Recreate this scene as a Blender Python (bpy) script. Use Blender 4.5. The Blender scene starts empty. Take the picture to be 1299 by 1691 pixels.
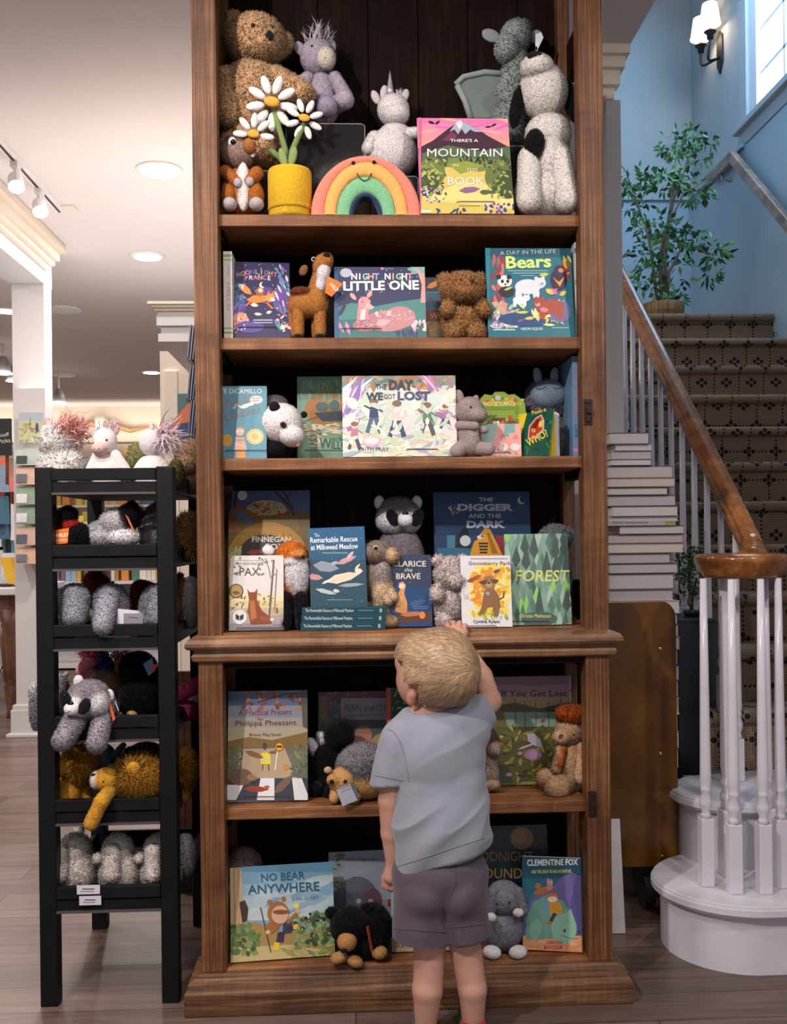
import bpy, bmesh, math, random
import numpy as np
from mathutils import Vector, Matrix
SC = bpy.context.scene
COL = SC.collection
# ------------------------------------------------------------------ camera
F, CX, CY, TH, ROLL, EYE = 1640.0, 649.5, 887.0, math.atan(71 / 1640.0), 0.0116, 1.24
C0 = np.array([0.0, -2.65, EYE])
FW = np.array([math.sin(TH), math.cos(TH), 0]); R0 = np.array([math.cos(TH), -math.sin(TH), 0]); ZZ = np.array([0, 0, 1.0])
RT = R0 * math.cos(ROLL) - ZZ * math.sin(ROLL); UP = ZZ * math.cos(ROLL) + R0 * math.sin(ROLL)
cam = bpy.data.cameras.new('camera'); camo = bpy.data.objects.new('camera', cam); COL.objects.link(camo)
camo.matrix_world = Matrix([[RT[0], UP[0], -FW[0], C0[0]], [RT[1], UP[1], -FW[1], C0[1]], [RT[2], UP[2], -FW[2], C0[2]], [0, 0, 0, 1]])
cam.sensor_fit = 'VERTICAL'; cam.sensor_height = 36; cam.sensor_width = 27.65; cam.lens = F / 1691 * 36
cam.shift_y = (CY - 845.5) / 1691; cam.clip_start = 0.05; cam.clip_end = 60
SC.camera = camo
SC.view_settings.view_transform = 'Standard'; SC.view_settings.look = 'None'
SC.view_settings.gamma = 1; SC.view_settings.use_curve_mapping = False
SC.view_settings.exposure = EXPOSURE = 0.0
# ------------------------------------------------------------------ world and lights
W = bpy.data.worlds.new('world'); SC.world = W; W.use_nodes = True
W.node_tree.nodes['Background'].inputs[0].default_value = (0.95, 0.93, 1.0, 1)
W.node_tree.nodes['Background'].inputs[1].default_value = 0.45
def lamp(kind, loc, target, power, col=(1, .93, .86), size=.1, spot=60, blend=.6, sy=None):
    l = bpy.data.lights.new('lamp', kind); l.energy = power; l.color = col
    if kind == 'AREA':
        l.size = size; l.shape = 'DISK'
        if sy: l.shape = 'RECTANGLE'; l.size_y = sy
    else: l.shadow_soft_size = size
    if kind == 'SPOT': l.spot_size = math.radians(spot); l.spot_blend = blend
    o = bpy.data.objects.new('lamp', l); COL.objects.link(o); o.location = loc
    o.rotation_euler = (Vector(target) - Vector(loc)).to_track_quat('-Z', 'Y').to_euler()
    return o
WARM = (1, .90, .84)
# spots of the ceiling tracks behind the photographer, aimed at the bookcase
lamp('SPOT', (-1.35, -2.3, 3.02), (0.25, 0.0, 1.15), 240, WARM, .035, 78, .5)
lamp('SPOT', (1.55, -1.9, 3.02), (0.1, 0.0, 1.2), 85, WARM, .035, 62, .5)
lamp('SPOT', (-1.30, -.9, 3.02), (-0.65, 0.2, 0.6), 70, WARM, .05, 60, .6)
lamp('AREA', (0.1, -2.2, 3.1), (0.1, -2.2, 0), 26, WARM, .5)  # added overhead fill, not one of the track spots
for x, y, p in [(-.952, 2.465, 30), (-1.327, 4.013, 34), (-2.786, 5.584, 30), (-2.213, 8.621, 34), (-5.0, 8.0, 45), (-4.2, 3.0, 60), (-.952, -.9, 14), (-1.15, 1.1, 17), (-2.7, 1.9, 26)]:  # the last two are added to brighten the cream cabinet and the column
    lamp('AREA', (x, y, 3.105), (x, y, 0), p, WARM, .14)
lamp('AREA', (-.9, 3.2, 2.28), (-.9, 3.3, 3.13), 27, (1, .93, .9), 2.4, sy=3.0)      # unseen floating uplight near the tall shelving, put in to brighten the ceiling
lamp('AREA', (-3.6, 11.2, 2.72), (-3.6, 11.5, 3.1), 20, (1, .9, .78), 6, sy=.15)   # cove light along the far wall
# daylight through the stair window
lamp('AREA', (2.46, 2.55, 4.7), (1.2, 2.9, 2.4), 76, (.48, .73, 1.0), 1.4, sy=1.5)
lamp('SPOT', (2.45, 2.7, 4.75), (1.93, 3.32, 3.98), 60, (.75, .9, 1.0), .05, 14, .8)    # a patch of direct sky light on the ficus
# ------------------------------------------------------------------ projection helpers (photograph pixel -> point at a depth)
def ray(px, py): return FW + RT * ((px - CX) / F) - UP * ((py - CY) / F)
def at(px, py, Y):
    v = ray(px, py); return C0 + v * ((Y - C0[1]) / v[1])
def atz(px, py, z):
    v = ray(px, py); return C0 + v * ((z - C0[2]) / v[2])
def prj(P):
    d = np.asarray(P, float) - C0; q = d @ FW; return CX + F * (d @ RT) / q, CY - F * (d @ UP) / q
def mpp(Y): return (Y - C0[1]) / F
# ------------------------------------------------------------------ colour / materials
def lin(c):
    if isinstance(c, str):
        c = c.lstrip('#'); c = [int(c[i:i + 2], 16) / 255 for i in (0, 2, 4)]
    return tuple(x / 12.92 if x <= .04045 else ((x + .055) / 1.055) ** 2.4 for x in c[:3])
_m = {}
def nt(name):
    m = bpy.data.materials.new(name); m.use_nodes = True
    t = m.node_tree; return m, t, t.nodes['Principled BSDF']
def nd(t, kind, **kw):
    n = t.nodes.new(kind)
    for k, v in kw.items():
        if k.startswith('i_'): n.inputs[k[2:].replace('_', ' ')].default_value = v
        else: setattr(n, k, v)
    return n
def ramp(t, stops):
    r = t.nodes.new('ShaderNodeValToRGB'); e = r.color_ramp.elements
    while len(e) < len(stops): e.new(.5)
    for x, (p, c) in zip(e, stops): x.position = p; x.color = (*c, 1)
    return r
def mixc(t, mode, fac, a, b):
    m = nd(t, 'ShaderNodeMix', data_type='RGBA', blend_type=mode)
    for s, v in ((m.inputs[0], fac), (m.inputs[6], a), (m.inputs[7], b)):
        if hasattr(v, 'is_linked'): t.links.new(v, s)
        elif isinstance(v, tuple): s.default_value = (*v[:3], 1)
        else: s.default_value = v
    return m.outputs[2]
def objmap(t, scale, rot=(0, 0, 0)):
    tc = nd(t, 'ShaderNodeTexCoord'); mp = nd(t, 'ShaderNodeMapping'); t.links.new(tc.outputs['Object'], mp.inputs[0])
    mp.inputs['Scale'].default_value = scale; mp.inputs['Rotation'].default_value = rot
    return mp.outputs[0]
def noise(t, vec, scale=1, detail=4, rough=.6, dist=0):
    n = nd(t, 'ShaderNodeTexNoise'); n.inputs['Scale'].default_value = scale; n.inputs['Detail'].default_value = detail
    n.inputs['Roughness'].default_value = rough; n.inputs['Distortion'].default_value = dist
    t.links.new(vec, n.inputs['Vector']); return n.outputs['Fac']
def bump(t, b, h, s=.3, d=.003):
    n = nd(t, 'ShaderNodeBump'); n.inputs['Strength'].default_value = s; n.inputs['Distance'].default_value = d
    t.links.new(h, n.inputs['Height']); t.links.new(n.outputs[0], b.inputs['Normal'])
def mat(name, col, rough=.5, metal=0, var=.08, scale=30, bmp=0, spec=.5, emit=None, es=1, coat=0, trans=0, alpha=1):
    if name in _m: return _m[name]
    m, t, b = nt(name); c = lin(col)
    v = objmap(t, (scale,) * 3); n = noise(t, v, 1, 4)
    r = ramp(t, [(.3, tuple(x * (1 - var) for x in c)), (.7, tuple(min(1, x * (1 + var)) for x in c))])
    t.links.new(n, r.inputs[0]); t.links.new(r.outputs[0], b.inputs['Base Color'])
    b.inputs['Roughness'].default_value = rough; b.inputs['Metallic'].default_value = metal
    b.inputs['Specular IOR Level'].default_value = spec; b.inputs['Coat Weight'].default_value = coat
    b.inputs['Transmission Weight'].default_value = trans; b.inputs['Alpha'].default_value = alpha
    if emit: b.inputs['Emission Color'].default_value = (*lin(emit), 1); b.inputs['Emission Strength'].default_value = es
    if bmp: bump(t, b, n, bmp, .004)
    _m[name] = m; return m
def attr_mat(name, rough=.9, var=.12, scale=120, bmp=0, sheen=0, spec=.3, sub=0):
    if name in _m: return _m[name]
    m, t, b = nt(name); a = nd(t, 'ShaderNodeAttribute', attribute_name='Col')
    v = objmap(t, (scale,) * 3); n = noise(t, v, 1, 3)
    r = ramp(t, [(.3, (1 - var,) * 3), (.7, (1 + var * .4,) * 3)]); t.links.new(n, r.inputs[0])
    t.links.new(mixc(t, 'MULTIPLY', 1.0, a.outputs['Color'], r.outputs[0]), b.inputs['Base Color'])
    b.inputs['Roughness'].default_value = rough; b.inputs['Sheen Weight'].default_value = sheen
    b.inputs['Specular IOR Level'].default_value = spec
    if sub: b.inputs['Subsurface Weight'].default_value = sub; b.inputs['Subsurface Radius'].default_value = (.01, .004, .002); b.inputs['Subsurface Scale'].default_value = .6
    if bmp: bump(t, b, n, bmp, .004)
    _m[name] = m; return m
def wood(name, dark, mid, light, axis='z', rough=.55, saw=.35, grain=38, bmp=.5, spec=.4):
    if name in _m: return _m[name]
    m, t, b = nt(name); g = grain; s = {'x': (1.6, g, g), 'y': (g, 1.6, g), 'z': (g, g, 1.6)}[axis]
    q = {'x': (130, 3, 3), 'y': (3, 130, 3), 'z': (4, 4, 130)}[axis]
    n1 = noise(t, objmap(t, s), 1.6, 9, .68, .4); n2 = noise(t, objmap(t, q), 1, 3, .6); n3 = noise(t, objmap(t, (4, 4, 4)), 1.3, 4, .6, .5)
    r = ramp(t, [(.28, lin(dark)), (.5, lin(mid)), (.72, lin(light))]); t.links.new(n1, r.inputs[0])
    r2 = ramp(t, [(.35, (1 - saw,) * 3), (.6, (1.05,) * 3)]); t.links.new(n2, r2.inputs[0])
    r3 = ramp(t, [(.32, (.52, .46, .42)), (.62, (1.1, 1.1, 1.1))]); t.links.new(n3, r3.inputs[0])
    c = mixc(t, 'MULTIPLY', 1.0, r.outputs[0], r2.outputs[0]); c = mixc(t, 'MULTIPLY', 1.0, c, r3.outputs[0])
    t.links.new(c, b.inputs['Base Color']); b.inputs['Roughness'].default_value = rough; b.inputs['Specular IOR Level'].default_value = spec
    if bmp: bump(t, b, n1, bmp, .004)
    _m[name] = m; return m
# ------------------------------------------------------------------ objects
WL = {}
def _link(o, parent, base):
    COL.objects.link(o)
    if parent is not None:
        o.parent = parent; WL[o.name] = WL[parent.name]
    else:
        o.location = base; WL[o.name] = np.array(base, float)
    return o
def tag(o, label, cat, group=None):
    o['label'] = label; o['category'] = cat
    if group: o['group'] = group
    return o
def thing(name, label, cat, base, group=None):
    o = bpy.data.objects.new(name, None); o.empty_display_size = .05
    _link(o, None, base); return tag(o, label, cat, group)
def mesh_obj(name, V, Fc, mats, parent=None, base=None, mi=None, col=None, smooth=False, bevel=0):
    V = np.asarray(V, float)
    if parent is not None: org = WL[parent.name]
    else:
        if base is None: base = ((V[:, 0].min() + V[:, 0].max()) / 2, (V[:, 1].min() + V[:, 1].max()) / 2, V[:, 2].min())
        org = np.array(base, float)
    me = bpy.data.meshes.new(name); me.from_pydata((V - org).tolist(), [], Fc)
    if not isinstance(mats, (list, tuple)): mats = [mats]
    for m in mats: me.materials.append(m)
    if mi is not None: me.polygons.foreach_set('material_index', np.asarray(mi, np.int32))
    if col is not None:
        a = me.color_attributes.new('Col', 'FLOAT_COLOR', 'POINT'); c = np.ones((len(V), 4), np.float32); c[:, :3] = col
        a.data.foreach_set('color', c.ravel())
    if smooth: me.polygons.foreach_set('use_smooth', np.ones(len(me.polygons), bool) if smooth is True else np.asarray(smooth, bool))
    me.update()
    o = bpy.data.objects.new(name, me); _link(o, parent, tuple(org))
    if bevel:
        b = o.modifiers.new('bevel', 'BEVEL'); b.width = bevel; b.segments = 2; b.limit_method = 'ANGLE'
    return o
class MB:
    def __init__(s): s.v = []; s.f = []; s.c = []; s.m = []; s.n = 0; s.cc = (1, 1, 1); s.mm = 0
    def add(s, V, Fs):
        b = s.n
        for p in V: s.v.append(tuple(map(float, p))); s.c.append(s.cc)
        for f in Fs: s.f.append([i + b for i in f]); s.m.append(s.mm)
        s.n += len(V); return s
    def col(s, c): s.cc = lin(c); return s
    def box(s, x0, x1, y0, y1, z0, z1):
        return s.add([(x0, y0, z0), (x1, y0, z0), (x1, y1, z0), (x0, y1, z0), (x0, y0, z1), (x1, y0, z1), (x1, y1, z1), (x0, y1, z1)],
                     [(0, 3, 2, 1), (4, 5, 6, 7), (0, 1, 5, 4), (1, 2, 6, 5), (2, 3, 7, 6), (3, 0, 4, 7)])
    def obox(s, o, a, b, c):
        o, a, b, c = map(np.asarray, (o, a, b, c)); V = [o, o + a, o + a + b, o + b, o + c, o + a + c, o + a + b + c, o + b + c]
        fl = [(0, 3, 2, 1), (4, 5, 6, 7), (0, 1, 5, 4), (1, 2, 6, 5), (2, 3, 7, 6), (3, 0, 4, 7)]
        if np.dot(np.cross(a, b), c) < 0: fl = [f[::-1] for f in fl]
        return s.add(V, fl)
    def prism(s, pts, ext):
        ext = np.asarray(ext, float); p = [np.asarray(q, float) for q in pts]; n = len(p)
        return s.add(p + [q + ext for q in p], [tuple(range(n))[::-1], tuple(range(n, 2 * n))] + [(i, (i + 1) % n, (i + 1) % n + n, i + n) for i in range(n)])
    def tube(s, pts, rad, seg=8, cap=True):
        P = [np.asarray(p, float) for p in pts]; n = len(P)
        if np.isscalar(rad): rad = [rad] * n
        u = None; V = []
        for i in range(n):
            d = P[min(i + 1, n - 1)] - P[max(i - 1, 0)]; d = d / (np.linalg.norm(d) + 1e-12)
            if u is None: u = np.cross(d, (0, 0, 1) if abs(d[2]) < .9 else (1, 0, 0))
            u = u - d * np.dot(u, d); u = u / (np.linalg.norm(u) + 1e-12); w = np.cross(d, u)
            for k in range(seg):
                a = 2 * math.pi * k / seg; V.append(P[i] + rad[i] * (math.cos(a) * u + math.sin(a) * w))
        Fs = [(i * seg + k, i * seg + (k + 1) % seg, (i + 1) * seg + (k + 1) % seg, (i + 1) * seg + k) for i in range(n - 1) for k in range(seg)]
        if cap: Fs += [tuple(range(seg))[::-1], tuple(range((n - 1) * seg, n * seg))]
        return s.add(V, Fs)
    def lathe(s, c, prof, seg=20, sq=None):
        V = []; n = len(prof)
        for r, z in prof:
            for k in range(seg):
                a = 2 * math.pi * (k + .5) / seg; V.append((c[0] + r * math.cos(a), c[1] + r * math.sin(a), c[2] + z))
        Fs = [(i * seg + k, i * seg + (k + 1) % seg, (i + 1) * seg + (k + 1) % seg, (i + 1) * seg + k) for i in range(n - 1) for k in range(seg)]
        Fs += [tuple(range(seg))[::-1], tuple(range((n - 1) * seg, n * seg))]
        return s.add(V, Fs)
    def ball(s, c, r, seg=14, rg=9, rot=None):
        r = np.ones(3) * r; V = []
        for i in range(rg + 1):
            t = math.pi * i / rg
            for k in range(seg):
                a = 2 * math.pi * k / seg; p = np.array([math.sin(t) * math.cos(a), math.sin(t) * math.sin(a), math.cos(t)]) * r
                V.append(np.asarray(c) + (p if rot is None else rot @ p))
        return s.add(V, [(i * seg + k, (i + 1) * seg + k, (i + 1) * seg + (k + 1) % seg, i * seg + (k + 1) % seg) for i in range(rg) for k in range(seg)])
    def build(s, name, mats, parent=None, base=None, smooth=False, bevel=0, useCol=False):
        return mesh_obj(name, s.v, s.f, mats, parent, base, s.m, np.array(s.c) if useCol else None, smooth, bevel)
def struct(name, mb, mats, bevel=0, smooth=False):
    o = mb.build(name, mats, None, (0, 0, 0), smooth, bevel); o['kind'] = 'structure'; return o
# ------------------------------------------------------------------ soft shapes: smooth union of round primitives, surface nets
def surf_nets(val, org, h):
    sg = val < 0; nx, ny, nz = val.shape
    acc = np.zeros((nx - 1, ny - 1, nz - 1, 3)); cnt = np.zeros((nx - 1, ny - 1, nz - 1))
    for ax in range(3):
        o1, o2 = [a for a in range(3) if a != ax]
        for d1 in (0, 1):
            for d2 in (0, 1):
                sl0 = [None] * 3; sl0[o1] = slice(d1, d1 + val.shape[o1] - 1); sl0[o2] = slice(d2, d2 + val.shape[o2] - 1); sl1 = list(sl0)
                sl0[ax] = slice(0, -1); sl1[ax] = slice(1, None)
                a = val[tuple(sl0)]; b = val[tuple(sl1)]; cr = (a < 0) != (b < 0)
                t = np.where(cr, a / np.where(cr, a - b, 1), 0); cnt += cr
                acc[..., ax] += t * cr; acc[..., o1] += d1 * cr; acc[..., o2] += d2 * cr
    act = cnt > 0; idx = -np.ones(act.shape, int); ii = np.argwhere(act); idx[act] = np.arange(len(ii))
    V = org + h * (ii + acc[act] / cnt[act][:, None]); Q = []
    for ax in range(3):
        o1, o2 = [(1, 2), (2, 0), (0, 1)][ax]
        a = np.take(val, range(val.shape[ax] - 1), ax) < 0; b = np.take(val, range(1, val.shape[ax]), ax) < 0
        e = np.argwhere(a != b); e = e[(e[:, o1] > 0) & (e[:, o2] > 0) & (e[:, o1] < val.shape[o1] - 1) & (e[:, o2] < val.shape[o2] - 1)]
        ins = a[tuple(e.T)]; c = []
        for d1, d2 in ((-1, -1), (0, -1), (0, 0), (-1, 0)):
            q = e.copy(); q[:, o1] += d1; q[:, o2] += d2; c.append(idx[tuple(q.T)])
        q = np.stack(c, 1); q[~ins] = q[~ins][:, ::-1]; Q.append(q)
    return V, np.concatenate(Q)
def prim_d(P, pr):
    if pr[0] == 'x':
        d = prim_d(P, pr[1])
        for c, n in pr[2]: d = np.maximum(d, (P - c) @ n)
        return d
    if pr[0] == 'e':
        q = (P - pr[1]) @ pr[3]; k0 = np.linalg.norm(q / pr[2], axis=1); k1 = np.linalg.norm(q / (pr[2] ** 2), axis=1)
        return k0 * (k0 - 1) / np.maximum(k1, 1e-9)
    a, b, ra, rb = pr[1:5]; ab = b - a; t = np.clip(((P - a) @ ab) / max(ab @ ab, 1e-12), 0, 1)
    return np.linalg.norm(P - a - t[:, None] * ab, axis=1) - (ra + (rb - ra) * t)
def prim_box(p):
    if p[0] == 'x': return prim_box(p[1])
    if p[0] == 'e': r = np.sqrt(((p[3] * p[2]) ** 2).sum(1)); return p[1] - r, p[1] + r
    return np.minimum(p[1] - p[3], p[2] - p[4]), np.maximum(p[1] + p[3], p[2] + p[4])
def sdf_mesh(prims, h, k, nf=0, kf=1):
    bb = [prim_box(p) for p in prims]; lo = np.min([b[0] for b in bb], 0) - 2.5 * h - k * .3; hi = np.max([b[1] for b in bb], 0) + 2.5 * h + k * .3
    n = np.ceil((hi - lo) / h).astype(int) + 1; D = np.full(n, 1.0); g = [lo[i] + h * np.arange(n[i]) for i in range(3)]; mg = k + 3.5 * h
    for pi, (p, (a, b)) in enumerate(zip(prims, bb)):
        kq = kf if pi >= len(prims) - nf else k
        i0 = np.maximum(np.floor((a - mg - lo) / h).astype(int), 0); i1 = np.minimum(np.ceil((b + mg - lo) / h).astype(int) + 1, n)
        sl = tuple(slice(x, y) for x, y in zip(i0, i1)); sub = [g[i][sl[i]] for i in range(3)]
        e = prim_d(np.stack(np.meshgrid(*sub, indexing='ij'), -1).reshape(-1, 3), p).reshape([len(q) for q in sub]); d = D[sl]
        hh = np.clip(.5 + .5 * (d - e) / kq, 0, 1); D[sl] = d * (1 - hh) + e * hh - kq * hh * (1 - hh)
    V, Q = surf_nets(D, lo, h); dm = np.full((len(V), len(prims)), 9.0)
    for i, (p, (a, b)) in enumerate(zip(prims, bb)):
        w = ((V > a - mg) & (V < b + mg)).all(1)
        if w.any(): dm[w, i] = prim_d(V[w], p)
    w = np.exp(-(dm - dm.min(1, keepdims=True)) / (h * .5)); w /= w.sum(1, keepdims=True)
    return V, Q, w @ np.array([p[-1] for p in prims])
def fur_blades(V, Q, Cc, n, L, wd, spread=.5, droop=(0, 0, -.2), seed=1, curl=0, cvar=.18):
    rng = np.random.default_rng(seed)
    T = np.concatenate([Q[:, [0, 1, 2]], Q[:, [0, 2, 3]]]); a, b, c = V[T[:, 0]], V[T[:, 1]], V[T[:, 2]]
    N = np.cross(b - a, c - a); A = np.linalg.norm(N, axis=1); N = N / np.maximum(A, 1e-12)[:, None]
    A = A * (N[:, 1] < .45); ti = rng.choice(len(T), n, p=A / A.sum()); r = rng.random((n, 2)); fl = r.sum(1) > 1; r[fl] = 1 - r[fl]
    p = a[ti] + (b - a)[ti] * r[:, :1] + (c - a)[ti] * r[:, 1:]; nn = N[ti]
    d = nn + rng.normal(0, spread, (n, 3)) + np.array(droop); d /= np.linalg.norm(d, axis=1)[:, None]
    s = np.cross(d, rng.normal(0, 1, (n, 3))); s /= np.linalg.norm(s, axis=1)[:, None]
    l = L * rng.uniform(.6, 1.2, n)[:, None]
    gy = np.cross(s, d)[:, 1]; s[gy > 0] *= -1
    B = np.stack([p - nn * wd * .3 - s * wd / 2, p - nn * wd * .3 + s * wd / 2, p + d * l], 1).reshape(-1, 3)
    cc = np.repeat(Cc[T[ti, 0]] * rng.uniform(1 - cvar, 1 + cvar, n)[:, None], 3, 0)
    BN = np.repeat(nn + rng.normal(0, .22, (n, 3)), 3, 0); BN /= np.linalg.norm(BN, axis=1)[:, None]
    return B, np.arange(3 * n).reshape(-1, 3), cc, BN
def vnormals(V, Q):
    n = np.cross(V[Q[:, 2]] - V[Q[:, 0]], V[Q[:, 3]] - V[Q[:, 1]]); N = np.zeros_like(V)
    for k in range(4): np.add.at(N, Q[:, k], n)
    return N / np.maximum(np.linalg.norm(N, axis=1), 1e-12)[:, None]
# ------------------------------------------------------------------ text
_tc = {}
def text_mesh(s, bold=0., shear=0.):
    k = (s, bold, shear)
    if k not in _tc:
        cu = bpy.data.curves.new('lettering', 'FONT'); cu.body = s; cu.size = 1; cu.resolution_u = 2; cu.offset = bold; cu.shear = shear; cu.align_x = 'CENTER'
        o = bpy.data.objects.new('lettering', cu); me = o.to_mesh()
        V = np.array([v.co[:2] for v in me.vertices]); Fs = [list(p.vertices) for p in me.polygons]
        o.to_mesh_clear(); bpy.data.objects.remove(o); bpy.data.curves.remove(cu)
        lo, hi = V.min(0), V.max(0); V = (V - (lo + hi) / 2) / (hi[1] - lo[1])
        _tc[k] = (V, Fs)
    return _tc[k]
# ================================================================== the setting
PW = mat('white_paint', '#d8d4d4', .5, var=.02); CREAM = mat('cream_paint', '#eadccb', .5, var=.03)
CEIL = mat('ceiling_paint', '#e2dad8', .9, var=.015, scale=2); BLUEW = mat('daylight_tinted_paint', '#9faab0', .75, var=.03, scale=3)  # stairwell wall colour includes the blue tint of the daylight
BLUEL = mat('daylight_blue_paint', '#93a9b8', .6, var=.03, scale=3)  # lower wall bluer than above: the difference in sunlight put into the colour
GLOSSW = mat('gloss_white_paint', '#d2cfd8', .22, var=.02)
def floor_mat():
    m, t, b = nt('grey_brown_plank_floor'); v = objmap(t, (1, 1, 1))
    br = nd(t, 'ShaderNodeTexBrick'); t.links.new(v, br.inputs[0]); br.offset = .37
    for k, x in (('Scale', 1), ('Brick Width', 1.22), ('Row Height', .15), ('Mortar Size', .0022), ('Mortar Smooth', .3)): br.inputs[k].default_value = x
    br.inputs['Color1'].default_value = (*lin('#65554f'), 1); br.inputs['Color2'].default_value = (*lin('#7a6963'), 1); br.inputs['Mortar'].default_value = (*lin('#3c302c'), 1)
    n1 = noise(t, objmap(t, (1.5, 28, 28)), 1.5, 9, .7, .6); r = ramp(t, [(.3, (.55, .5, .48)), (.68, (1.18, 1.15, 1.13))]); t.links.new(n1, r.inputs[0])
    n2 = noise(t, objmap(t, (.8, 5, 5)), 1.5, 3); r2 = ramp(t, [(.35, (.8, .78, .78)), (.65, (1.1, 1.08, 1.06))]); t.links.new(n2, r2.inputs[0])
    c = mixc(t, 'MULTIPLY', 1.0, br.outputs[0], r.outputs[0]); c = mixc(t, 'MULTIPLY', 1.0, c, r2.outputs[0]); t.links.new(c, b.inputs['Base Color'])
    b.inputs['Roughness'].default_value = .38; bump(t, b, n1, .12, .002); return m
struct('floor', MB().box(-9, 4, -4, 12, -.1, 0), floor_mat())
HC = 3.13
struct('ceiling', MB().box(-9, 1.10, -4, 12, HC, HC + .3).box(1.10, 4, -4, .2, HC, HC + .3), CEIL)
struct('wall_far', MB().box(-9, 1, 11.56, 11.7, 0, HC), CREAM)
struct('wall_left', MB().box(-8.2, -8, -4, 11.6, 0, HC), CREAM)
wm = MB().box(-.25, 1.05, 1.25, 1.4, 0, HC)
struct('wall_back', wm, PW)
tm = MB()
for (y0, z0, z1) in [(1.13, HC - .035, HC), (1.16, HC - .075, HC - .035), (1.19, HC - .13, HC - .075), (1.225, HC - .16, HC - .13)]:
    tm.box(-.25, 1.05 + (1.25 - y0) * .4, y0, 1.25, z0, z1)
for i in range(22): tm.box(-.24 + i * .06, -.21 + i * .06, 1.195, 1.25, HC - .185, HC - .16)
struct('trim_1', tm, CREAM)
struct('trim_2', MB().box(1.02, 1.078, 1.2, 1.42, 0, HC - .185), PW, .004)   # pilaster at the end of the back wall
# stairwell shell
XR = 2.511; YB = 4.469; ZT = 5.7; ZL = 2.52
WX0, WX1, WZ0, WZ1 = 1.35, 3.43, 3.80, 5.5     # window opening along y and z
wr = MB().box(XR, XR + .15, -1.0, WX0, 0, ZT).box(XR, XR + .15, WX1, YB + .2, 0, ZT).box(XR, XR + .15, WX0, WX1, 0, WZ0).box(XR, XR + .15, WX0, WX1, WZ1, ZT)
struct('wall_right', wr, BLUEW)
struct('wall_stair_end', MB().box(.9, XR + .15, YB, YB + .15, 0, ZT), BLUEW)
struct('wall_stair_side', MB().box(1.0, 1.10, 1.42, YB, 0, 2.0).box(.9, 1.10, 1.42, YB, HC + .3, ZT), BLUEW)
struct('ceiling_stairwell', MB().box(.9, XR + .15, .0, YB + .2, ZT, ZT + .1), CEIL)
# panelled lower wall with a cap rail
LZ = 3.66
struct('wall_panelling', MB().box(XR - .022, XR, 2.2, YB, 0, LZ).box(1.10, XR, YB - .022, YB, 0, LZ), BLUEL)
struct('trim_3', MB().box(XR - .045, XR, 3.45, YB, LZ - .01, LZ + .02).box(1.10, XR, YB - .045, YB, LZ - .01, LZ + .02), BLUEL, .004)
# stair skirt board on the right wall
sk = MB(); sk.prism([(XR - .03, .2, .45), (XR - .03, 3.05, 2.80), (XR - .03, 3.35, 2.80), (XR - .03, 3.35, 2.5), (XR - .03, 3.0, 2.4), (XR - .03, .2, .05)], (.03, 0, 0))
struct('baseboard_right', sk.box(XR - .02, XR, 3.35, YB, ZL, ZL + .16), BLUEL)
# window
fr = MB()
for a in (WX0, WX1 - .06): fr.box(XR + .02, XR + .10, a, a + .06, WZ0, WZ1)
fr.box(XR + .02, XR + .10, WX0, WX1, WZ0, WZ0 + .06).box(XR + .02, XR + .10, WX0, WX1, WZ1 - .06, WZ1).box(XR + .03, XR + .09, WX0, WX1, 4.62, 4.68)
for i in range(1, 6):
    y = WX0 + .06 + (WX1 - WX0 - .12) * i / 6; fr.box(XR + .05, XR + .07, y - .009, y + .009, WZ0, WZ1)
for z in (4.08, 4.35, 4.95, 5.22): fr.box(XR + .05, XR + .07, WX0, WX1, z - .009, z + .009)
struct('window_1', fr, GLOSSW)
cs = MB().box(XR - .025, XR, WX1 - .01, WX1 + .11, WZ0 - .05, WZ1 + .1).box(XR - .025, XR, WX0 - .1, WX0, WZ0 - .05, WZ1 + .1).box(XR - .06, XR + .02, WX0 - .13, WX1 + .14, WZ0 - .04, WZ0).box(XR - .025, XR, WX0 - .1, WX1 + .1, WZ0 - .13, WZ0 - .04)
struct('trim_4', cs, BLUEW, .004)
struct('window_2', MB().box(XR + .055, XR + .06, WX0, WX1, WZ0, WZ1), mat('bright_daylight_pane', '#dfeeff', .1, emit='#cfe4ff', es=2.6))
# left: boxed beam on a column, with crown moulding
BX = -1.93
struct('trim_5', MB().box(BX - .22, BX, -4, 3.93, 2.88, HC), PW)
cm = MB()
for dx, z0, z1 in [(.03, HC - .16, HC - .13), (.06, HC - .13, HC - .10), (.09, HC - .10, HC - .05), (.13, HC - .05, HC - .005)]: cm.box(BX, BX + dx, -4, 3.80, z0, z1)
struct('trim_6', cm, CREAM)
c = MB().box(BX - .205, BX - .002, 3.765, 3.925, 0, 2.88)
c.box(BX - .235, BX + .025, 3.745, 3.95, 0, .17).box(BX - .225, BX + .015, 3.752, 3.94, .17, .2).box(BX - .26, BX + .04, 3.725, 3.965, 0, .02)
struct('trim_7', c, PW, .003)
struct('trim_8', MB().box(-8, .9, 11.44, 11.56, 2.62, 2.66).box(-8, .9, 11.5, 11.56, 2.4, 2.62), CREAM)
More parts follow.
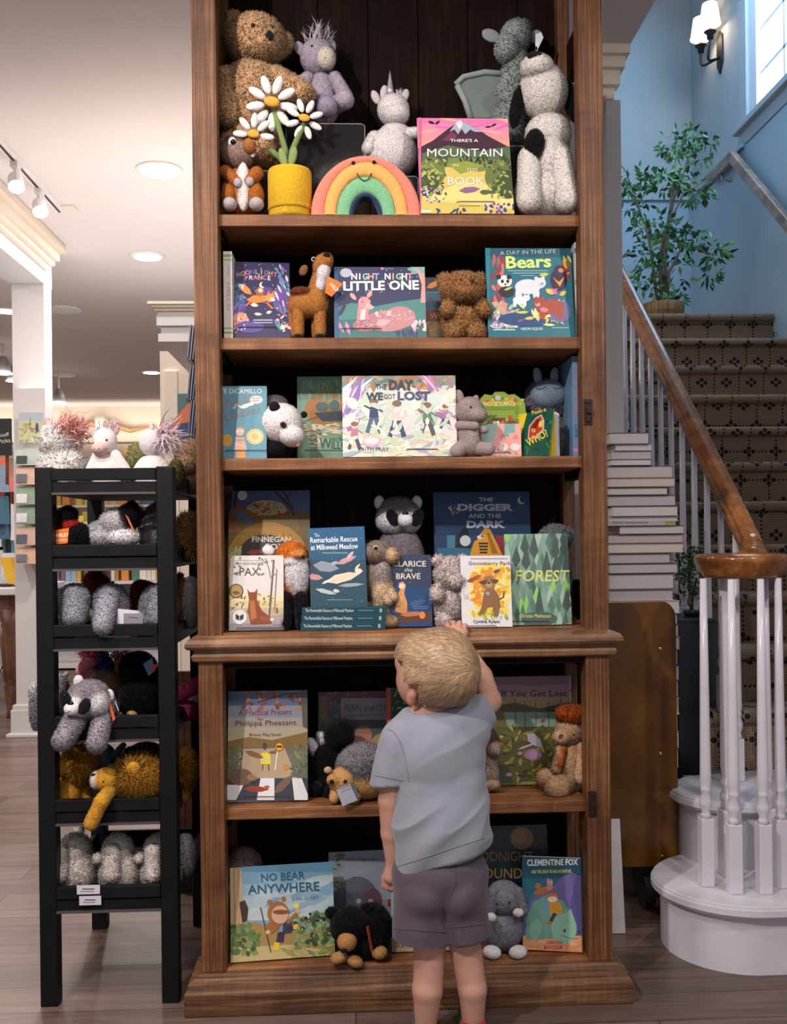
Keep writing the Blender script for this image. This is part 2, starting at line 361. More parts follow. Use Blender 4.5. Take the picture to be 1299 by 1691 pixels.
# ================================================================== stairs
def carpet():
    m, t, b = nt('brown_patterned_stair_carpet'); uv = nd(t, 'ShaderNodeUVMap'); sp = nd(t, 'ShaderNodeSeparateXYZ'); t.links.new(uv.outputs[0], sp.inputs[0])
    def mth(op, a, b_=None, c_=None):
        n = nd(t, 'ShaderNodeMath', operation=op)
        for i, x in enumerate((a, b_, c_)):
            if x is None: continue
            if hasattr(x, 'is_linked'): t.links.new(x, n.inputs[i])
            else: n.inputs[i].default_value = x
        return n.outputs[0]
    u, v = sp.outputs[0], sp.outputs[1]
    def cell(x, p, off=0): return mth('SUBTRACT', mth('FRACT', mth('ADD', mth('DIVIDE', x, p), off)), .5)
    def dots(cu, cv, pu, pv, r, pts):
        o = None
        for (x, y) in pts:
            dx = mth('MULTIPLY', mth('SUBTRACT', cu, x / pu), pu); dy = mth('MULTIPLY', mth('SUBTRACT', cv, y / pv), pv)
            d = mth('LESS_THAN', mth('ADD', mth('MULTIPLY', dx, dx), mth('MULTIPLY', dy, dy)), r * r); o = d if o is None else mth('MAXIMUM', o, d)
        return o
    P, Q = .135, .21
    fl = [(0, .016), (0, -.016), (.02, 0), (-.02, 0)]
    a = dots(cell(u, P), cell(v, Q), P, Q, .0105, fl); a2 = dots(cell(u, P, .5), cell(v, Q, .5), P, Q, .0105, fl)
    s = dots(cell(u, P), cell(v, .018), P, .018, .005, [(0, 0)]); s2 = dots(cell(u, .018), cell(v, Q), .018, Q, .005, [(0, 0)])
    o = mth('MAXIMUM', mth('MAXIMUM', a, a2), mth('MAXIMUM', s, s2))
    loop = mth('MULTIPLY', mth('ADD', mth('SINE', mth('MULTIPLY', u, 700)), mth('SINE', mth('MULTIPLY', v, 700))), .25)
    n = noise(t, objmap(t, (140,) * 3), 1, 3); r = ramp(t, [(.2, lin('#6b5646')), (.8, lin('#8f7966'))])
    t.links.new(mth('ADD', n, loop), r.inputs[0]); t.links.new(mixc(t, 'MIX', o, r.outputs[0], lin('#1c1614')), b.inputs['Base Color'])
    b.inputs['Roughness'].default_value = .95; bump(t, b, mth('ADD', n, loop), .5, .004); return m
Y0S, RUN, RISE, Z0S = .75, .228, .19, .62
XL, XS = 1.25, XR - .03
prof = [(.60, 0), (.60, .2), (.36, .2)]
steps = [(.34, .2), (.55, .41)] + [(Y0S + RUN * k, Z0S + RISE * k) for k in range(11)]
def nose(y, z, zlow):   # riser foot, then a rounded nosing
    P = [(y + .025, zlow)]; P.append((y + .025, z - .05))
    for a in range(0, 100, 15): P.append((y + .012 - .018 * math.sin(math.radians(a * 1.8)), z - .022 - .022 * math.cos(math.radians(a * 1.8))))
    P.append((y + .012, z)); return P
prof = []; zl = 0
for (y, z) in steps[2:]: prof += nose(y, z, steps[1][1] + .001 if not prof else zl); zl = z
prof.append((YB - .02, zl))
sV = []; sF = []; L = 0; Ls = []
for i, (y, z) in enumerate(prof):
    if i: L += math.hypot(y - prof[i - 1][0], z - prof[i - 1][1])
    Ls.append(L); sV += [(XL, y, z), (XS, y, z)]
for i in range(len(prof) - 1): sF.append((2 * i, 2 * i + 1, 2 * i + 3, 2 * i + 2))
so = mesh_obj('stair_carpet', sV, sF, carpet(), None, (0, 0, 0)); so['kind'] = 'structure'
uvl = so.data.uv_layers.new(name='UVMap')
for lp in so.data.loops:
    vi = lp.vertex_index; uvl.data[lp.index].uv = (sV[vi][0], Ls[vi // 2])
st = MB(); pts = []
for i_ in range(1, len(steps)): pts += [(steps[i_][0] + .05, (steps[i_ - 1][1] if i_ > 1 else .1) - .03), (steps[i_][0] + .05, steps[i_][1] - .03)]
pts.append((YB - .02, steps[-1][1] - .03))
st.prism([(XL, y, z) for y, z in pts] + [(XL, YB - .02, 0), (XL, pts[0][0], 0)], (XS - XL, 0, 0))
o = struct('stair_base', st, GLOSSW)
# curtail bottom step with its rounded end, and the second step's rounded end
def bullnose(cx, cy, r, z, y1, th=.035, lip=.03):
    out = [(XS, y1), (XS, cy - r)] + [(cx - r * math.sin(math.radians(a)), cy - r * math.cos(math.radians(a))) for a in range(0, 181, 4)] + [(cx + .3, y1)]
    m = MB(); ins = [(x, y) for x, y in out]
    def off(o_, d): return [(cx + (x - cx) * (r - d) / r if x < cx + .01 else x, cy + (y - cy) * (r - d) / r if y < cy else y) for x, y in o_]
    m.prism([(x, y, 0) for x, y in off(out, lip)[::-1]], (0, 0, z - th))
    for (d, za, zb) in [(.008, z - th, z - th + .008), (0, z - th + .008, z - .01), (.006, z - .01, z - .003), (.014, z - .003, z)]:
        m.prism([(x, y, za) for x, y in off(out, d)[::-1]], (0, 0, zb - za))
    return m
struct('stair_bottom_step', bullnose(1.145, .30, .245, .2, .62), GLOSSW)
struct('stair_second_step', bullnose(1.22, .53, .19, .41, .8), GLOSSW)
struct('trim_9', MB().box(1.21, XS, .055, .09, 0, .025), GLOSSW, .006)
# handrail with volute
RAIL = wood('polished_brown_handrail', '#5c3317', '#8e5a2f', '#b17c4b', 'y', .16, .05, 14, .05)
hr = thing('stair_handrail', 'polished brown wooden handrail sloping up the stairs and ending in a round volute cap', 'handrail', (1.28, .35, 1.15))
pa = np.array([1.30, .52, 1.215]); pb = np.array([1.285, 2.15, 2.60]); sec = [(-.034, -.032), (-.024, -.04), (.024, -.04), (.034, -.032), (.036, -.01), (.028, 0), (.03, .014), (.018, .028), (0, .032), (-.018, .028), (-.03, .014), (-.028, 0), (-.036, -.01)]
dv = (pb - pa) / np.linalg.norm(pb - pa); nu = np.cross((1, 0, 0), dv); path = [pa + (pb - pa) * t for t in (0, .06, .3, .6, 1)]
path[0] = path[0] + np.array([0, -.02, -.02])
V = []; Fs = []
for p in path:
    for x, y in sec: V.append(p + np.array([x, 0, 0]) + nu * y)
ns = len(sec)
for i in range(len(path) - 1):
    for k in range(ns): Fs.append((i * ns + k, i * ns + (k + 1) % ns, (i + 1) * ns + (k + 1) % ns, (i + 1) * ns + k))
Fs += [tuple(range(ns))[::-1], tuple(range((len(path) - 1) * ns, len(path) * ns))]
mesh_obj('rail', V, Fs, RAIL, hr, smooth=False, bevel=.004)
VC = np.array([1.178, .30])
MB().lathe((VC[0], VC[1], 1.105), [(.085, 0), (.115, .004), (.118, .014), (.126, .022), (.128, .036), (.137, .05), (.139, .062), (.128, .072), (.08, .075), (.0, .075)], 40).build('volute', RAIL, hr, smooth=True)
MB().tube([(1.225, .36, 1.145), (1.27, .42, 1.155), (1.295, .47, 1.17), (1.30, .53, 1.205)], [.05, .045, .04, .036], 12).build('volute_ease', RAIL, hr, smooth=True)
MB().lathe((1.296, .50, 1.232), [(.009, -.012), (.009, .004), (.006, .006)], 12).build('bolt_plug', mat('pale_plug', '#bfd2e0', .3), hr, smooth=True)
# balusters
def baluster(x, y, z0, z1, blk=.21, w=.019, label='', group=None, top=.008):
    o = thing('stair_baluster', label, 'baluster', (x, y, z0), group); b = blk * min(1, (z1 - z0) / .95)
    MB().box(x - w, x + w, y - w, y + w, z0, z0 + b).build('square_base', GLOSSW, o, bevel=.003)
    h = z1 - z0 - b
    MB().lathe((x, y, z0 + b), [(w * .95, 0), (w * .7, .012), (w * .62, .02), (w * .95, .035), (w * 1.02, .05), (w * .66, .075), (w * .8, .079), (w * .8, .088), (w * .7, .092), (w * .9, .105), (w * .84, .14), (w * .7, h * .55), (top * 1.25, h)], 14).build('turned_shaft', GLOSSW, o, smooth=True)
    return o
names = ['leftmost under the volute', 'second from left under the volute', 'third from left under the volute', 'rightmost under the volute', 'at the back under the volute']
for (bx, by), nm in zip([(1.040, .245), (1.098, .178), (1.182, .172), (1.252, .215), (1.262, .33)], names):
    baluster(bx, by, .2, 1.107, label='white baluster on the rounded bottom step, ' + nm)
nw = thing('newel_post', 'thick white turned newel post at the centre of the volute ring', 'newel post', (VC[0] - .035, VC[1] + .03, .2))
nx, ny = VC[0] - .035, VC[1] + .03
MB().box(nx - .028, nx + .028, ny - .028, ny + .028, .2, .40).build('square_base', GLOSSW, nw, bevel=.003)
MB().lathe((nx, ny, .40), [(.026, 0), (.02, .01), (.028, .03), (.028, .045), (.02, .055), (.028, .075), (.028, .085), (.02, .1), (.026, .13), (.022, .7), (.022, .708)], 18).build('turned_shaft', GLOSSW, nw, smooth=True)
def stair_z(y):
    z = .2
    for (ys, zs) in steps:
        if y > ys + .01: z = zs
    return z
for i in range(12):
    y = .63 + i * .131; zr = pa[2] + (y - pa[1]) * dv[2] / dv[1] - .045 / dv[1] * 1.0
    baluster(1.29, y, stair_z(y), zr, .16, .017, 'white slim baluster standing on the stair treads under the sloping handrail', 'balusters along the sloping handrail', .008)
# wall handrail on the right wall
wh = thing('wall_handrail', 'grey wooden handrail on brackets on the blue stair wall', 'handrail', (XR - .09, 3.47, 3.6))
GW = wood('grey_wall_rail_wood', '#6d5d55', '#8d7c72', '#a8988d', 'y', .4, .1, 16, .1)
k = np.array([XR - .085, 3.476, 3.60])
MB().obox(k + (-.022, 0, -.035), (.044, 0, 0), (0, .45, 0), (0, 0, .075)).build('level_rail', GW, wh, bevel=.008)
d2 = np.array([0, -1, -.86]) * 1.3
MB().obox(k + (-.022, .02, -.035), (.044, 0, 0), d2, (0, 0, .085)).build('sloping_rail', GW, wh, bevel=.008)
MB().tube([k + (0, .2, -.03), k + (0, .2, -.07), k + (.07, .2, -.085)], .007, 8).lathe(k + (.072, .2, -.085), [(.0, -.03), (.012, -.025), (.012, .025), (0, .03)], 10).build('bracket', mat('brushed_steel', '#b9b4ac', .3, .9), wh, smooth=True)
# sconce
sx, sy, sz = XR, 3.89, 4.40
sc = thing('wall_sconce', 'black iron two-arm sconce with small white shades beside the stair window', 'wall lamp', (XR, sy, sz - .12))
IR = mat('black_iron', '#2b2523', .5, .4)
MB().prism([(XR - .012, sy - .05, sz - .02), (XR - .012, sy - .05, sz + .16), (XR - .012, sy, sz + .2), (XR - .012, sy + .05, sz + .16), (XR - .012, sy + .05, sz - .02), (XR - .012, sy, sz - .09)], (.012, 0, 0)).build('back_plate', IR, sc, bevel=.003)
SH = mat('white_lamp_shade', '#f6ead8', .7, emit='#ffdcb4', es=1.1)
for (px, py, sgn) in [(1157, 85, 1), (1172, 62, -1)]:
    q = at(px, py, sy + .06 * sgn); 
    cps = [np.array(v) for v in ((XR - .01, sy, sz + .02), (XR - .12, sy, sz - .02), (q[0] - .01, q[1], q[2] - .16), (q[0], q[1], q[2] + .02))]
    MB().tube([cps[0] * (1 - u) ** 3 + 3 * cps[1] * u * (1 - u) ** 2 + 3 * cps[2] * u * u * (1 - u) + cps[3] * u ** 3 for u in [i / 12 for i in range(13)]], .009, 8).build('arm', IR, sc, smooth=True)
    MB().lathe((q[0], q[1], q[2] - .01), [(.02, 0), (.024, .04), (.04, .045), (.04, .05), (.0, .05)], 12).build('candle_cup', IR, sc, smooth=True)
    MB().lathe((q[0], q[1], q[2] + .05), [(.012, 0), (.012, .05)], 10).build('candle_sleeve', mat('ivory', '#f2e6cf', .5), sc, smooth=True)
    m = MB().lathe((q[0], q[1], q[2] + .085), [(.07, 0), (.05, .135)], 24); m.f = m.f[:-2]; m.m = m.m[:-2]; m.build('lamp_shade', SH, sc, smooth=True)
    lamp('POINT', (q[0], q[1], q[2] + .14), (0, 0, 0), 1.6, (1, .85, .7), .03)
# ================================================================== bookcase
XA, XB = -.407, .694
P_ = wood('rough_brown_post_wood', '#372013', '#6f4629', '#a6784f', 'z', .5, .08, 120)
S_ = wood('brown_shelf_wood', '#5d3a20', '#8a5a36', '#ab7c55', 'x', .5, .06)
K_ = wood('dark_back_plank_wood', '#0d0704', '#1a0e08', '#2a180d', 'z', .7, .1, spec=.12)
M_ = wood('worn_moulding_wood', '#5d402b', '#8c6649', '#b18b69', 'x', .45, .1, 30)
bc = thing('bookcase', 'tall rough brown wooden bookcase full of picture books and soft toys', 'bookcase', (.14, .12, 0))
PX = .066
def bx(name, *a, m=P_, bev=.004, par=bc): return MB().box(*a).build(name, m, par, bevel=bev)
for x0 in (XA, XB - PX):
    bx('front_post', x0, x0 + PX, 0, .06, .09, 2.95)
bx('rear_post', XB - PX, XB - .03, .26, .31, .09, 2.95); bx('rear_post', XA + .03, XA + PX, .26, .31, .09, 2.95)
XI, XJ = XA + PX - .005, XB - PX + .006
bk = MB(); n = 7
for i in range(n):
    a = XA + .03 + (XB - XA - .06) * i / n; b = XA + .03 + (XB - XA - .06) * (i + 1) / n; bk.box(a + .0015, b - .0015, .30, .315, .1, 2.95)
bk.box(XA + .03, XB - .03, .315, .322, .1, 2.95); bk.build('back_planks', K_, bc)  # solid sheet added behind the planks to stop light leaking through the gaps
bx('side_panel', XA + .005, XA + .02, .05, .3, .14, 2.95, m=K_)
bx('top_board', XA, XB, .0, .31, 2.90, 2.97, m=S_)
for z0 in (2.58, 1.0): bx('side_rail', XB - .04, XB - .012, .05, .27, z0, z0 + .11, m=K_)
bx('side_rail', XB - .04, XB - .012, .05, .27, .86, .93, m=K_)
TS = {1: 2.109, 2: 1.778, 3: 1.455, 5: .52}
for i, zt in TS.items():
    o = MB().box(XI, XJ, .022, .3, zt - .032, zt).build('shelf', S_, bc, bevel=.003)
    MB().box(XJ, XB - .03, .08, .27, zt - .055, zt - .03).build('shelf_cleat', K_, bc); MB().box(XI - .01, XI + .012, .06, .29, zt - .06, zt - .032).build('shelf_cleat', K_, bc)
# middle moulding (counter) and plinth, swept round the front and sides
def sweep(prof, m, name, x0=XA, x1=XB):
    V = []; Fs = []; n = len(prof)
    for d, z in prof:
        e = d * .64 if d > .035 else d
        V += [(x0 - e, .31, z), (x0 - e, -d, z), (x1 + e, -d, z), (x1 + e, .31, z)]
    for i in range(n - 1):
        for k in range(3): Fs.append((4 * i + k, 4 * i + k + 1, 4 * i + k + 5, 4 * i + k + 4))
    Fs += [(3, 2, 1, 0), tuple(4 * (n - 1) + k for k in range(4))]
    for i in range(n - 1): Fs.append((4 * i + 3, 4 * i, 4 * i + 4, 4 * i + 7))
    return mesh_obj(name, V, Fs, m, bc)
sweep([(-.004, .912), (.012, .918), (.016, .93), (.01, .94), (.01, .946), (.026, .950), (.031, .957), (.030, .965), (.024, .975), (.01, .981), (.0, .984)], M_, 'counter_moulding')
MB().box(XI, XJ, .004, .3, .984, .990).build('counter_board', S_, bc)
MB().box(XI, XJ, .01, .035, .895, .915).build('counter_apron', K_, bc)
sweep([(.056, 0), (.058, .004), (.058, .056), (.056, .061), (.048, .068), (.040, .070), (.032, .071), (.029, .077), (.022, .078), (.018, .084), (.009, .085), (.005, .090), (-.003, .091), (-.004, .094)], wood('rough_dark_plinth_wood', '#3a2313', '#6d4a31', '#a07a57', 'x', .5, .12, 46, .7), 'plinth')
MB().box(XI, XJ, .006, .3, .08, .0985).build('bottom_shelf', S_, bc, bevel=.003)
LK = mat('dark_lock_iron', '#3a2a25', .45, .6)
for (px, py) in [(971, 680), (978, 1328)]:
    q = at(px, py, -.004); m = MB().box(q[0] - .011, q[0] + .011, -.004, .004, q[2] - .034, q[2] + .034).box(q[0] - .004, q[0] + .009, -.012, 0, q[2] - .004, q[2] + .009).box(q[0] - .009, q[0] + .009, -.007, 0, q[2] + .024, q[2] + .029)
    m.lathe((q[0], -.006, q[2] - .02), [(.006, -.006), (.006, .006)], 10); m.build('lock_plate', LK, bc)
# ================================================================== black rack
BK = mat('black_painted_wood', '#0c0c10', .5, spec=.25, var=.25, scale=14, bmp=.15); BK2 = mat('black_tray_slat', '#111114', .6, spec=.2, var=.4, scale=18, bmp=.2); EDG = mat('grey_rail_edge', '#5a5256', .4, .3)
rk = thing('tray_rack', 'black wooden rack of six trays holding soft toys, left of the bookcase', 'rack', (-.652, .31, 0))
RX0, RX1, RY0, RY1 = -.838, -.472, .03, .60
for nm, x, y in [('post', RX0, RY0), ('post', RX1 - .046, RY0), ('post', RX0, RY1 - .045), ('post', RX1 - .046, RY1 - .045)]:
    MB().box(x, x + .046, y, y + .045, 0, 1.437).build(nm, BK, rk, bevel=.003)
TZ = [at(180, y, RY0)[2] for y in (773, 899, 1031, 1182, 1319, 1463)]
for zt in TZ:
    a, b = RX0 + .046, RX1 - .046
    tr = MB().box(a, b, RY0 - .004, RY0 + .014, zt - .032, zt).box(a, b, RY0 + .002, RY0 + .016, zt - .066, zt - .036).build('tray_front', BK2, rk, bevel=.002)
    MB().box(a, b, RY0 - .004, RY0 + .002, zt - .070, zt - .064).build('grey_edge', EDG, tr)  # paler grey strip along the bottom of the tray front
    m = MB().box(RX0 + .01, RX0 + .024, RY0 + .046, RY1 - .046, zt - .062, zt - .012).box(RX1 - .024, RX1 - .01, RY0 + .046, RY1 - .046, zt - .062, zt - .012).box(a, b, RY1 - .02, RY1 - .006, zt - .062, zt - .012)
    for i in range(7): m.box(RX1 - .028, RX1 - .022, RY0 + .08 + i * .07, RY0 + .095 + i * .07, zt - .06, zt - .02)
    m.build('tray_side', BK, rk)
    m = MB()
    for i in range(16):
        y = RY0 + .02 + i * .034; m.box(a - .03, b + .03, y, y + .026, zt - .066, zt - .058)
    m.build('tray_slats', BK2, rk)
# ================================================================== kit: books
ZS = {1: 2.109, 2: 1.778, 3: 1.455, 4: .99, 5: .52, 6: .0995}
PRINT = attr_mat('printed_cover', .36, .05, 60, spec=.4); PAGE = mat('book_pages', '#e9e2d4', .8, var=.1, scale=160)
LETTER = attr_mat('printed_lettering', .4, .03, 60)
CLEAR = mat('clear_acrylic', '#8f9094', .06, alpha=.03, spec=.3); CLEARE = mat('acrylic_edge', '#3a3540', .2, alpha=.85)
def clip_poly(P, w, h):
    for ax, lim, sg in ((0, 0, 1), (0, w, -1), (1, 0, 1), (1, h, -1)):
        if not P: return P
        Q = []
        for i in range(len(P)):
            a, b = P[i - 1], P[i]; da, db = sg * (a[ax] - lim), sg * (b[ax] - lim)
            if (da >= 0) != (db >= 0):
                t = da / (da - db); Q.append((a[0] + (b[0] - a[0]) * t, a[1] + (b[1] - a[1]) * t))
            if db >= 0: Q.append(b)
        P = Q
    return P
def el(cx, cy, rx, ry, c, rot=0, n=18):
    a = math.radians(rot); ca, sa = math.cos(a), math.sin(a)
    return ('p', [(cx + rx * math.cos(t) * ca - ry * math.sin(t) * sa, cy + rx * math.cos(t) * sa + ry * math.sin(t) * ca) for t in [2 * math.pi * i / n for i in range(n)]], c)
def rc(x0, y0, x1, y1, c): return ('p', [(x0, y0), (x1, y0), (x1, y1), (x0, y1)], c)
def pg(pts, c): return ('p', pts, c)
def ln(pts, w, c): return ('l', pts, w, c)
def tx(s, cx, cy, h, c, w=None, rot=0, bold=.0, shear=0): return ('t', s, cx, cy, h, c, w, rot, bold, shear)
def dots(n, x0, y0, x1, y1, r, cols, seed=1, sq=1.0, rr=.5):
    g = random.Random(seed); return ('g', [el(g.uniform(x0, x1), g.uniform(y0, y1), r * (1 - rr * g.random()), r * sq * (1 - rr * g.random()), g.choice(cols), g.uniform(0, 180), 8) for _ in range(n)])
def leaf(cx, cy, L, w, rot, c):
    a = math.radians(rot); ca, sa = math.cos(a), math.sin(a)
    return ('p', [(cx + x * ca - y * sa, cy + x * sa + y * ca) for x, y in [(-L / 2, 0), (-L / 5, -w / 2), (L / 5, -w / 2.3), (L / 2, 0), (L / 5, w / 2.3), (-L / 5, w / 2)]], c)
def leaves(n, x0, y0, x1, y1, L, w, cols, seed=1, rot=None):
    g = random.Random(seed); return ('g', [leaf(g.uniform(x0, x1), g.uniform(y0, y1), L * g.uniform(.6, 1.2), w * g.uniform(.7, 1.2), g.uniform(0, 180) if rot is None else rot + g.uniform(-25, 25), g.choice(cols)) for _ in range(n)])
def bands(x0, x1, ys, cols): return ('g', [rc(x0, ys[i], x1, ys[i + 1], cols[i]) for i in range(len(cols))])
class Plane:
    def __init__(s, O, u, v):
        s.O, s.u, s.v = np.asarray(O, float), np.asarray(u, float), np.asarray(v, float); s.n = np.cross(s.u, s.v); s.n /= np.linalg.norm(s.n)
    def uv(s, px, py):
        r = ray(px, py); P = C0 + r * (np.dot(s.O - C0, s.n) / np.dot(r, s.n)) - s.O
        a, b, c = s.u @ s.u, s.u @ s.v, s.v @ s.v; p, q = P @ s.u, P @ s.v; d = a * c - b * b
        return ((p * c - q * b) / d, (q * a - p * b) / d)
    def pt(s, U, V, N=0): return s.O + s.u * U + s.v * V + s.n * N
def paint(pl, w, h, art, n0=.0004):
    """flat printed artwork on a plane: returns (art MB, lettering MB)"""
    A, T = MB(), MB(); st = [0]
    def go(it):
        for a in it:
            if a[0] == 'g': go(a[1]); continue
            st[0] += 1; N = n0 + st[0] * .000006
            if a[0] == 'p':
                P = clip_poly([pl.uv(*q) for q in a[1]], w, h)
                if len(P) > 2:
                    ar = sum(P[i - 1][0] * P[i][1] - P[i][0] * P[i - 1][1] for i in range(len(P)))
                    if ar < 0: P = P[::-1]
                    A.col(a[2]).add([pl.pt(U, V, N) for U, V in P], [tuple(range(len(P)))])
            elif a[0] == 'l':
                pts, wd, c = a[1:]; L = []; Rr = []
                for i in range(len(pts)):
                    p, q = pts[max(i - 1, 0)], pts[min(i + 1, len(pts) - 1)]; dx, dy = q[0] - p[0], q[1] - p[1]; l = math.hypot(dx, dy) + 1e-9
                    L.append((pts[i][0] - dy / l * wd / 2, pts[i][1] + dx / l * wd / 2)); Rr.append((pts[i][0] + dy / l * wd / 2, pts[i][1] - dx / l * wd / 2))
                go([('p', [L[i], L[i + 1], Rr[i + 1], Rr[i]], c) for i in range(len(pts) - 1)])
            elif a[0] == 't':
                _, s_, cx, cy, hp, c, wp, rot, bold, shear = a; V, Fs = text_mesh(s_, bold, shear)
                k = hp * (wp / hp / (V[:, 0].max() - V[:, 0].min()) if wp else 1); r = math.radians(rot)
                X = V[:, 0] * k; Y = -V[:, 1] * hp; PX_ = cx + X * math.cos(r) - Y * math.sin(r); PY_ = cy + X * math.sin(r) + Y * math.cos(r)
                T.col(c).add([pl.pt(*pl.uv(x, y), N + .0003) for x, y in zip(PX_, PY_)], Fs)
    go(art); return A, T
def easel_label(l):
    w = l.split(',')[0].split(' '); return 'clear acrylic easel under the ' + ' '.join(w[:10])
def book(name, label, cat, bl, br, tl, cov, art, zs=None, Y=None, tilt=12, th=.012, kind='hard', group=None, spine=None, yaw=None, lip=None, lift=0, round_=0, key=None, h=None):
    if Y is None: Pl, Pr = atz(*bl, zs), atz(*br, zs)
    else:
        Y2 = Y if yaw is None else yaw
        Pl, Pr = at(*bl, Y), at(*br, Y2)
    if Y is not None and zs is not None and not lift: Pl[2] = Pr[2] = zs
    t = math.radians(tilt); u = (Pr - Pl); w = np.linalg.norm(u); u /= w
    b = np.cross(ZZ, u); b /= np.linalg.norm(b); zup = np.cross(u, b); v = zup * math.cos(t) + b * math.sin(t)
    O = Pl + ZZ * (th * math.sin(t) + .0015) if zs is not None else Pl
    pl = Plane(O, u, v)
    if h is None: h = pl.uv(*tl)[1]
    n = pl.n
    base = O + u * w / 2; root = thing(name, label, cat, (base[0], base[1], O[2]), group)
    bd = .0025 if kind == 'hard' else (.0012 if kind == 'paper' else .0015)
    m = MB().col(cov); m.obox(O, u * w, v * h, -n * bd).obox(O - n * (th - bd), u * w, v * h, -n * bd)
    m.col(spine or cov).obox(O - n * bd, u * bd, v * h, -n * (th - 2 * bd)); m.build('cover', PRINT, root, useCol=True, bevel=.0006)
    g = .003 if kind == 'hard' else .0006
    if kind == 'board':
        k = max(3, int(th / .004)); m = MB()
        for i in range(k): m.obox(O - n * (bd + (th - 2 * bd) * i / k) + u * bd + v * g, u * (w - bd - g), v * (h - 2 * g), -n * (th - 2 * bd) / k * .8)
        m.build('pages', PAGE, root)
    else: MB().obox(O - n * bd + u * bd + v * g, u * (w - bd - g), v * (h - 2 * g), -n * (th - 2 * bd)).build('pages', PAGE, root)
    A, T = paint(pl, w, h, art)
    if A.n: A.build('cover_art', PRINT, root, useCol=True)
    if T.n: T.build('lettering', LETTER, root, useCol=True)
    if key: BOOKS[key] = (pl, w, h, th)
    if lip:
        x0, x1, yy = lip[:3]; Nf = .004; p0, p1 = pl.uv(x0, yy), pl.uv(x1, yy); o0, o1 = pl.pt(p0[0], max(p0[1], .004), Nf), pl.pt(p1[0], max(p1[1], .004), Nf)
        zf = zs if zs is not None else O[2]
        r = thing('book_easel', lip[3] if len(lip) > 3 else easel_label(label), 'easel', ((o0 + o1) / 2)[:2].tolist() + [zf])
        MB().tube([o0 + (0, 0, -.004) - u * .003, o0, o1, o1 + (0, 0, -.004) + u * .003], .0009, 6).build('lip_edge', CLEARE, r)
        hh = max(o0[2] - zf - .002, .002)
        MB().obox(np.array([o0[0], o0[1], zf + .001]), (o1 - o0) * (1, 1, 0), (0, .0015, 0), (0, 0, hh)).build('lip', CLEAR, r)
        MB().obox(pl.pt(p0[0], .004, -th - .0025), u * (p1[0] - p0[0]), v * h * .6, -n * .002).build('back_plate', CLEAR, r)
    return root
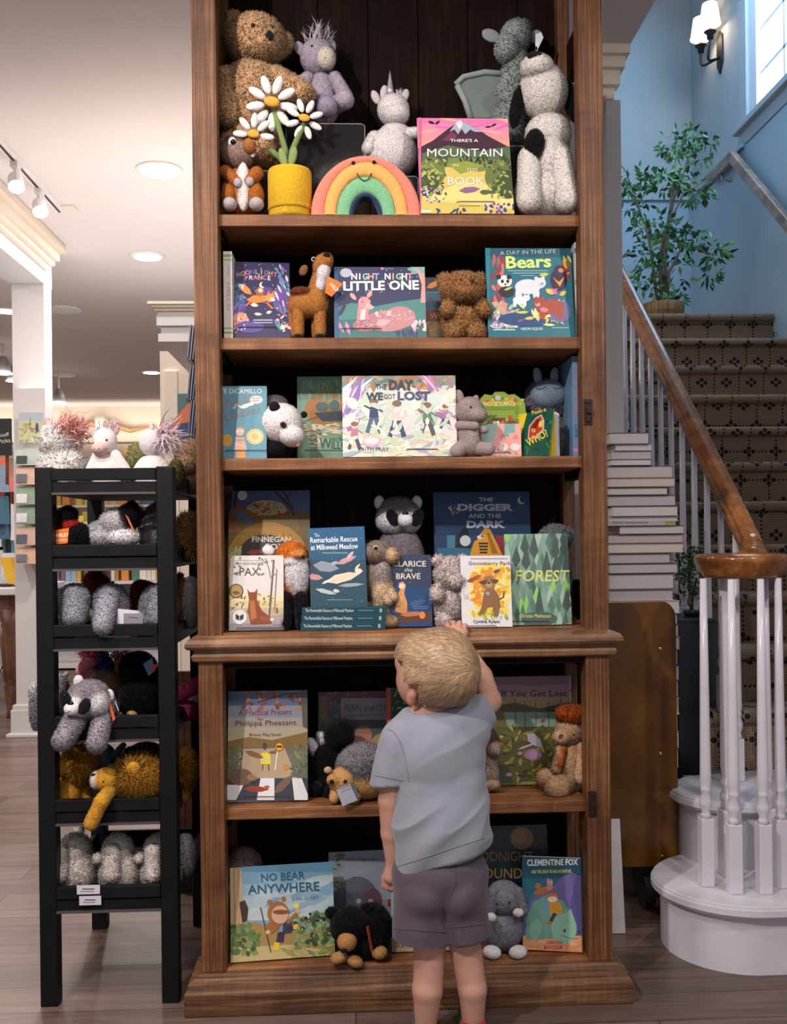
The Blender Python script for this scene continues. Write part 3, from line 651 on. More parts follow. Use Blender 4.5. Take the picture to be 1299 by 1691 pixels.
# ================================================================== kit: soft toys
PLUSH = attr_mat('plush_fabric', .95, .18, 150, .5, .12, .12); FUR = attr_mat('plush_fur', .88, .15, 120, 0, .06, .12); FELT = attr_mat('felt', .9, .08, 200, .3, .1, .2)
EYE = mat('black_bead', '#0c0908', .12, var=.02); THREAD = mat('dark_thread', '#2a211e', .8)
def hx(c): return np.array(lin(c))
class Toy:
    def __init__(s, name, label, cat, Y, bx, by, zs=None, top=None, group=None):
        s.Y, s.m = Y, mpp(Y); s.all = []; s.zs = zs; s.lift = 0; s.seed = sum(map(ord, label)) % 9973; zb = at(bx, by, Y)[2]
        if zs is not None and top is not None: s.zt = at(bx, top, Y)[2]; s.k = (s.zt - zs) / (s.zt - zb)
        else: s.zt, s.k = 0, 1
        b = s.P(bx, by, 0); s.root = thing(name, label, cat, b.tolist(), group); s.nm = {}
    def P(s, px, py, dy=0):
        p = at(px, py, s.Y + dy * s.m)
        p0 = at(px, py, s.Y); p = np.array([p0[0], s.Y + dy * s.m, p0[2]])   # keep the outline's size at the toy's own depth
        p[2] = s.zt - (s.zt - p[2]) * s.k; return p
    def E(s, px, py, rx, ry, c, rd=None, dy=0, rot=0):
        rd = rd or (rx + ry) * .45; a = math.radians(-rot); M = np.array([[math.cos(a), 0, -math.sin(a)], [0, 1, 0], [math.sin(a), 0, math.cos(a)]])
        return ('e', s.P(px, py, dy), np.array([rx, rd, ry]) * s.m, M, hx(c))
    def C(s, x0, y0, r0, x1, y1, r1, c, d0=0, d1=None):
        return ('c', s.P(x0, y0, d0), s.P(x1, y1, d0 if d1 is None else d1), r0 * s.m, r1 * s.m, hx(c))
    def part(s, name, prims, vox=2.0, k=4, fur=None, parent=None, m=None, mark=True, nf=0, kf=1):
        """fur = (length px, width px, blades per px^2, spread)"""
        if mark: s.all += prims
        V, Q, Cc = sdf_mesh(prims, vox * s.m, k * s.m, nf, kf * s.m); NN = None
        if s.zs is not None: V[:, 2] = np.maximum(V[:, 2], s.zs + .0012)
        Fs = Q.tolist(); mm = m or PLUSH; mi = None; sm = True
        if fur:
            L, wd, den = fur[:3]; sp = fur[3] if len(fur) > 3 else .55; T = V[Q]; A = np.linalg.norm(np.cross(T[:, 2] - T[:, 0], T[:, 3] - T[:, 1]), axis=1).sum() / 2
            n = int(min(26000, A / s.m ** 2 * den)); s.seed += 1
            B, BF, bc_, BN = fur_blades(V, Q, Cc, n, L * s.m, wd * s.m, sp, fur[4] if len(fur) > 4 else (0, 0, -.25), s.seed)
            if s.zs is not None: B[:, 2] = np.maximum(B[:, 2], s.zs + .0012)
            NN = np.concatenate([vnormals(V, Q), BN])
            Fs = Fs + (BF + len(V)).tolist(); mi = [0] * len(Q) + [1] * len(BF); sm = True
            V = np.concatenate([V, B]); Cc = np.concatenate([Cc, bc_]); mm = [mm, FUR]
        o = mesh_obj(name, V, Fs, mm, parent or s.root, None, mi, Cc, sm)
        if NN is not None: o.data.normals_split_custom_set_from_vertices(NN.tolist())
        return o
    def surf(s, px, py, lo=-160, hi=60):
        ds = np.arange(lo, hi, 1.0); P = np.array([s.P(px, py, d) for d in ds]); d = np.min([prim_d(P, p) for p in s.all], 0); i = np.argmax(d < 0)
        return ds[i] if (d < 0).any() else 0
    def eye(s, px, py, r, sink=.35, white=None, name='eye', parent=None, dy=None):
        d = s.surf(px, py) - s.lift * .6 if dy is None else dy
        o = parent or s.root
        if white: MB().col(white[1]).ball(s.P(px, py, d + white[0] * .3), np.array([white[0], white[0] * .5, white[0] * (white[2] if len(white) > 2 else 1)]) * s.m).build('eye_patch', FELT, o, smooth=True, useCol=True); d -= white[0] * .25
        MB().ball(s.P(px, py, d + r * sink), r * s.m).build(name, EYE, o, smooth=True)
    def nose(s, px, py, rx, ry, c='#191413', name='nose', parent=None, mt=None, rot=0, dy=None):
        d = s.surf(px, py) - s.lift if dy is None else dy; a = math.radians(-rot); M = np.array([[math.cos(a), 0, -math.sin(a)], [0, 1, 0], [math.sin(a), 0, math.cos(a)]])
        MB().col(c).ball(s.P(px, py, d + min(rx, ry) * .15), np.array([rx, min(rx, ry) * .6, ry]) * s.m, rot=M).build(name, mt or FELT, parent or s.root, smooth=True, useCol=True)
    def stitch(s, pts, w=.8, name='stitched_mouth', parent=None, mt=None):
        MB().tube([s.P(x, y, s.surf(x, y) - .2) for x, y in pts], w * s.m, 5).build(name, mt or THREAD, parent or s.root)
    def tuft(s, name, px, py, dy, rx, ry, n, L, wd, col, d=(0, 0, 1), spread=.4, col2=None, rd=None):
        """a loose tuft of long strands growing from an ellipse"""
        rng = np.random.default_rng(s.seed + 7); s.seed += 3; V = []; Fs = []; Cc = []
        for i in range(n):
            q = rng.normal(0, .5, 3); p = s.P(px + q[0] * rx, py + q[2] * ry, dy + q[1] * (rd or rx)); dd = np.array(d, float) + rng.normal(0, spread, 3); dd /= np.linalg.norm(dd)
            sd = np.cross(dd, rng.normal(0, 1, 3)); sd /= np.linalg.norm(sd); l = L * s.m * rng.uniform(.55, 1.15); w = wd * s.m; g = rng.normal(0, .25, 3); g[2] -= .25
            p2 = p + dd * l * .55; p3 = p + (dd + g * .6) / np.linalg.norm(dd + g * .6) * l
            b = len(V); V += [p - sd * w / 2, p + sd * w / 2, p2 - sd * w * .4, p2 + sd * w * .4, p3]; Fs += [(b, b + 1, b + 3, b + 2), (b + 2, b + 3, b + 4)]
            c = hx(col if col2 is None or rng.random() < .6 else col2) * rng.uniform(.8, 1.15); Cc += [c] * 5
        return mesh_obj(name, V, Fs, FUR, s.root, None, None, np.array(Cc))
    def tag(s, pts, dy, c, art=None, name='paper_tag', th=1.2):
        """a small card hanging from the toy: pts = four photo pixels clockwise from top left"""
        q = [s.P(x, y, d) for (x, y), d in zip(pts, dy if isinstance(dy, (list, tuple)) else [dy] * 4)]
        u, v = q[1] - q[0], q[0] - q[3]; n = np.cross(u, v); n /= np.linalg.norm(n); m = MB().col(c); m.prism([q[3], q[2], q[1], q[0]], -n * th * s.m)
        if art:
            pl = Plane(q[3], u / np.linalg.norm(u), v / np.linalg.norm(v)); A, T = paint(pl, 9, 9, [])
            for a in art:
                A, T = paint(pl, 99, 99, [a], .0003)
                for x in (A, T):
                    if x.n:
                        b = m.n; m.v += x.v; m.c += x.c; m.f += [[i + b for i in f] for f in x.f]; m.m += x.m; m.n += x.n
        m.build(name, PRINT, s.root, useCol=True)
# ================================================================== top shelf
FZ = (5, 1.8, .35, .6)
def riser(x0, x1, ytop, Y0, Y1, zs, label):
    a, b = at(x0, ytop, Y0), at(x1, ytop, Y0); z = a[2]; r = thing('acrylic_riser', label, 'display stand', ((a[0] + b[0]) / 2, Y0, zs))
    MB().box(a[0], b[0], Y0, Y1, z - .003, z - .0005).build('top_plate', CLEAR, r)
    MB().box(a[0], b[0], Y0, Y0 + .003, zs + .001, z - .003).build('front_plate', CLEAR, r)
    e = .0012; MB().tube([(a[0], Y0, zs + .002), (a[0], Y0, z - .008), (a[0] + .008, Y0, z - .0015), (b[0] - .008, Y0, z - .0015), (b[0], Y0, z - .008), (b[0], Y0, zs + .002)], e, 6).build('polished_edge', mat('acrylic_rim', '#b9b2ba', .1, alpha=.55), r)
    return z
TAN = '#d6ad84'
zb = riser(385, 470, 281, .10, .27, ZS[1], 'assumed clear acrylic riser under the big brown bear')  # assumed hidden riser, since the bear's feet sit above the shelf
t = Toy('plush_bear', 'large curly tan brown teddy bear at the top left of the shelf', 'soft toy', .17, 425, 281)
FB = (7, 2.3, .5, .85)
t.lift = 5
t.part('body', [t.E(418, 160, 54, 56, TAN, 46), t.E(412, 205, 46, 40, TAN, 42), t.E(424, 245, 40, 34, TAN, 34)], fur=FB)
hd = t.part('head', [t.E(422, 70, 47, 40, TAN, 38, -4), t.E(436, 88, 30, 22, TAN, 28, -22)], fur=FB)
for e in (t.E(389, 40, 15, 22, TAN, 9, 2, -22), t.E(468, 72, 11, 19, TAN, 10, 6, 20)): t.part('ear', [e], fur=FB)
t.part('arm', [t.C(455, 140, 20, 502, 168, 16, TAN, -14, -30)], fur=FB)
t.part('arm', [t.C(378, 140, 18, 382, 205, 17, TAN, -18, -34)], fur=FB)
t.part('leg', [t.C(405, 240, 24, 436, 263, 17, TAN, -20, -52)], fur=FB); t.part('leg', [t.C(392, 240, 22, 388, 262, 17, TAN, -10, -40)], fur=FB)
t.eye(422, 64, 3.6, parent=hd); t.eye(452, 62, 3.2, parent=hd); t.nose(449, 84, 6.5, 8, parent=hd, rot=-15); t.stitch([(440, 97), (446, 99), (451, 95)], parent=hd)
# donkey on its riser
zr = riser(472, 602, 203, .13, .28, ZS[1], 'clear acrylic riser under the lilac donkey')
LV = '#aa9fae'; t = Toy('plush_donkey', 'lilac grey plush donkey with a pale muzzle and spiky mane', 'soft toy', .2, 535, 207)
FS = (1.8, 1.3, .35, .5)
t.part('body', [t.E(530, 160, 25, 40, LV, 22), t.E(532, 185, 26, 20, LV, 22)], fur=FS)
hd = t.part('head', [t.E(525, 95, 29, 30, LV, 26)], fur=FS); t.part('muzzle', [t.E(539, 106, 15.5, 18, '#d3cabb', 14, -20)], parent=hd, fur=(1.5, 1.4, .3))
for x, y, r in ((494, 78, -30), (546, 76, 10)): t.part('ear', [t.E(x, y, 9, 13, LV, 5, 4, r)])
t.part('arm', [t.C(508, 135, 12, 480, 160, 12, LV, -8, -14)], fur=FS); t.part('arm', [t.C(553, 133, 11, 569, 165, 12, LV, -8, -16)], fur=FS)
t.part('leg', [t.C(530, 178, 15, 541, 192, 16, '#a296aa', -14, -36)], fur=FS); t.part('leg', [t.C(552, 180, 12, 569, 178, 15, '#b3a8ba', -10, -30)], fur=FS)
t.eye(516, 88, 2.4, parent=hd); t.eye(545, 87, 2.2, parent=hd); t.stitch([(530, 105), (538, 112), (549, 109), (552, 104)], .6, parent=hd)
for x in (535, 542): t.eye(x, 96, 1.0, name='nostril', parent=hd)
t.tuft('mane', 528, 72, 0, 16, 5, 110, 34, 2.2, '#c9bfc8', (0.05, -.1, 1), .42, '#a99fb0')
# unicorn
riser(615, 690, 290, .16, .28, ZS[1], 'assumed clear acrylic riser behind the rainbow, under the white unicorn')  # assumed riser lifting the unicorn, out of view behind the rainbow
WH = '#e2dcdc'; t = Toy('plush_unicorn', 'white plush unicorn with a silver horn behind the rainbow', 'soft toy', .215, 648, 290)
t.part('body', [t.E(645, 255, 44, 42, WH, 34), t.E(652, 225, 26, 22, WH, 24)], fur=FS)
hd = t.part('head', [t.E(649, 182, 26, 26, WH, 24), t.E(654, 194, 21, 17, WH, 20, -12)], fur=FS)
MB().lathe(t.P(644, 161, -4), [(7.5 * t.m, 0), (5.5 * t.m, 12 * t.m), (4.2 * t.m, 20 * t.m), (2 * t.m, 34 * t.m), (.3 * t.m, 43 * t.m)], 14).build('horn', mat('silver_fabric', '#b9bac4', .35, .5), hd, smooth=True)
for x, y, r in ((620, 160, -25), (634, 152, 10), (668, 158, 20)): t.part('ear', [t.E(x, y, 7, 13, '#cfc3c6', 4, 2, r)], parent=hd)
t.part('arm', [t.C(668, 225, 11, 686, 226, 9, WH, -6, -16)], fur=FS); t.part('arm', [t.C(618, 232, 12, 608, 252, 11, WH, -8, -18)], fur=FS)
t.tuft('mane', 655, 158, 6, 9, 4, 40, 14, 2, '#d9d0d8', (.2, 0, 1), .5)
for x in (645, 661): t.eye(x, 183, 1.6, parent=hd)
# dragon
GD = '#a0aaa7'; riser(790, 872, 240, .16, .28, ZS[1], 'assumed clear acrylic riser under the grey winged dragon')  # assumed riser lifting the dragon, out of view behind the book
t = Toy('plush_dragon', 'grey green plush dragon with a felt wing, behind the mountain book', 'soft toy', .225, 850, 240)
t.part('body', [t.E(846, 160, 25, 38, GD, 24), t.E(846, 205, 30, 36, GD, 28), t.C(852, 100, 17, 850, 130, 20, GD)], fur=FB)
hd = t.part('head', [t.E(851, 62, 25, 25, GD, 24), t.E(836, 86, 20, 23, GD, 22, -10), t.E(856, 45, 20, 10, '#7b8383', 18)], fur=(4, 2, .5, .8))
t.part('ear', [t.E(811, 58, 17, 11, '#8f9a9c', 4, 2, 22)], m=FELT); t.part('ear', [t.E(886, 59, 12, 12, '#8f9a9c', 4, 4, -20)], m=FELT)
wing = [(752, 137), (763, 126), (798, 118), (838, 121), (834, 160), (826, 193), (775, 193), (766, 165)]
m = MB().col('#76827f'); m.prism([t.P(x, y, 4) for x, y in wing], (0, 5 * t.m, 0)); m.build('wing', FELT, t.root, useCol=True, bevel=.002)
for pts in ([(753, 138), (765, 126), (800, 118), (838, 121)], [(755, 140), (768, 166), (777, 194)]): MB().col('#94a09c').tube([t.P(x, y, 3) for x, y in pts], 5 * t.m, 8).build('wing_edge', FELT, t.root, useCol=True, smooth=True)
t.eye(857, 64, 2.2, parent=hd); t.stitch([(824, 98), (834, 104), (846, 101)], .8, parent=hd)
for x in (826, 836): t.eye(x, 82, 1.3, name='nostril', parent=hd)
t.tag([(879, 70), (888, 66), (892, 75), (879, 102)], -26, '#dfe6ea', [pg([(881, 73), (888, 69), (890, 75), (881, 98)], '#f3f4f4'), el(884, 80, 3, 4, '#b55a4a')])
# black and white dog
DW = '#e2dcd6'; BKF = '#131114'; t = Toy('plush_dog', 'large white plush dog with black ears and a black chest patch, looking up', 'soft toy', .125, 900, 374, ZS[1], 101)
FD = (2.4, 1.4, .4, .6)
t.part('body', [t.E(905, 222, 38, 34, DW, 34), t.E(900, 275, 46, 48, DW, 42), t.E(899, 325, 52, 42, DW, 46), t.E(876, 257, 17, 31, BKF, 14, -33, 4), t.E(866, 342, 6, 15, BKF, 8, -42)], fur=FD, vox=2)
hd = t.part('head', [t.E(897, 152, 40, 46, DW, 38), t.E(882, 122, 27, 20, DW, 26, -22)], fur=FD)
t.part('ear', [t.E(853, 178, 11, 37, BKF, 9, -4, 12)], fur=FD); t.part('ear', [t.E(942, 166, 12, 37, BKF, 9, 0, -10)], fur=FD)
for x in (866, 927): t.part('leg', [t.C(x + (884 - x) * .2, 270, 18, x, 345, 20, DW, -26, -40)], fur=FD)
t.nose(875, 112, 13, 7.5, rot=-4, parent=hd); t.stitch([(862, 134), (868, 139), (876, 135), (886, 137), (893, 134)], .9, parent=hd)
for x in (908, 888): t.eye(x, 108, 1.8, parent=hd)
# daisy pot
t = Toy('plush_daisy_pot', 'yellow plush flower pot with three smiling white daisies', 'soft toy', .075, 478, 363, ZS[1], 282)
YL = '#e3b52e'
c = t.P(479, 363); V = MB().col(YL); hh = (t.P(479, 282) - c)[2]; r = 36 * t.m
V.lathe(c, [(0, 0), (r * .9, .0), (r * .97, .008), (r * .97, .03), (r, .032), (r, hh * .93), (r * .96, hh * .985), (r * .8, hh), (0, hh)], 32).build('pot', PLUSH, t.root, useCol=True, smooth=True)
MB().col('#d0a01f').lathe(c + np.array([0, 0, .022]), [(r * 1.0, 0), (r * 1.03, .006), (r * 1.0, .012)], 32).build('pot_seam', PLUSH, t.root, useCol=True, smooth=True)
t.part('soil', [t.E(479, 284, 32, 7, '#85787c', 30)])
GN = '#7d9455'
for pts in ([(476, 280), (470, 245), (458, 205), (452, 182)], [(480, 280), (482, 250), (494, 225), (502, 206)], [(474, 280), (462, 260), (440, 246), (420, 232)]):
    MB().col(GN).tube([t.P(x, y, d) for (x, y), d in zip(pts, (2, 0, -6, -2))], [5 * t.m, 5 * t.m, 4.5 * t.m, 4 * t.m], 10).build('stem', FELT, t.root, useCol=True, smooth=True)
for x, y, rt in ((468, 266, -14), (484, 264, 14)): t.part('leaf', [t.E(x, y, 7, 17, '#8aa062', 4, -14, rt)], m=FELT)
for cx, cy, R, sx, ph, n in ((450, 178, 43, 1, .2, 9), (503, 204, 32, 1, .5, 8), (420, 230, 34, 1, .1, 8)):
    for k in range(n):
        a = 2 * math.pi * k / n + ph; x, y = cx + R * .64 * math.cos(a), cy + R * .64 * math.sin(a) * .92
        t.part('petal', [t.E(x, y, R * .17, R * .37, '#f3f0ec', R * .12, -14 + 3 * math.sin(a) * R * .1, 90 + math.degrees(a))], vox=1.5, mark=False)
    fc = t.part('flower_face', [t.E(cx, cy, R * .3, R * .2, '#eeb14b', R * .12, -20, 12)], vox=1.5)
    for dx in (-3, 4): t.eye(cx + dx * R / 40, cy - 1, .9, parent=fc)
# chipmunk
OB = '#b0662b'; t = Toy('plush_chipmunk', 'orange brown plush chipmunk with a white belly at the left end', 'soft toy', .095, 399, 368, ZS[1], 228)
t.part('body', [t.E(399, 318, 33, 40, OB, 28), t.E(404, 316, 11, 40, '#efe9e4', 10, -20)], fur=FS)
hd = t.part('head', [t.E(393, 254, 30, 26, '#9c8274', 27), t.E(395, 238, 27, 13, '#6d4a39', 24, -1)], fur=FS)
t.part('snout', [t.E(414, 249, 11, 13, '#b0733e', 11, -20)], parent=hd, fur=FS)
for x in (374, 416): t.part('ear', [t.E(x, 232, 7, 7, '#7a4f3a', 4, 4)], parent=hd)
t.eye(388, 245, 4.6, white=(9.5, '#f1ece8', 1.15), parent=hd, sink=.1); t.nose(422, 247, 3, 3, '#5b3a2c', parent=hd)
for pts in ((374, 290, 395, 311), (425, 292, 414, 309)):
    a = t.part('arm', [t.C(pts[0], pts[1], 11, pts[2], pts[3], 8, OB, -14, -27)], fur=FS); t.part('paw', [t.E(pts[2] + 1, pts[3] + 2, 7, 8, '#b7abb0', 6, -31)], parent=a)
for x in (380, 424):
    l = t.part('leg', [t.E(x, 330, 13, 20, OB, 16, -18)], fur=FS); t.part('foot', [t.E(x + 2, 347, 12, 11, '#b9adb3', 14, -28)], parent=l)
# rainbow
t = Toy('plush_rainbow', 'smiling plush rainbow with coral, yellow and green bands', 'soft toy', .055, 604, 358)
zs = ZS[1]; cxr, czr = at(604, 356, t.Y)[0], zs + .002
def band(name, h0, h1, v0, v1, col, dep):
    V = []; Fs = []; n, kk = 44, 16; hm, hr, vm, vr = (h0 + h1) / 2 * t.m, (h1 - h0) / 2 * t.m * 1.06, (v0 + v1) / 2 * t.m, (v1 - v0) / 2 * t.m * 1.06
    for i in range(n + 1):
        a = math.pi * i / n
        for k in range(kk):
            b = 2 * math.pi * k / kk; c_, s_ = math.copysign(abs(math.cos(b)) ** .55, math.cos(b)), math.copysign(abs(math.sin(b)) ** .55, math.sin(b)); wob = 1 + .025 * math.sin(i * 2.1 + k)
            V.append((cxr - (hm + hr * c_) * math.cos(a), t.Y + dep * t.m * s_ * wob, czr + (vm + vr * c_) * math.sin(a)))
    for i in range(n):
        for k in range(kk): Fs.append((i * kk + k, i * kk + (k + 1) % kk, (i + 1) * kk + (k + 1) % kk, (i + 1) * kk + k))
    Fs += [tuple(range(kk)), tuple(range(n * kk, n * kk + kk))[::-1]]
    mesh_obj(name, V, Fs, PLUSH, t.root, None, None, np.tile(hx(col), (len(V), 1)), True)
band('coral_band', 68, 90, 86, 98, '#ef8f7c', 15); band('yellow_band', 48, 69, 63, 88, '#f4b768', 17); band('green_band', 26, 49, 36, 64, '#86c295', 16); band('navy_lining', 21, 27, 30, 37, '#2d4467', 14)
for x, y in ((583, 275), (617, 274)): t.eye(x, y, 3.2, dy=-17)
MB().tube([t.P(x, y, -17) for x, y in [(589, 292), (593, 300), (601, 305), (608, 302), (613, 292)]], .8 * t.m, 5).build('stitched_smile', THREAD, t.root)
# the mountain picture book
A = [bands(680, 860, [190, 205, 218, 232, 246, 262], ['#e67fae', '#ee8fae', '#f297a0', '#f5a48e', '#f6b184']), leaves(14, 692, 196, 850, 222, 40, 5, ['#d977b8', '#f3b09a'], 3, 0),
     pg([(688, 246), (715, 232), (738, 214), (752, 204), (760, 198), (772, 205), (790, 214), (806, 225), (840, 243), (850, 258), (850, 275), (688, 275)], '#4a3341'),
     pg([(742, 218), (752, 203), (760, 198), (775, 207), (797, 218), (784, 218), (776, 214), (768, 222), (762, 213), (756, 222), (750, 214)], '#a9b3c8'), pg([(752, 203), (760, 198), (764, 206), (758, 214)], '#e9dfe0'), pg([(730, 232), (745, 218), (755, 224), (748, 233)], '#7b3f5c'),
     pg([(688, 256), (740, 240), (790, 250), (850, 240), (852, 290), (688, 290)], '#5c7152'), pg([(688, 268), (760, 260), (852, 266), (852, 292), (688, 292)], '#7e8b50'),
     leaves(40, 760, 258, 852, 274, 12, 3, ['#3d4a38', '#2f3d34'], 5, 90), leaves(30, 690, 258, 740, 268, 10, 3, ['#47573d'], 6, 90),
     pg([(688, 285), (740, 276), (790, 284), (852, 276), (856, 360), (688, 360)], '#d9c36a'), pg([(740, 272), (770, 266), (800, 274), (760, 288)], '#93a04e'), pg([(760, 300), (800, 305), (852, 322), (852, 345), (700, 330)], '#e8d98a'),
     el(713, 285, 22, 26, '#76834a'), el(705, 300, 20, 22, '#4f5b3f'), el(826, 292, 26, 26, '#6d7c47'), el(838, 305, 20, 24, '#4d5a3e'),
     leaves(60, 692, 262, 736, 325, 9, 4, ['#9aa55a', '#3f4d38', '#b9bf6b', '#5d6b45'], 8), leaves(60, 806, 266, 852, 330, 9, 4, ['#8f9c52', '#46553b', '#a9b060'], 9),
     leaf(775, 314, 36, 10, -6, '#8f6a8e'), el(800, 318, 8, 4, '#59684a'), el(812, 318, 6, 3, '#59684a'),
     dots(40, 694, 310, 735, 335, 2.2, ['#e8e4ee', '#4a5da0', '#d98aa0', '#6f86c0'], 4), dots(34, 800, 336, 852, 356, 3, ['#3f4f9a', '#8a5aa0', '#d8d3e6', '#59407a'], 11), leaves(20, 722, 346, 770, 358, 8, 3, ['#39508f', '#4d5d3c'], 12),
     leaf(712, 203, 12, 4, 18, '#2f2730'), leaf(722, 203, 10, 3.5, -40, '#2f2730'), leaf(806, 210, 12, 2.5, -5, '#2f2730'), leaf(815, 207, 10, 3, -25, '#2f2730'),
     rc(694, 348, 712, 352, '#dfe8d2'), rc(691, 190, 695, 360, '#d36f9d'),
     tx("THERE'S A", 766, 233, 5, '#f3ecec', 46, .0, .01), tx('MOUNTAIN', 767, 253, 13, '#f6f1ee', 124), tx('IN', 752, 274, 5, '#ece7cf', 9), tx('THIS', 779, 281, 5, '#ece7cf', 19), tx('BOOK', 769, 300, 13, '#f6f1ee', 60), tx('Words by a small mountain', 775, 341, 2.5, '#8d8347', 40)]
A[-1] = rc(757, 340, 792, 341.2, '#a99c55')
book('picture_book', 'pink and green mountain picture book on the top shelf', 'book', (694, 354), (849, 355), (691, 195), '#cf7aa5', A, ZS[1], .03, 17, .012, lip=(755, 815, 334))
# ================================================================== second shelf
def spine_out(label, x0, x1, y0, y1, Y, zs, cov, art, depth=.17, name='picture_book', group=None, pages=True):
    a, b = at(x0, y1, Y), at(x1, y1, Y); zt = at(x0, y0, Y)[2]; w = b[0] - a[0]; r = thing(name, label, 'book', ((a[0] + b[0]) / 2, Y, zs + .001), group); z0 = zs + .001
    m = MB().col(cov); m.box(a[0], b[0], Y, Y + .002, z0, zt).box(a[0], a[0] + .002, Y + .002, Y + depth, z0, zt).box(b[0] - .002, b[0], Y + .002, Y + depth, z0, zt); m.build('cover', PRINT, r, useCol=True)
    MB().box(a[0] + .002, b[0] - .002, Y + .003, Y + depth - .003, z0 + .002, zt - .002).build('pages', PAGE, r)
    A_, T_ = paint(Plane((a[0], Y, z0), (1, 0, 0), (0, 0, 1)), w, zt - z0, art)
    if A_.n: A_.build('cover_art', PRINT, r, useCol=True)
    if T_.n: T_.build('lettering', LETTER, r, useCol=True)
    return r
spine_out('white picture book with green bands seen by its spine, left end of second shelf', 370, 384, 415, 561, .062, ZS[2], '#e6e1da', [rc(360, 420, 390, 424, '#8fb06c'), rc(360, 428, 390, 430, '#8fb06c'), rc(360, 548, 390, 551, '#8fb06c'), rc(360, 541, 390, 543, '#8fb06c'), tx('HELLO', 377, 490, 5, '#c9b98f', 46, 90), tx('spring', 377, 445, 3, '#b9ae98', 16, 90)])
spine_out('thin white book seen by its spine, right end of second shelf', 950, 958, 400, 560, .07, ZS[2], '#c9ccd2', [rc(940, 462, 960, 470, '#a7a03a'), rc(940, 410, 960, 418, '#6c6f78')])
g = random.Random(4)
def rainbow_text(s, x0, x1, y, h, cols, arc=0, bold=.02):
    out = []; n = len(s)
    for i, ch in enumerate(s):
        if ch == ' ': continue
        u = (i + .5) / n; out.append(tx(ch, x0 + (x1 - x0) * u, y - arc * (1 - (2 * u - 1) ** 2), h, cols[i % len(cols)], None, arc * 1.6 * (2 * u - 1), bold))
    return ('g', out)
A = [rc(370, 425, 490, 560, '#2d2b55'), dots(50, 384, 436, 475, 520, 1.2, ['#d87fae', '#f0d7a0', '#9fb6d8'], 2), rainbow_text('MOONLIGHT', 390, 458, 455, 7.5, ['#8f86c8', '#e79a6b', '#d77fb0', '#6d6dab', '#8fb6c8', '#f0c56e'], 6), rainbow_text('PRANCE', 403, 448, 460, 7.5, ['#b48ad0', '#e9d9c8', '#d97fae', '#e8a070'], 2),
     el(386, 505, 20, 26, '#5a3f92'), el(466, 495, 16, 22, '#6a459a'), el(440, 488, 14, 14, '#5b3d8e'), leaves(34, 384, 470, 402, 535, 16, 4, ['#6f58b8', '#3c8a8a', '#a07fd0', '#2f6f86'], 3), leaves(34, 455, 440, 478, 545, 16, 4, ['#4f9aa0', '#8a68c0', '#e2d1e0', '#2e6d86'], 4, 60),
     leaf(405, 478, 28, 11, 40, '#f0954a'), leaf(398, 473, 12, 7, 40, '#f6e6d2'), leaf(427, 494, 42, 13, -4, '#ee8a3a'), el(446, 492, 8, 7, '#f09a4e'), pg([(440, 488), (443, 480), (447, 487)], '#e07a2c'), pg([(447, 486), (452, 480), (453, 489)], '#e07a2c'), leaf(450, 495, 9, 5, 20, '#f7efe6'), ln([(414, 498), (406, 505)], 3, '#d9742a'), ln([(440, 500), (450, 510)], 3, '#d9742a'), el(429, 482, 7, 8, '#a0603f'), el(430, 480, 4, 3.5, '#e8d0b8'),
     el(433, 471, 5, 5, '#f0e6d0'), el(436, 470, 4.5, 4.5, '#2d2b55'), leaf(420, 504, 14, 6, 10, '#e5dccb'), leaf(444, 516, 10, 5, -15, '#e5dccb'), leaf(426, 519, 14, 5, 5, '#d8cfc6'),
     el(397, 530, 13, 14, '#e59a78'), rc(391, 520, 404, 546, '#e8b48e'), el(412, 540, 24, 10, '#574a94'), dots(24, 386, 515, 410, 550, 2, ['#f2e0c8', '#ef8a5a', '#a84f78'], 5), dots(20, 455, 500, 480, 548, 2.2, ['#f2a0b0', '#f0e3d4', '#e2703f'], 6), el(467, 541, 4, 4, '#f1e4d0'),
     tx('by Stories', 434, 529, 2.6, '#cfcadf', 32), tx('pictures', 434, 534, 2.6, '#cfcadf', 32)]
A[-2] = rc(418, 528, 450, 530, '#b9b6d0'); A[-1] = rc(419, 532.5, 450, 534, '#b9b6d0')
book('picture_book', 'dark blue picture book with an orange fox leaping under the moon', 'book', (386, 554), (480, 557), (382, 432), '#2d2b55', A, ZS[2], .075, 12, .011, yaw=.09, lip=(395, 455, 541))
# fawn
FA = '#b87a3f'; t = Toy('plush_fawn', 'brown plush fawn with black hooves and its nose in the air', 'soft toy', .09, 510, 565, ZS[2], 421)
FF = (1.8, 1.3, .35, .5)
t.part('body', [t.E(502, 502, 26, 24, FA, 22), t.E(524, 500, 18, 26, FA, 20, -6), t.E(497, 485, 18, 9, '#6d3822', 16, -8)], fur=FF)
dts = MB().col('#e8dccb')
for x, y in [(487, 483), (494, 479), (501, 481), (508, 484), (490, 489), (498, 488), (505, 490)]: dts.ball(t.P(x, y, t.surf(x, y) + .5), np.array([2.2, 1.2, 1]) * t.m, 8, 5)
hd = t.part('head', [t.E(532, 440, 15, 20, FA, 17, -4, 14), t.E(539, 434, 11, 13, FA, 13, -12, 10), t.C(529, 462, 15, 524, 485, 17, FA)], fur=FF)
t.part('throat_patch', [t.E(534, 452, 11, 19, '#eae6ea', 10, -13, 10), t.E(530, 474, 9, 13, '#eae6ea', 7, -13)], fur=FF)
t.part('ear', [t.E(501, 446, 7, 10, '#8a5c3c', 5, 2, 25)], parent=hd); t.eye(518, 430, 2.6, white=(4, '#e9e2d8'), parent=hd, sink=.1, dy=-8); t.nose(540, 428, 6, 5.5, parent=hd)
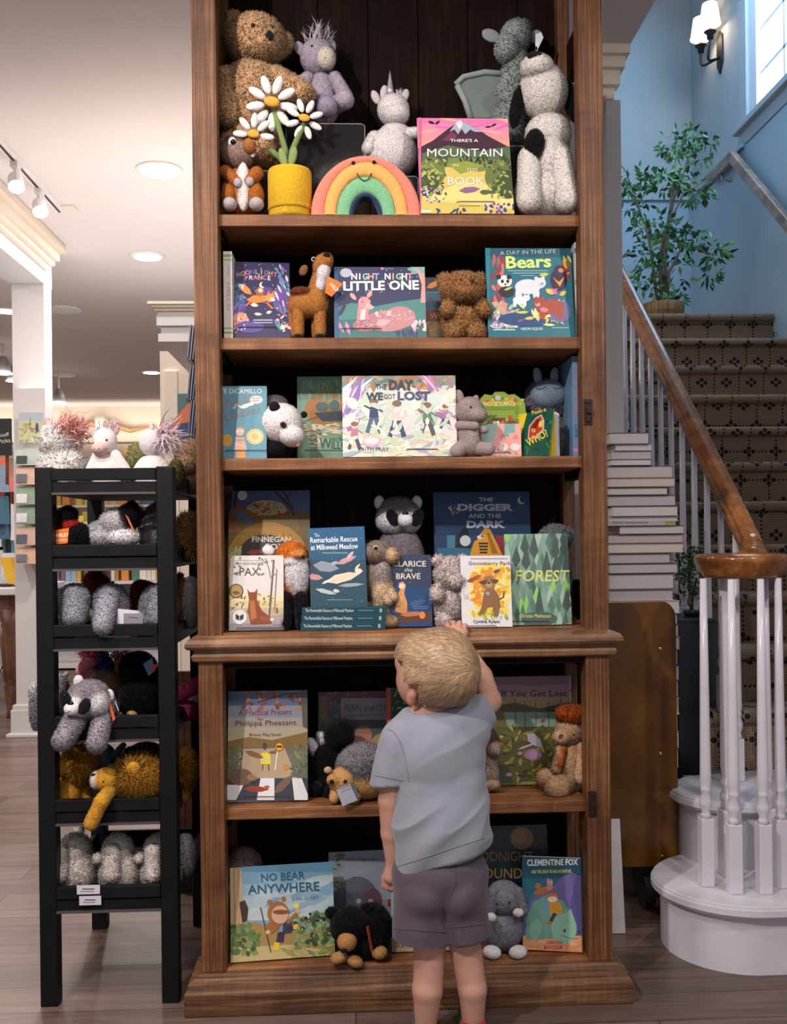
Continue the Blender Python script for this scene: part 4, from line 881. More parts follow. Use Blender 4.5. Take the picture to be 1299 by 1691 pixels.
for x, dy in ((492, -8), (528, -10), (484, 12), (522, 12)):
    l = t.part('leg', [t.C(x, 508, 10, x + 1, 550, 9, FA, dy, dy)], fur=FF); t.part('hoof', [t.E(x + 1, 560, 9, 8, '#161315', 10, dy - 1)], parent=l)
t.tag([(541, 463), (566, 476), (548, 497), (537, 490)], -30, '#ee7d26', [tx('WILD', 551, 474, 6, '#f7ede0', 18, 42, .02)])
A = [rc(540, 435, 720, 560, '#34385f'), dots(40, 560, 445, 690, 490, .9, ['#e6e2ee'], 3), pg([(550, 510), (580, 500), (620, 506), (660, 498), (706, 492), (706, 560), (550, 560)], '#4d8a86'), pg([(550, 530), (640, 522), (706, 530), (706, 560), (550, 560)], '#39706f'),
     pg([(706, 440), (676, 440), (690, 452), (696, 470), (694, 500), (706, 500)], '#d7a59a'), leaves(12, 672, 438, 706, 452, 16, 5, ['#4f9a98', '#79b8ae'], 2, 10), leaf(565, 512, 26, 7, -60, '#2c3c58'), leaf(562, 540, 24, 6, 60, '#e58ac8'), leaf(574, 542, 24, 6, 72, '#e58ac8'), leaves(14, 680, 528, 704, 545, 10, 5, ['#e3a0bd', '#f0d3da'], 4), leaves(20, 655, 545, 690, 556, 14, 3, ['#2d3d6b'], 6, 90),
     el(640, 530, 38, 18, '#c07f86'), el(660, 524, 26, 18, '#c88a90'), dots(60, 618, 512, 684, 530, 1.0, ['#f4e6e6'], 7), pg([(588, 545), (590, 510), (596, 490), (612, 496), (608, 520), (616, 545)], '#cf8f92'), el(601, 500, 10, 10, '#d8989a'), pg([(606, 498), (618, 508), (612, 512), (602, 508)], '#e7b8b6'), leaf(583, 490, 16, 7, 50, '#e3a9a9'), leaf(610, 486, 16, 7, -58, '#e3a9a9'), el(598, 499, 1.2, 1.2, '#2b2230'), pg([(596, 512), (604, 510), (602, 530), (594, 528)], '#f0d8d4'),
     el(602, 538, 20, 10, '#b06f7c'), dots(40, 588, 531, 618, 544, .9, ['#f4e6e6'], 8), leaf(632, 533, 26, 12, -12, '#e0b2b2'), leaf(642, 518, 12, 6, -50, '#f0cfcf'), leaf(622, 520, 10, 5, 60, '#f0cfcf'), el(640, 543, 18, 5, '#c58a90'),
     el(571, 451, 10, 7.5, '#b9bccb'), tx('BOOKS', 640, 444, 2.5, '#9ea0b8', 18), el(631, 444, 2.5, 2.2, '#e58aa0'),
     rainbow_text('NIGHT NIGHT', 580, 681, 457, 10.5, ['#f1efe8', '#f1efe8', '#a8cfc0', '#e9a2a8', '#98b8c8', '#fff', '#f1efe8', '#e8b8a8', '#a8cfc0', '#f1efe8', '#d99aa8'], 0, .035), tx('LITTLE ONE', 629, 472, 16, '#f4f1ea', 125, -1, .035), rc(552, 436, 559, 560, '#2f5a86')]
book('picture_book', 'night blue picture book with a pink spotted deer and fawn lying down', 'book', (552, 554), (704, 555), (557, 441), '#2f3a66', A, ZS[2], .05, 11, .013, lip=(563, 628, 543))
A = [rc(690, 450, 810, 560, '#4f8fb0'), rc(700, 458, 800, 482, '#3a3a44'), leaf(716, 470, 26, 9, -25, '#d98a4a'), tx('& Ja', 718, 496, 10, '#b5408f', 24, 0, .01, .2), rc(700, 512, 800, 531, '#b5382c'), tx('Wil', 719, 522, 9, '#f0d9a0', 20, 0, .01), rc(700, 531, 800, 556, '#e4b94e'), dots(40, 702, 532, 800, 555, 5, ['#d9793f', '#efd98a', '#b98f3f', '#7fa0b0'], 3)]
book('picture_book', 'blue, red and yellow picture book half hidden behind the curly brown bear', 'book', (704, 566), (800, 564), (706, 458), '#3f7fa2', A, ZS[2], .17, 10, .01)
t = Toy('plush_bear', 'curly caramel brown bear sitting next to the teal bears book', 'soft toy', .085, 763, 565, ZS[2], 451); CB = '#b17f52'; FC = (7, 2.0, .6, 1.0)
t.part('body', [t.E(765, 535, 33, 32, CB, 27)], fur=FC); hd = t.part('head', [t.E(763, 480, 35, 27, CB, 28, -4), t.E(768, 490, 18, 13, CB, 16, -22)], fur=FC)
for x in (735, 791): t.part('ear', [t.E(x, 462, 12, 10, CB, 8, 2)], fur=FC)
for x, x1 in ((742, 736), (790, 797)): t.part('arm', [t.C(x, 506, 10, x1, 520, 9, CB, -10, -22)], fur=FC)
for x in (748, 783): t.part('leg', [t.C(x, 550, 14, x, 556, 13, CB, -12, -26)], fur=FC)
t.nose(775, 473, 4, 3.5, '#4a2f22', parent=hd, dy=-36); t.eye(757, 470, 2, parent=hd, dy=-32)
def bearfig(x, y, s, c, d, belly=None): return ('g', [el(x, y, 17 * s, 10 * s, c), el(x - 12 * s, y + 9 * s, 4.5 * s, 8 * s, c), el(x + 11 * s, y + 9 * s, 4.5 * s, 8 * s, c), el(x + 16 * s * d, y - 5 * s, 8 * s, 7 * s, c), el(x + 11 * s * d, y - 11 * s, 2.5 * s, 2.5 * s, c), el(x + 20 * s * d, y - 11 * s, 2.5 * s, 2.5 * s, c), el(x + 18 * s * d, y - 3 * s, 3.5 * s, 2.6 * s, belly or c), el(x + 19 * s * d, y - 4.5 * s, 1 * s, .8 * s, '#1a1a22')])
A = [rc(795, 400, 960, 560, '#1f7080'), rc(795, 400, 960, 425, '#1b5a6c'), el(878, 490, 64, 58, '#256f86'), leaves(30, 812, 425, 830, 500, 20, 5, ['#c45a4f', '#8a3f4f', '#d9756a'], 2, 80), leaves(26, 928, 425, 940, 460, 14, 4, ['#b04a3f', '#d8c04a', '#7a3a3f'], 3, 80), leaves(40, 815, 500, 850, 540, 18, 6, ['#cdb46e', '#d88f9a', '#b8c49a', '#7a6a9a', '#e6e0ea'], 4), dots(90, 815, 515, 855, 542, 2.2, ['#f4f0f6', '#d8d0e6', '#b8a8d0'], 5), el(868, 527, 46, 12, '#2a4f7d'), leaves(30, 858, 500, 940, 538, 20, 5, ['#d8d25a', '#efe6a0', '#8a5a8f'], 6), el(925, 515, 18, 18, '#6a6a9c'),
     bearfig(871, 474, 1.25, '#dfe6ee', 1, '#c3ccd8'), bearfig(858, 496, .7, '#e8ecf2', 1), el(833, 465, 12, 10, '#f0eeea'), el(823, 458, 4, 4, '#23242c'), el(840, 458, 4, 4, '#23242c'), el(829, 465, 2.5, 3.2, '#23242c'), el(838, 465, 2.5, 3.2, '#23242c'), el(834, 470, 2, 1.5, '#23242c'), el(836, 482, 13, 9, '#2c2d36'), leaf(839, 477, 16, 4, -20, '#b9cf6a'), bearfig(910, 507, 1.25, '#ab4a3a', -1, '#d99a86'), leaf(898, 512, 16, 8, 10, '#e2867a'),
     el(922, 462, 14, 18, '#33233f'), el(923, 446, 9, 8, '#3d2a4a'), el(926, 447, 5, 3.6, '#c58a6a'), pg([(912, 458), (922, 466), (932, 457), (924, 474)], '#e49a4a'), leaf(914, 482, 16, 7, 40, '#e46aa0'), leaf(914, 482, 16, 7, -40, '#e46aa0'), leaf(907, 482, 16, 8, 30, '#e8d05a'), leaf(929, 485, 14, 7, -30, '#e0b84f'), leaf(898, 454, 16, 7, -10, '#c8d25a'),
     tx('A DAY IN THE LIFE', 871, 417, 6.5, '#b9d0d4', 92, -2, 0), tx('Bears', 872, 433, 21, '#d6ea86', 75, -2, .03), rc(838, 447, 905, 448.6, '#8fc0b8'), rc(846, 451, 896, 452.6, '#8fc0b8'), rc(860, 455, 882, 456.4, '#8fc0b8'), tx('NEON SQUID', 878, 544, 5, '#e8f0ee', 36, 0, .01), rc(814, 544, 850, 546, '#c8dcd8'), rc(911, 541, 938, 542.6, '#9fc0c0'), rc(795, 400, 809, 560, '#2a8090')]
book('picture_book', 'teal picture book with white, brown and panda bears, right end of second shelf', 'book', (806, 556), (949, 555), (801, 410), '#1f7080', A, ZS[2], .045, 9, .014)
# ================================================================== third shelf
A = [rc(340, 630, 445, 760, '#5f97ab'), tx('KATE DiCAMILLO', 391, 646, 8, '#eef2f2', 82, 0, .0), tx('Flora &', 388, 665, 13, '#9a7a74', 44, -14, .0, .4), tx('Ulysses', 401, 684, 17, '#8f6f70', 62, -14, .0, .4), el(423, 660, 10.5, 7, '#e9d3d6'), rc(415, 657, 431, 658.2, '#c99aa8'), rc(416, 661, 430, 662.2, '#c99aa8'), leaf(406, 670, 22, 7, -22, '#f0ece4'), el(415, 667, 4, 3, '#f0ece4'), ln([(398, 672), (390, 668), (386, 675)], 3, '#e8ddd0'),
     el(375, 727, 9, 10, '#d9a24a'), el(421, 721, 14.5, 13, '#dcbf7f'), el(421, 721, 10.5, 9.5, '#e8d5a5'), el(421, 721, 6, 5.5, '#d4b676'), el(396, 712, 8, 8, '#b98a86'), el(396, 713, 6.5, 6.5, '#e9b9a4'), rc(390, 710, 402, 713, '#d8d8dc'), pg([(389, 722), (403, 722), (408, 744), (386, 744)], '#cfae9c'), ln([(388, 732), (404, 738)], 3, '#e9b9a4'), rc(390, 744, 405, 756, '#e8a05a'), ln([(389, 727), (404, 727)], 2, '#c2788a')]
book('paperback_book', 'blue paperback with a gold medal, half behind the left bookcase post', 'book', (352, 757), (440, 756), (352, 638), '#5f97ab', A, ZS[3], .068, 8, .016, 'paper', lip=(374, 440, 744))
t = Toy('plush_opossum', 'white faced plush opossum with black ears peering right', 'soft toy', .12, 466, 760, ZS[3], 650); OW = '#ebe4e4'
t.part('body', [t.E(452, 705, 26, 40, '#4a4548', 26, 16), t.E(452, 742, 30, 20, '#15131a', 30, 4), t.E(452, 665, 22, 14, '#6f686e', 20, 14)], fur=FD)
hd = t.part('head', [t.E(464, 700, 36, 34, OW, 32, -4), t.E(484, 722, 20, 17, OW, 20, -24)], fur=FS)
t.part('ear', [t.E(455, 675, 9, 9, '#131117', 5, -28)], parent=hd, m=FELT); t.part('ear', [t.E(502, 685, 6, 6, '#131117', 4, -6)], parent=hd, m=FELT)
t.part('eye_patch', [t.E(470, 705, 6, 5, '#2a252a', 4, -36, 30)], parent=hd); t.eye(472, 706, 2.6, parent=hd, dy=-40); t.nose(493, 735, 4.5, 5, '#c98f8a', parent=hd)
A = [rc(480, 615, 600, 770, '#739a80'), rc(497, 628, 590, 748, '#7fa58a'), leaves(70, 498, 630, 590, 655, 14, 3, ['#a5c29a', '#8fb38c', '#5f8a70'], 2, 75), el(538, 676, 34, 30, '#b57a3f'), leaves(40, 505, 640, 575, 662, 16, 3, ['#7fa58a', '#95b896'], 3, 80), pg([(518, 682), (590, 676), (590, 695), (532, 696)], '#2f3a4a'), el(532, 672, 11, 8, '#4f6a6a'), el(552, 670, 9, 9, '#4a6a62'), ln([(503, 696), (548, 680)], 1.6, '#4a4038'), leaves(80, 502, 700, 562, 718, 14, 2.2, ['#f0e6c8', '#e6d8a8', '#f6efda'], 4, 0), leaves(20, 510, 718, 530, 738, 10, 2.2, ['#f0e6c8'], 5, 0), tx('W', 537, 732, 17, '#37584c', 20), tx('IN THE', 560, 726, 6, '#37584c', 22), tx('ILLOWS', 570, 735, 13, '#37584c', 46), rc(503, 743, 580, 744.6, '#4a6a5c')]
book('picture_book', 'green picture book with a moonlit boat, behind the wide pastel book', 'book', (491, 764), (596, 764), (491, 622), '#6c957b', A, ZS[3], .17, 8, .014)
A = [rc(555, 610, 765, 760, '#dfe3d0'), pg([(555, 610), (765, 610), (765, 636), (555, 642)], '#8d9a88'), leaves(60, 560, 616, 752, 640, 26, 8, ['#6f8f9a', '#c9a25a', '#8fa088', '#b9783f', '#5f7a6a'], 2), leaves(40, 560, 640, 600, 700, 60, 5, ['#a98ac0', '#d9c0e0', '#8f79b8', '#f0e6f0'], 3, -60), leaves(20, 690, 618, 755, 690, 44, 5, ['#c98ab8', '#e8c8dc', '#b878a8', '#9fb8a8'], 4, 55), leaves(110, 570, 650, 750, 750, 34, 16, ['#e9ecdc', '#cfe0cc', '#f3eee0', '#d9e8e0', '#bcd6c4', '#f0e0dc'], 5), leaves(60, 570, 715, 752, 752, 40, 7, ['#f0dcc0', '#e8c9b0', '#cfd8b8', '#a8b8c8', '#f3e8d8'], 6, 0),
     ('g', [x for (cx, cy, s, c1, c2) in [(617, 690, 1.0, '#3f4a6a', '#5c6a80'), (585, 722, .8, '#c87a98', '#4a5270'), (655, 695, 1.05, '#e8d0d4', '#464e6e'), (705, 695, .95, '#6a8a6a', '#5a5a6e'), (735, 690, .7, '#b48ab0', '#6a4a78')] for x in (pg([(cx - 8 * s, cy), (cx + 8 * s, cy), (cx + 6 * s, cy - 18 * s), (cx - 6 * s, cy - 18 * s)], c1), pg([(cx - 7 * s, cy), (cx, cy), (cx - 8 * s, cy + 26 * s), (cx - 14 * s, cy + 24 * s)], c2), pg([(cx - 1, cy), (cx + 7 * s, cy), (cx + 15 * s, cy + 24 * s), (cx + 8 * s, cy + 27 * s)], c2), el(cx, cy - 24 * s, 7 * s, 7 * s, '#ecc8b4'), el(cx, cy - 27 * s, 7.5 * s, 5 * s, '#8a6a58'), ln([(cx - 6 * s, cy - 15 * s), (cx - 16 * s, cy - 20 * s)], 3 * s, c1), ln([(cx + 6 * s, cy - 15 * s), (cx + 17 * s, cy - 8 * s)], 3 * s, c1))]),
     leaves(46, 570, 668, 750, 745, 20, 7, ['#e9ecdc', '#cfe0cc', '#f3e0e0', '#c9dcd0', '#e0d0dc'], 15), el(613, 730, 15, 8, '#e0b8c0'), el(613, 728, 12, 5.5, '#f3e4e6'), ln([(712, 690), (716, 700), (711, 710), (716, 716)], 1.6, '#4f6a5a'), leaf(728, 686, 22, 9, 25, '#a878a8'),
     tx('THE', 629, 639, 9, '#4d5068', 18, 0, .02), tx('DAY', 662, 636, 17, '#43475f', 40, 0, .05), tx('WE', 618, 655, 13, '#43475f', 28, 0, .04), tx('GOT', 643, 655, 8, '#5a5f78', 19, 0, .01), tx('LOST', 683, 654, 15, '#565c78', 54, 0, .04), tx('FAITH PRAY', 617, 742, 6, '#5b5148', 50, 0, .0)]
book('picture_book', 'wide pastel picture book of children dancing in a wood', 'book', (566, 755), (755, 755), (566, 621), '#c9cbb8', A, ZS[3], .04, 8, .013, lip=(672, 722, 742))
TP = '#a3928e'; t = Toy('plush_mouse', 'taupe velvet plush mouse sitting right of the wide pastel book', 'soft toy', .075, 778, 760, ZS[3], 645)
t.part('body', [t.E(772, 722, 22, 30, TP, 22), t.E(774, 740, 24, 20, TP, 24), t.E(778, 722, 11, 22, '#b0a09b', 9, -16)], fur=(1.5, 1.3, .3))
hd = t.part('head', [t.E(774, 681, 25, 24, TP, 24, -4), t.E(786, 690, 16, 13, TP, 16, -20)], fur=(1.5, 1.3, .3))
t.part('ear', [t.E(758, 656, 8, 13, TP, 5, 0, -10)], parent=hd); t.part('ear', [t.E(786, 660, 6, 9, TP, 5, 8, 10)], parent=hd); t.eye(774, 677, 2.6, parent=hd); t.nose(796, 688, 3.4, 3, '#8d6f6c', parent=hd)
t.part('arm', [t.C(757, 706, 8, 781, 708, 7, TP, -14, -27)]); t.part('arm', [t.C(790, 712, 7, 797, 714, 7, TP, -12, -22)])
t.part('leg', [t.C(762, 742, 13, 752, 750, 12, TP, -10, -22)]); t.part('leg', [t.C(785, 744, 12, 803, 747, 11, TP, -8, -26)])
# shaped tree board book and the pink one before it
_o = at(793, 763, .15); _o[2] = ZS[3] + .003; pl = Plane(_o, np.array([1, 0, 0.]), np.array([0, .12, .99])); ow = []
out = [(797, 764), (797, 712), (789, 700), (791, 684), (790, 672), (793, 658), (800, 651), (812, 653), (817, 647), (832, 647), (839, 652), (849, 651), (858, 657), (866, 665), (868, 680), (871, 692), (868, 702), (858, 712), (858, 764)]
r = thing('board_book', 'green tree shaped board book with squirrels and leaves', 'book', pl.pt(.05, 0).tolist())
P = [pl.pt(*pl.uv(x, y)) for x, y in out]; MB().col('#7f9d2e').prism(P[::-1], pl.n * -.012).build('pages', PRINT, r, useCol=True, bevel=.0008)
A_, T_ = paint(pl, .14, .4, [pg(out, '#86a52f'), pg([(797, 764), (797, 704), (812, 690), (845, 690), (858, 704), (858, 764)], '#6d4a2c'), leaves(30, 798, 655, 862, 668, 10, 5, ['#d98a3a', '#b5532c', '#a8c04a', '#5f7d22', '#d9b23f'], 2), leaves(26, 795, 688, 866, 704, 10, 5, ['#d98a3a', '#b5532c', '#a8c04a', '#5f7d22'], 3), el(822, 657, 5, 4, '#b9c0cc'), rc(797, 671, 856, 684, '#6f9226'), rc(800, 679, 850, 680.4, '#a5bf4a'), rc(800, 682.5, 850, 683.8, '#a5bf4a'), el(819, 700, 8, 9, '#4a3224'), el(816, 698, 3, 3, '#efe6d2'), el(822, 698, 3, 3, '#efe6d2'), el(819, 709, 8, 6, '#e6d8c0'), tx('WOODLAND', 822, 667, 7.5, '#e6dc86', 56, 0, .02)])
A_.build('cover_art', PRINT, r, useCol=True); T_.build('lettering', LETTER, r, useCol=True)
A = [rc(780, 690, 870, 770, '#eeb0a8'), pg([(790, 690), (825, 690), (812, 735), (790, 735)], '#9fc4bc'), leaf(800, 700, 20, 8, -30, '#6fa09a'), pg([(833, 690), (850, 690), (850, 715), (840, 715), (840, 725), (832, 720)], '#7fb0a8'), el(840, 735, 18, 13, '#f0a8a0'), pg([(823, 722), (830, 715), (836, 726)], '#e88a80'), pg([(845, 724), (852, 716), (857, 726)], '#e88a80'), el(831, 738, 8, 6, '#f6e6e2'), el(850, 738, 8, 6, '#f6e6e2'), el(808, 740, 8, 10, '#dfe6ea'), dots(24, 793, 735, 862, 756, 2.4, ['#7fb58a', '#f0e0c0', '#d9707a'], 3)]
book('board_book', 'pink board book with a fox face in front of the green tree book', 'book', (795, 759), (861, 759), (797, 700), '#e9a9a2', A, ZS[3], .10, 6, .014, 'board', lip=(805, 841, 747))
t = Toy('plush_bunny', 'grey plush bunny in a blue sleeping mask with closed eyes', 'soft toy', .22, 905, 766, ZS[3], 608)
t.part('body', [t.E(910, 730, 30, 42, '#8c808c', 26)], fur=FB); hd = t.part('head', [t.E(904, 665, 35, 36, '#877c88', 28, 4)], fur=FB)
MB().col('#8496a8')
t.part('sleep_mask', [t.E(902, 655, 30, 24, '#7e90a3', 20, -17)], parent=hd, fur=(1.2, 1.3, .3))
for x, rt in ((886, -8), (914, 6)): t.part('ear', [t.E(x, 622, 7.5, 15, '#8698ab', 5, -6, rt)], parent=hd)
for x in (887, 913): t.stitch([(x - 7, 646), (x - 3, 649), (x + 3, 648), (x + 7, 644)], .8, 'closed_eye', hd)
A = [rc(840, 650, 925, 760, '#1e5647'), leaves(40, 850, 665, 915, 750, 14, 4, ['#2c6b52', '#184738', '#3a7a5a'], 2), pg([(871, 726), (873, 704), (884, 690), (894, 684), (899, 694), (898, 712), (886, 722)], '#c0b8a8'), pg([(873, 724), (875, 705), (885, 692), (893, 687), (896, 695), (895, 710), (884, 720)], '#c23a34'), pg([(877, 706), (886, 693), (892, 692), (885, 708)], '#7a1f22'), el(893, 700, 3.5, 6, '#e8cf4a', 20), el(881, 711, 3.2, 3, '#e8cf4a'), el(881, 711, 1.4, 1.4, '#1a1a1a'), tx('Peek-a', 890, 679, 7, '#e9d24e', 24, -16, .01), tx('WHO?', 887, 723, 13, '#e9d24e', 38, -28, .02, .1)]
r = book('board_book', 'dark green board book with a peephole, standing fanned open at the right', 'book', (854, 756), (905, 744), (869, 674), '#1e5647', A, ZS[3], .13, 10, .004, 'board', yaw=.03, h=.13)
o0, o1 = at(854, 756, .13), at(905, 744, .03); o0[2] = o1[2] = ZS[3] + .0022; lean = np.array([.004, .022, .128])
for i, c in enumerate(['#e9cf2e', '#e9cf2e', '#d9d6d8', '#cfd4dc', '#e6e2e0', '#8f9094']):
    a = .16 + .115 * i; d = o1 - o0; d = np.array([d[0] * math.cos(a) - d[1] * math.sin(a), d[0] * math.sin(a) + d[1] * math.cos(a), 0]); nn = np.cross(d, lean); nn /= np.linalg.norm(nn)
    MB().col(c).obox(o0 + d * .05 - nn * .001, d * .93, lean * (1 - .01 * i), -nn * .0022).build('page', PRINT, r, useCol=True)
spine_out('blue picture book seen by its spine, right end of third shelf', 946, 957, 588, 762, .075, ZS[3], '#6f92b4', [tx('WHEN THE STARS', 951, 650, 5, '#c98ab0', 70, 90), tx('CAME', 951, 712, 5, '#3f5f8a', 22, 90), rc(940, 740, 960, 746, '#c98ab0')])
# ================================================================== fourth shelf (counter)
A = [rc(360, 800, 520, 850, '#4f5f86'), rc(360, 845, 520, 1040, '#6d5a30'), el(400, 818, 8, 8, '#d8d4d8'), el(440, 842, 34, 16, '#b9a878'), dots(110, 410, 830, 478, 848, 1.1, ['#3a2d24'], 2), pg([(370, 845), (400, 838), (430, 852), (490, 848), (495, 880), (370, 880)], '#7a6230'), pg([(378, 840), (400, 846), (420, 862), (412, 866), (390, 852)], '#4f7494'), ln([(382, 810), (380, 842)], 3, '#33241f'), ln([(392, 808), (386, 842)], 3, '#33241f'), ln([(382, 822), (374, 812)], 2, '#33241f'), ln([(455, 812), (480, 838), (486, 852)], 3, '#3d2a24'), ln([(468, 812), (484, 840)], 2, '#3d2a24'), ln([(480, 812), (470, 828)], 2, '#3d2a24'),
     ('g', [x for (cx, cy, r_) in [(388, 839, 0), (424, 836, 20), (438, 843, -30), (425, 855, 10), (385, 858, -10), (383, 873, 15), (464, 850, 0)] for x in (leaf(cx, cy, 16, 5, r_, '#a83328'), leaf(cx + 7, cy - 3, 8, 3.5, r_ - 40, '#c04434'))]),
     el(442, 930, 70, 68, '#b0802f'), el(438, 938, 54, 56, '#3c3433'), leaves(30, 395, 882, 480, 890, 10, 2, ['#8a6a30', '#c09a50'], 4, 80), leaves(16, 380, 905, 400, 920, 14, 4, ['#c8c08a', '#8f9a6a'], 5, -70), leaf(420, 912, 24, 9, -5, '#b5432f'), tx('FINNEGAN', 448, 891, 9, '#e6dfd6', 64, 0, .02), tx('FOX', 455, 903, 10, '#e6dfd6', 34, 0, .03)]
book('picture_book', 'tall picture book of red foxes on a hill, standing behind the white fox book', 'book', (375, 1037), (512, 1033), (371, 811), '#5a5238', A, ZS[4], .15, 12, .013)
t = Toy('plush_fox', 'orange plush fox with a white bib and black legs', 'soft toy', .10, 485, 1037, ZS[4], 893); FX = '#cc6c22'; FS4 = (3, 1.5, .4, .6)
t.part('body', [t.E(482, 965, 30, 42, FX, 24), t.E(484, 1005, 30, 34, '#17141a', 26), t.E(490, 948, 20, 36, '#e6e2e6', 14, -15)], fur=FS4)
hd = t.part('head', [t.E(482, 916, 26, 22, FX, 24), t.E(486, 927, 22, 12, '#ece8ea', 20, -8), t.E(493, 916, 13, 8, '#d98e52', 14, -18)], fur=FS4)
t.part('ear', [t.E(443, 909, 11, 9, '#e4dfe2', 6, 0, 20)], parent=hd); t.part('ear', [t.E(488, 899, 8, 7, '#9fa0a8', 5, 2)], parent=hd)
for x, x1 in ((474, 470), (497, 502)): t.part('leg', [t.C(x, 985, 11, x1, 1028, 11, '#16131a', -20, -30)], fur=FS4)
t.part('tail', [t.C(508, 980, 12, 510, 1022, 9, '#2a1d1a', 4)], fur=FS4)
t.nose(502, 919, 3, 3, parent=hd, dy=-32)
A = [rc(360, 910, 475, 1050, '#ded9d4'), bands(365, 475, [980, 992, 1004, 1016, 1030, 1046], ['#e3d8b4', '#d9c99c', '#bfb09a', '#a89d9c', '#8a8288']), leaves(40, 376, 980, 466, 1016, 10, 3, ['#a8894f', '#6d5a45', '#c9a85a', '#8f7d55'], 2), ln([(452, 925), (446, 1000), (444, 1020)], 3, '#6a5d58'), ln([(457, 940), (453, 1010)], 2, '#8a7d74'), ln([(380, 925), (378, 945), (374, 960)], 1.4, '#6d655c'), ln([(438, 922), (444, 940), (447, 955)], 1.4, '#6d655c'), leaves(16, 372, 920, 400, 950, 7, 2.5, ['#6d655c', '#8f867c'], 3), leaves(14, 425, 920, 455, 950, 7, 2.5, ['#6d655c', '#8f867c'], 4),
     pg([(408, 972), (412, 978), (420, 978), (425, 972), (424, 990), (432, 1008), (450, 1022), (448, 1030), (414, 1032), (409, 1010), (411, 990)], '#8a4a2c'), pg([(412, 992), (420, 992), (424, 1020), (414, 1024)], '#b5703f'), leaf(440, 1022, 26, 8, 12, '#9a5632'), el(449, 1023, 3, 3, '#e6ddd0'), el(390, 976, 12, 12, '#5f5248'), el(390, 976, 10, 10, '#b9945a'), leaf(390, 979, 14, 6, 0, '#7a5638'), el(395.5, 1019, 11.5, 11.5, '#e9e6e4'), el(395.5, 1019, 10, 10, '#d9d6d4'), pg([(389, 1014), (395, 1017), (395, 1025), (389, 1022)], '#3a3634'), pg([(396, 1017), (402, 1014), (402, 1022), (396, 1025)], '#3a3634'),
     tx('SARA PENNYPACKER', 411, 931, 4.4, '#8a837c', 47), rc(388, 925, 436, 926, '#a8a29c'), tx('PAX', 412, 944, 13, '#4a4543', 33), tx('illustrated by JON KLASSEN', 425, 1033, 3, '#d0c8c4', 50)]
book('paperback_book', 'white novel with a sitting fox seen from behind, two round medals on its cover', 'book', (378, 1047), (468, 1042), (371, 918), '#d6d1cc', A, ZS[4], .03, 10, .018, 'paper', lip=(392, 470, 1037))
# prone stack of three copies and the one standing on it
def lying(label, x0, x1, y0, y1, Y, z, h, depth, cov, art, group=None, pages_front=False, name='hardcover_book', pc='#e4ddd2', pa=None, face=None):
    a, b = at(x0, y1, Y), at(x1, y1, Y); r = thing(name, label, 'book', ((a[0] + b[0]) / 2, Y, z), group); x0_, x1_ = a[0], b[0]; t_ = .0022
    m = MB().col(cov); m.box(x0_, x1_, Y, Y + depth, z, z + t_).box(x0_, x1_, Y, Y + depth, z + h - t_, z + h)
    if not pages_front: m.box(x0_, x1_, Y, Y + t_, z + t_, z + h - t_)
    m.build('cover', PRINT, r, useCol=True, bevel=.0005)
    MB().box(x0_ + .003, x1_ - .003, Y + (.003 if pages_front else t_), Y + depth - .003, z + t_, z + h - t_).build('pages', mat('pages_' + pc[1:], pc, .8, var=.06, scale=200), r)
    if art:
        A_, T_ = paint(Plane((x0_, Y, z), (1, 0, 0), (0, 0, 1)), x1_ - x0_, h, art)
        if A_.n: A_.build('cover_art', PRINT, r, useCol=True)
        if T_.n: T_.build('lettering', LETTER, r, useCol=True)
    return r
sc3 = mpp(.03); z = ZS[4] + .001; pos = ['bottom', 'middle', 'topmost']
for i, (x0, x1, yc) in enumerate([(496, 636, 0), (497.5, 637, 0), (498.5, 639.5, 0)]):
    yc = prj((.0, .028, z + .0105))[1] - .5
    lying('dark teal hardcover lying flat, %s of the stack of three' % pos[i], x0, x1, 0, yc + 6, .028, z, .0205, .19, '#1f4a59', [tx('The Remarkable Rescue at Milkweed Meadow', (x0 + x1) / 2 - 25, yc, 5.2, '#cfdcdd', 80, 0, .01), rc(x0 + 93, yc - .5, x0 + 118, yc + .6, '#7fa0a8'), rc(x0 + 128, yc - 3, x0 + 132, yc + 3, '#9fb8c0')], 'stack of identical teal hardcovers')
    z += .0208
A = [rc(490, 860, 620, 1015, '#2b4a5c'), bands(490, 620, [860, 900, 925], ['#1f5a86', '#24587a']), dots(50, 506, 870, 600, 1000, 1.0, ['#5f7f96', '#8aa5b0'], 2), leaf(538, 936, 44, 17, 8, '#8d98a6'), leaf(552, 930, 14, 6, -20, '#a9b3bd'), leaf(572, 925, 36, 9, -22, '#c59aa0'), leaf(578, 917, 18, 6, -50, '#d9b8b4'), leaf(520, 953, 26, 10, 8, '#c98f92'), leaf(566, 954, 60, 15, -14, '#e6d2bc'), leaf(592, 943, 14, 9, 0, '#ecdcc8'), leaf(590, 936, 14, 4, -50, '#e6d2bc'), leaf(540, 960, 20, 4, -25, '#efe6da'), leaf(538, 977, 36, 7, 14, '#b8c3c8'), leaf(555, 976, 12, 6, 10, '#c9d2d4'), leaf(580, 966, 44, 6, -4, '#97a6ae'),
     tx('The', 523, 884, 6, '#e6ecee', 8), tx('Remarkable Rescue', 551, 891, 9, '#e9eef0', 78, -2, .015), tx('at Milkweed Meadow', 552, 903, 9, '#e9eef0', 78, -2, .015), tx('A Rabbit Rescue Story', 553, 913, 3, '#a8bcc6', 40, -2), tx('by the Pond', 560, 990, 3, '#8fa5b0', 40)]
A[-1] = rc(540, 990, 582, 991.2, '#7d98a6'); A[-2] = rc(532, 912.5, 574, 914, '#8fa9b8')
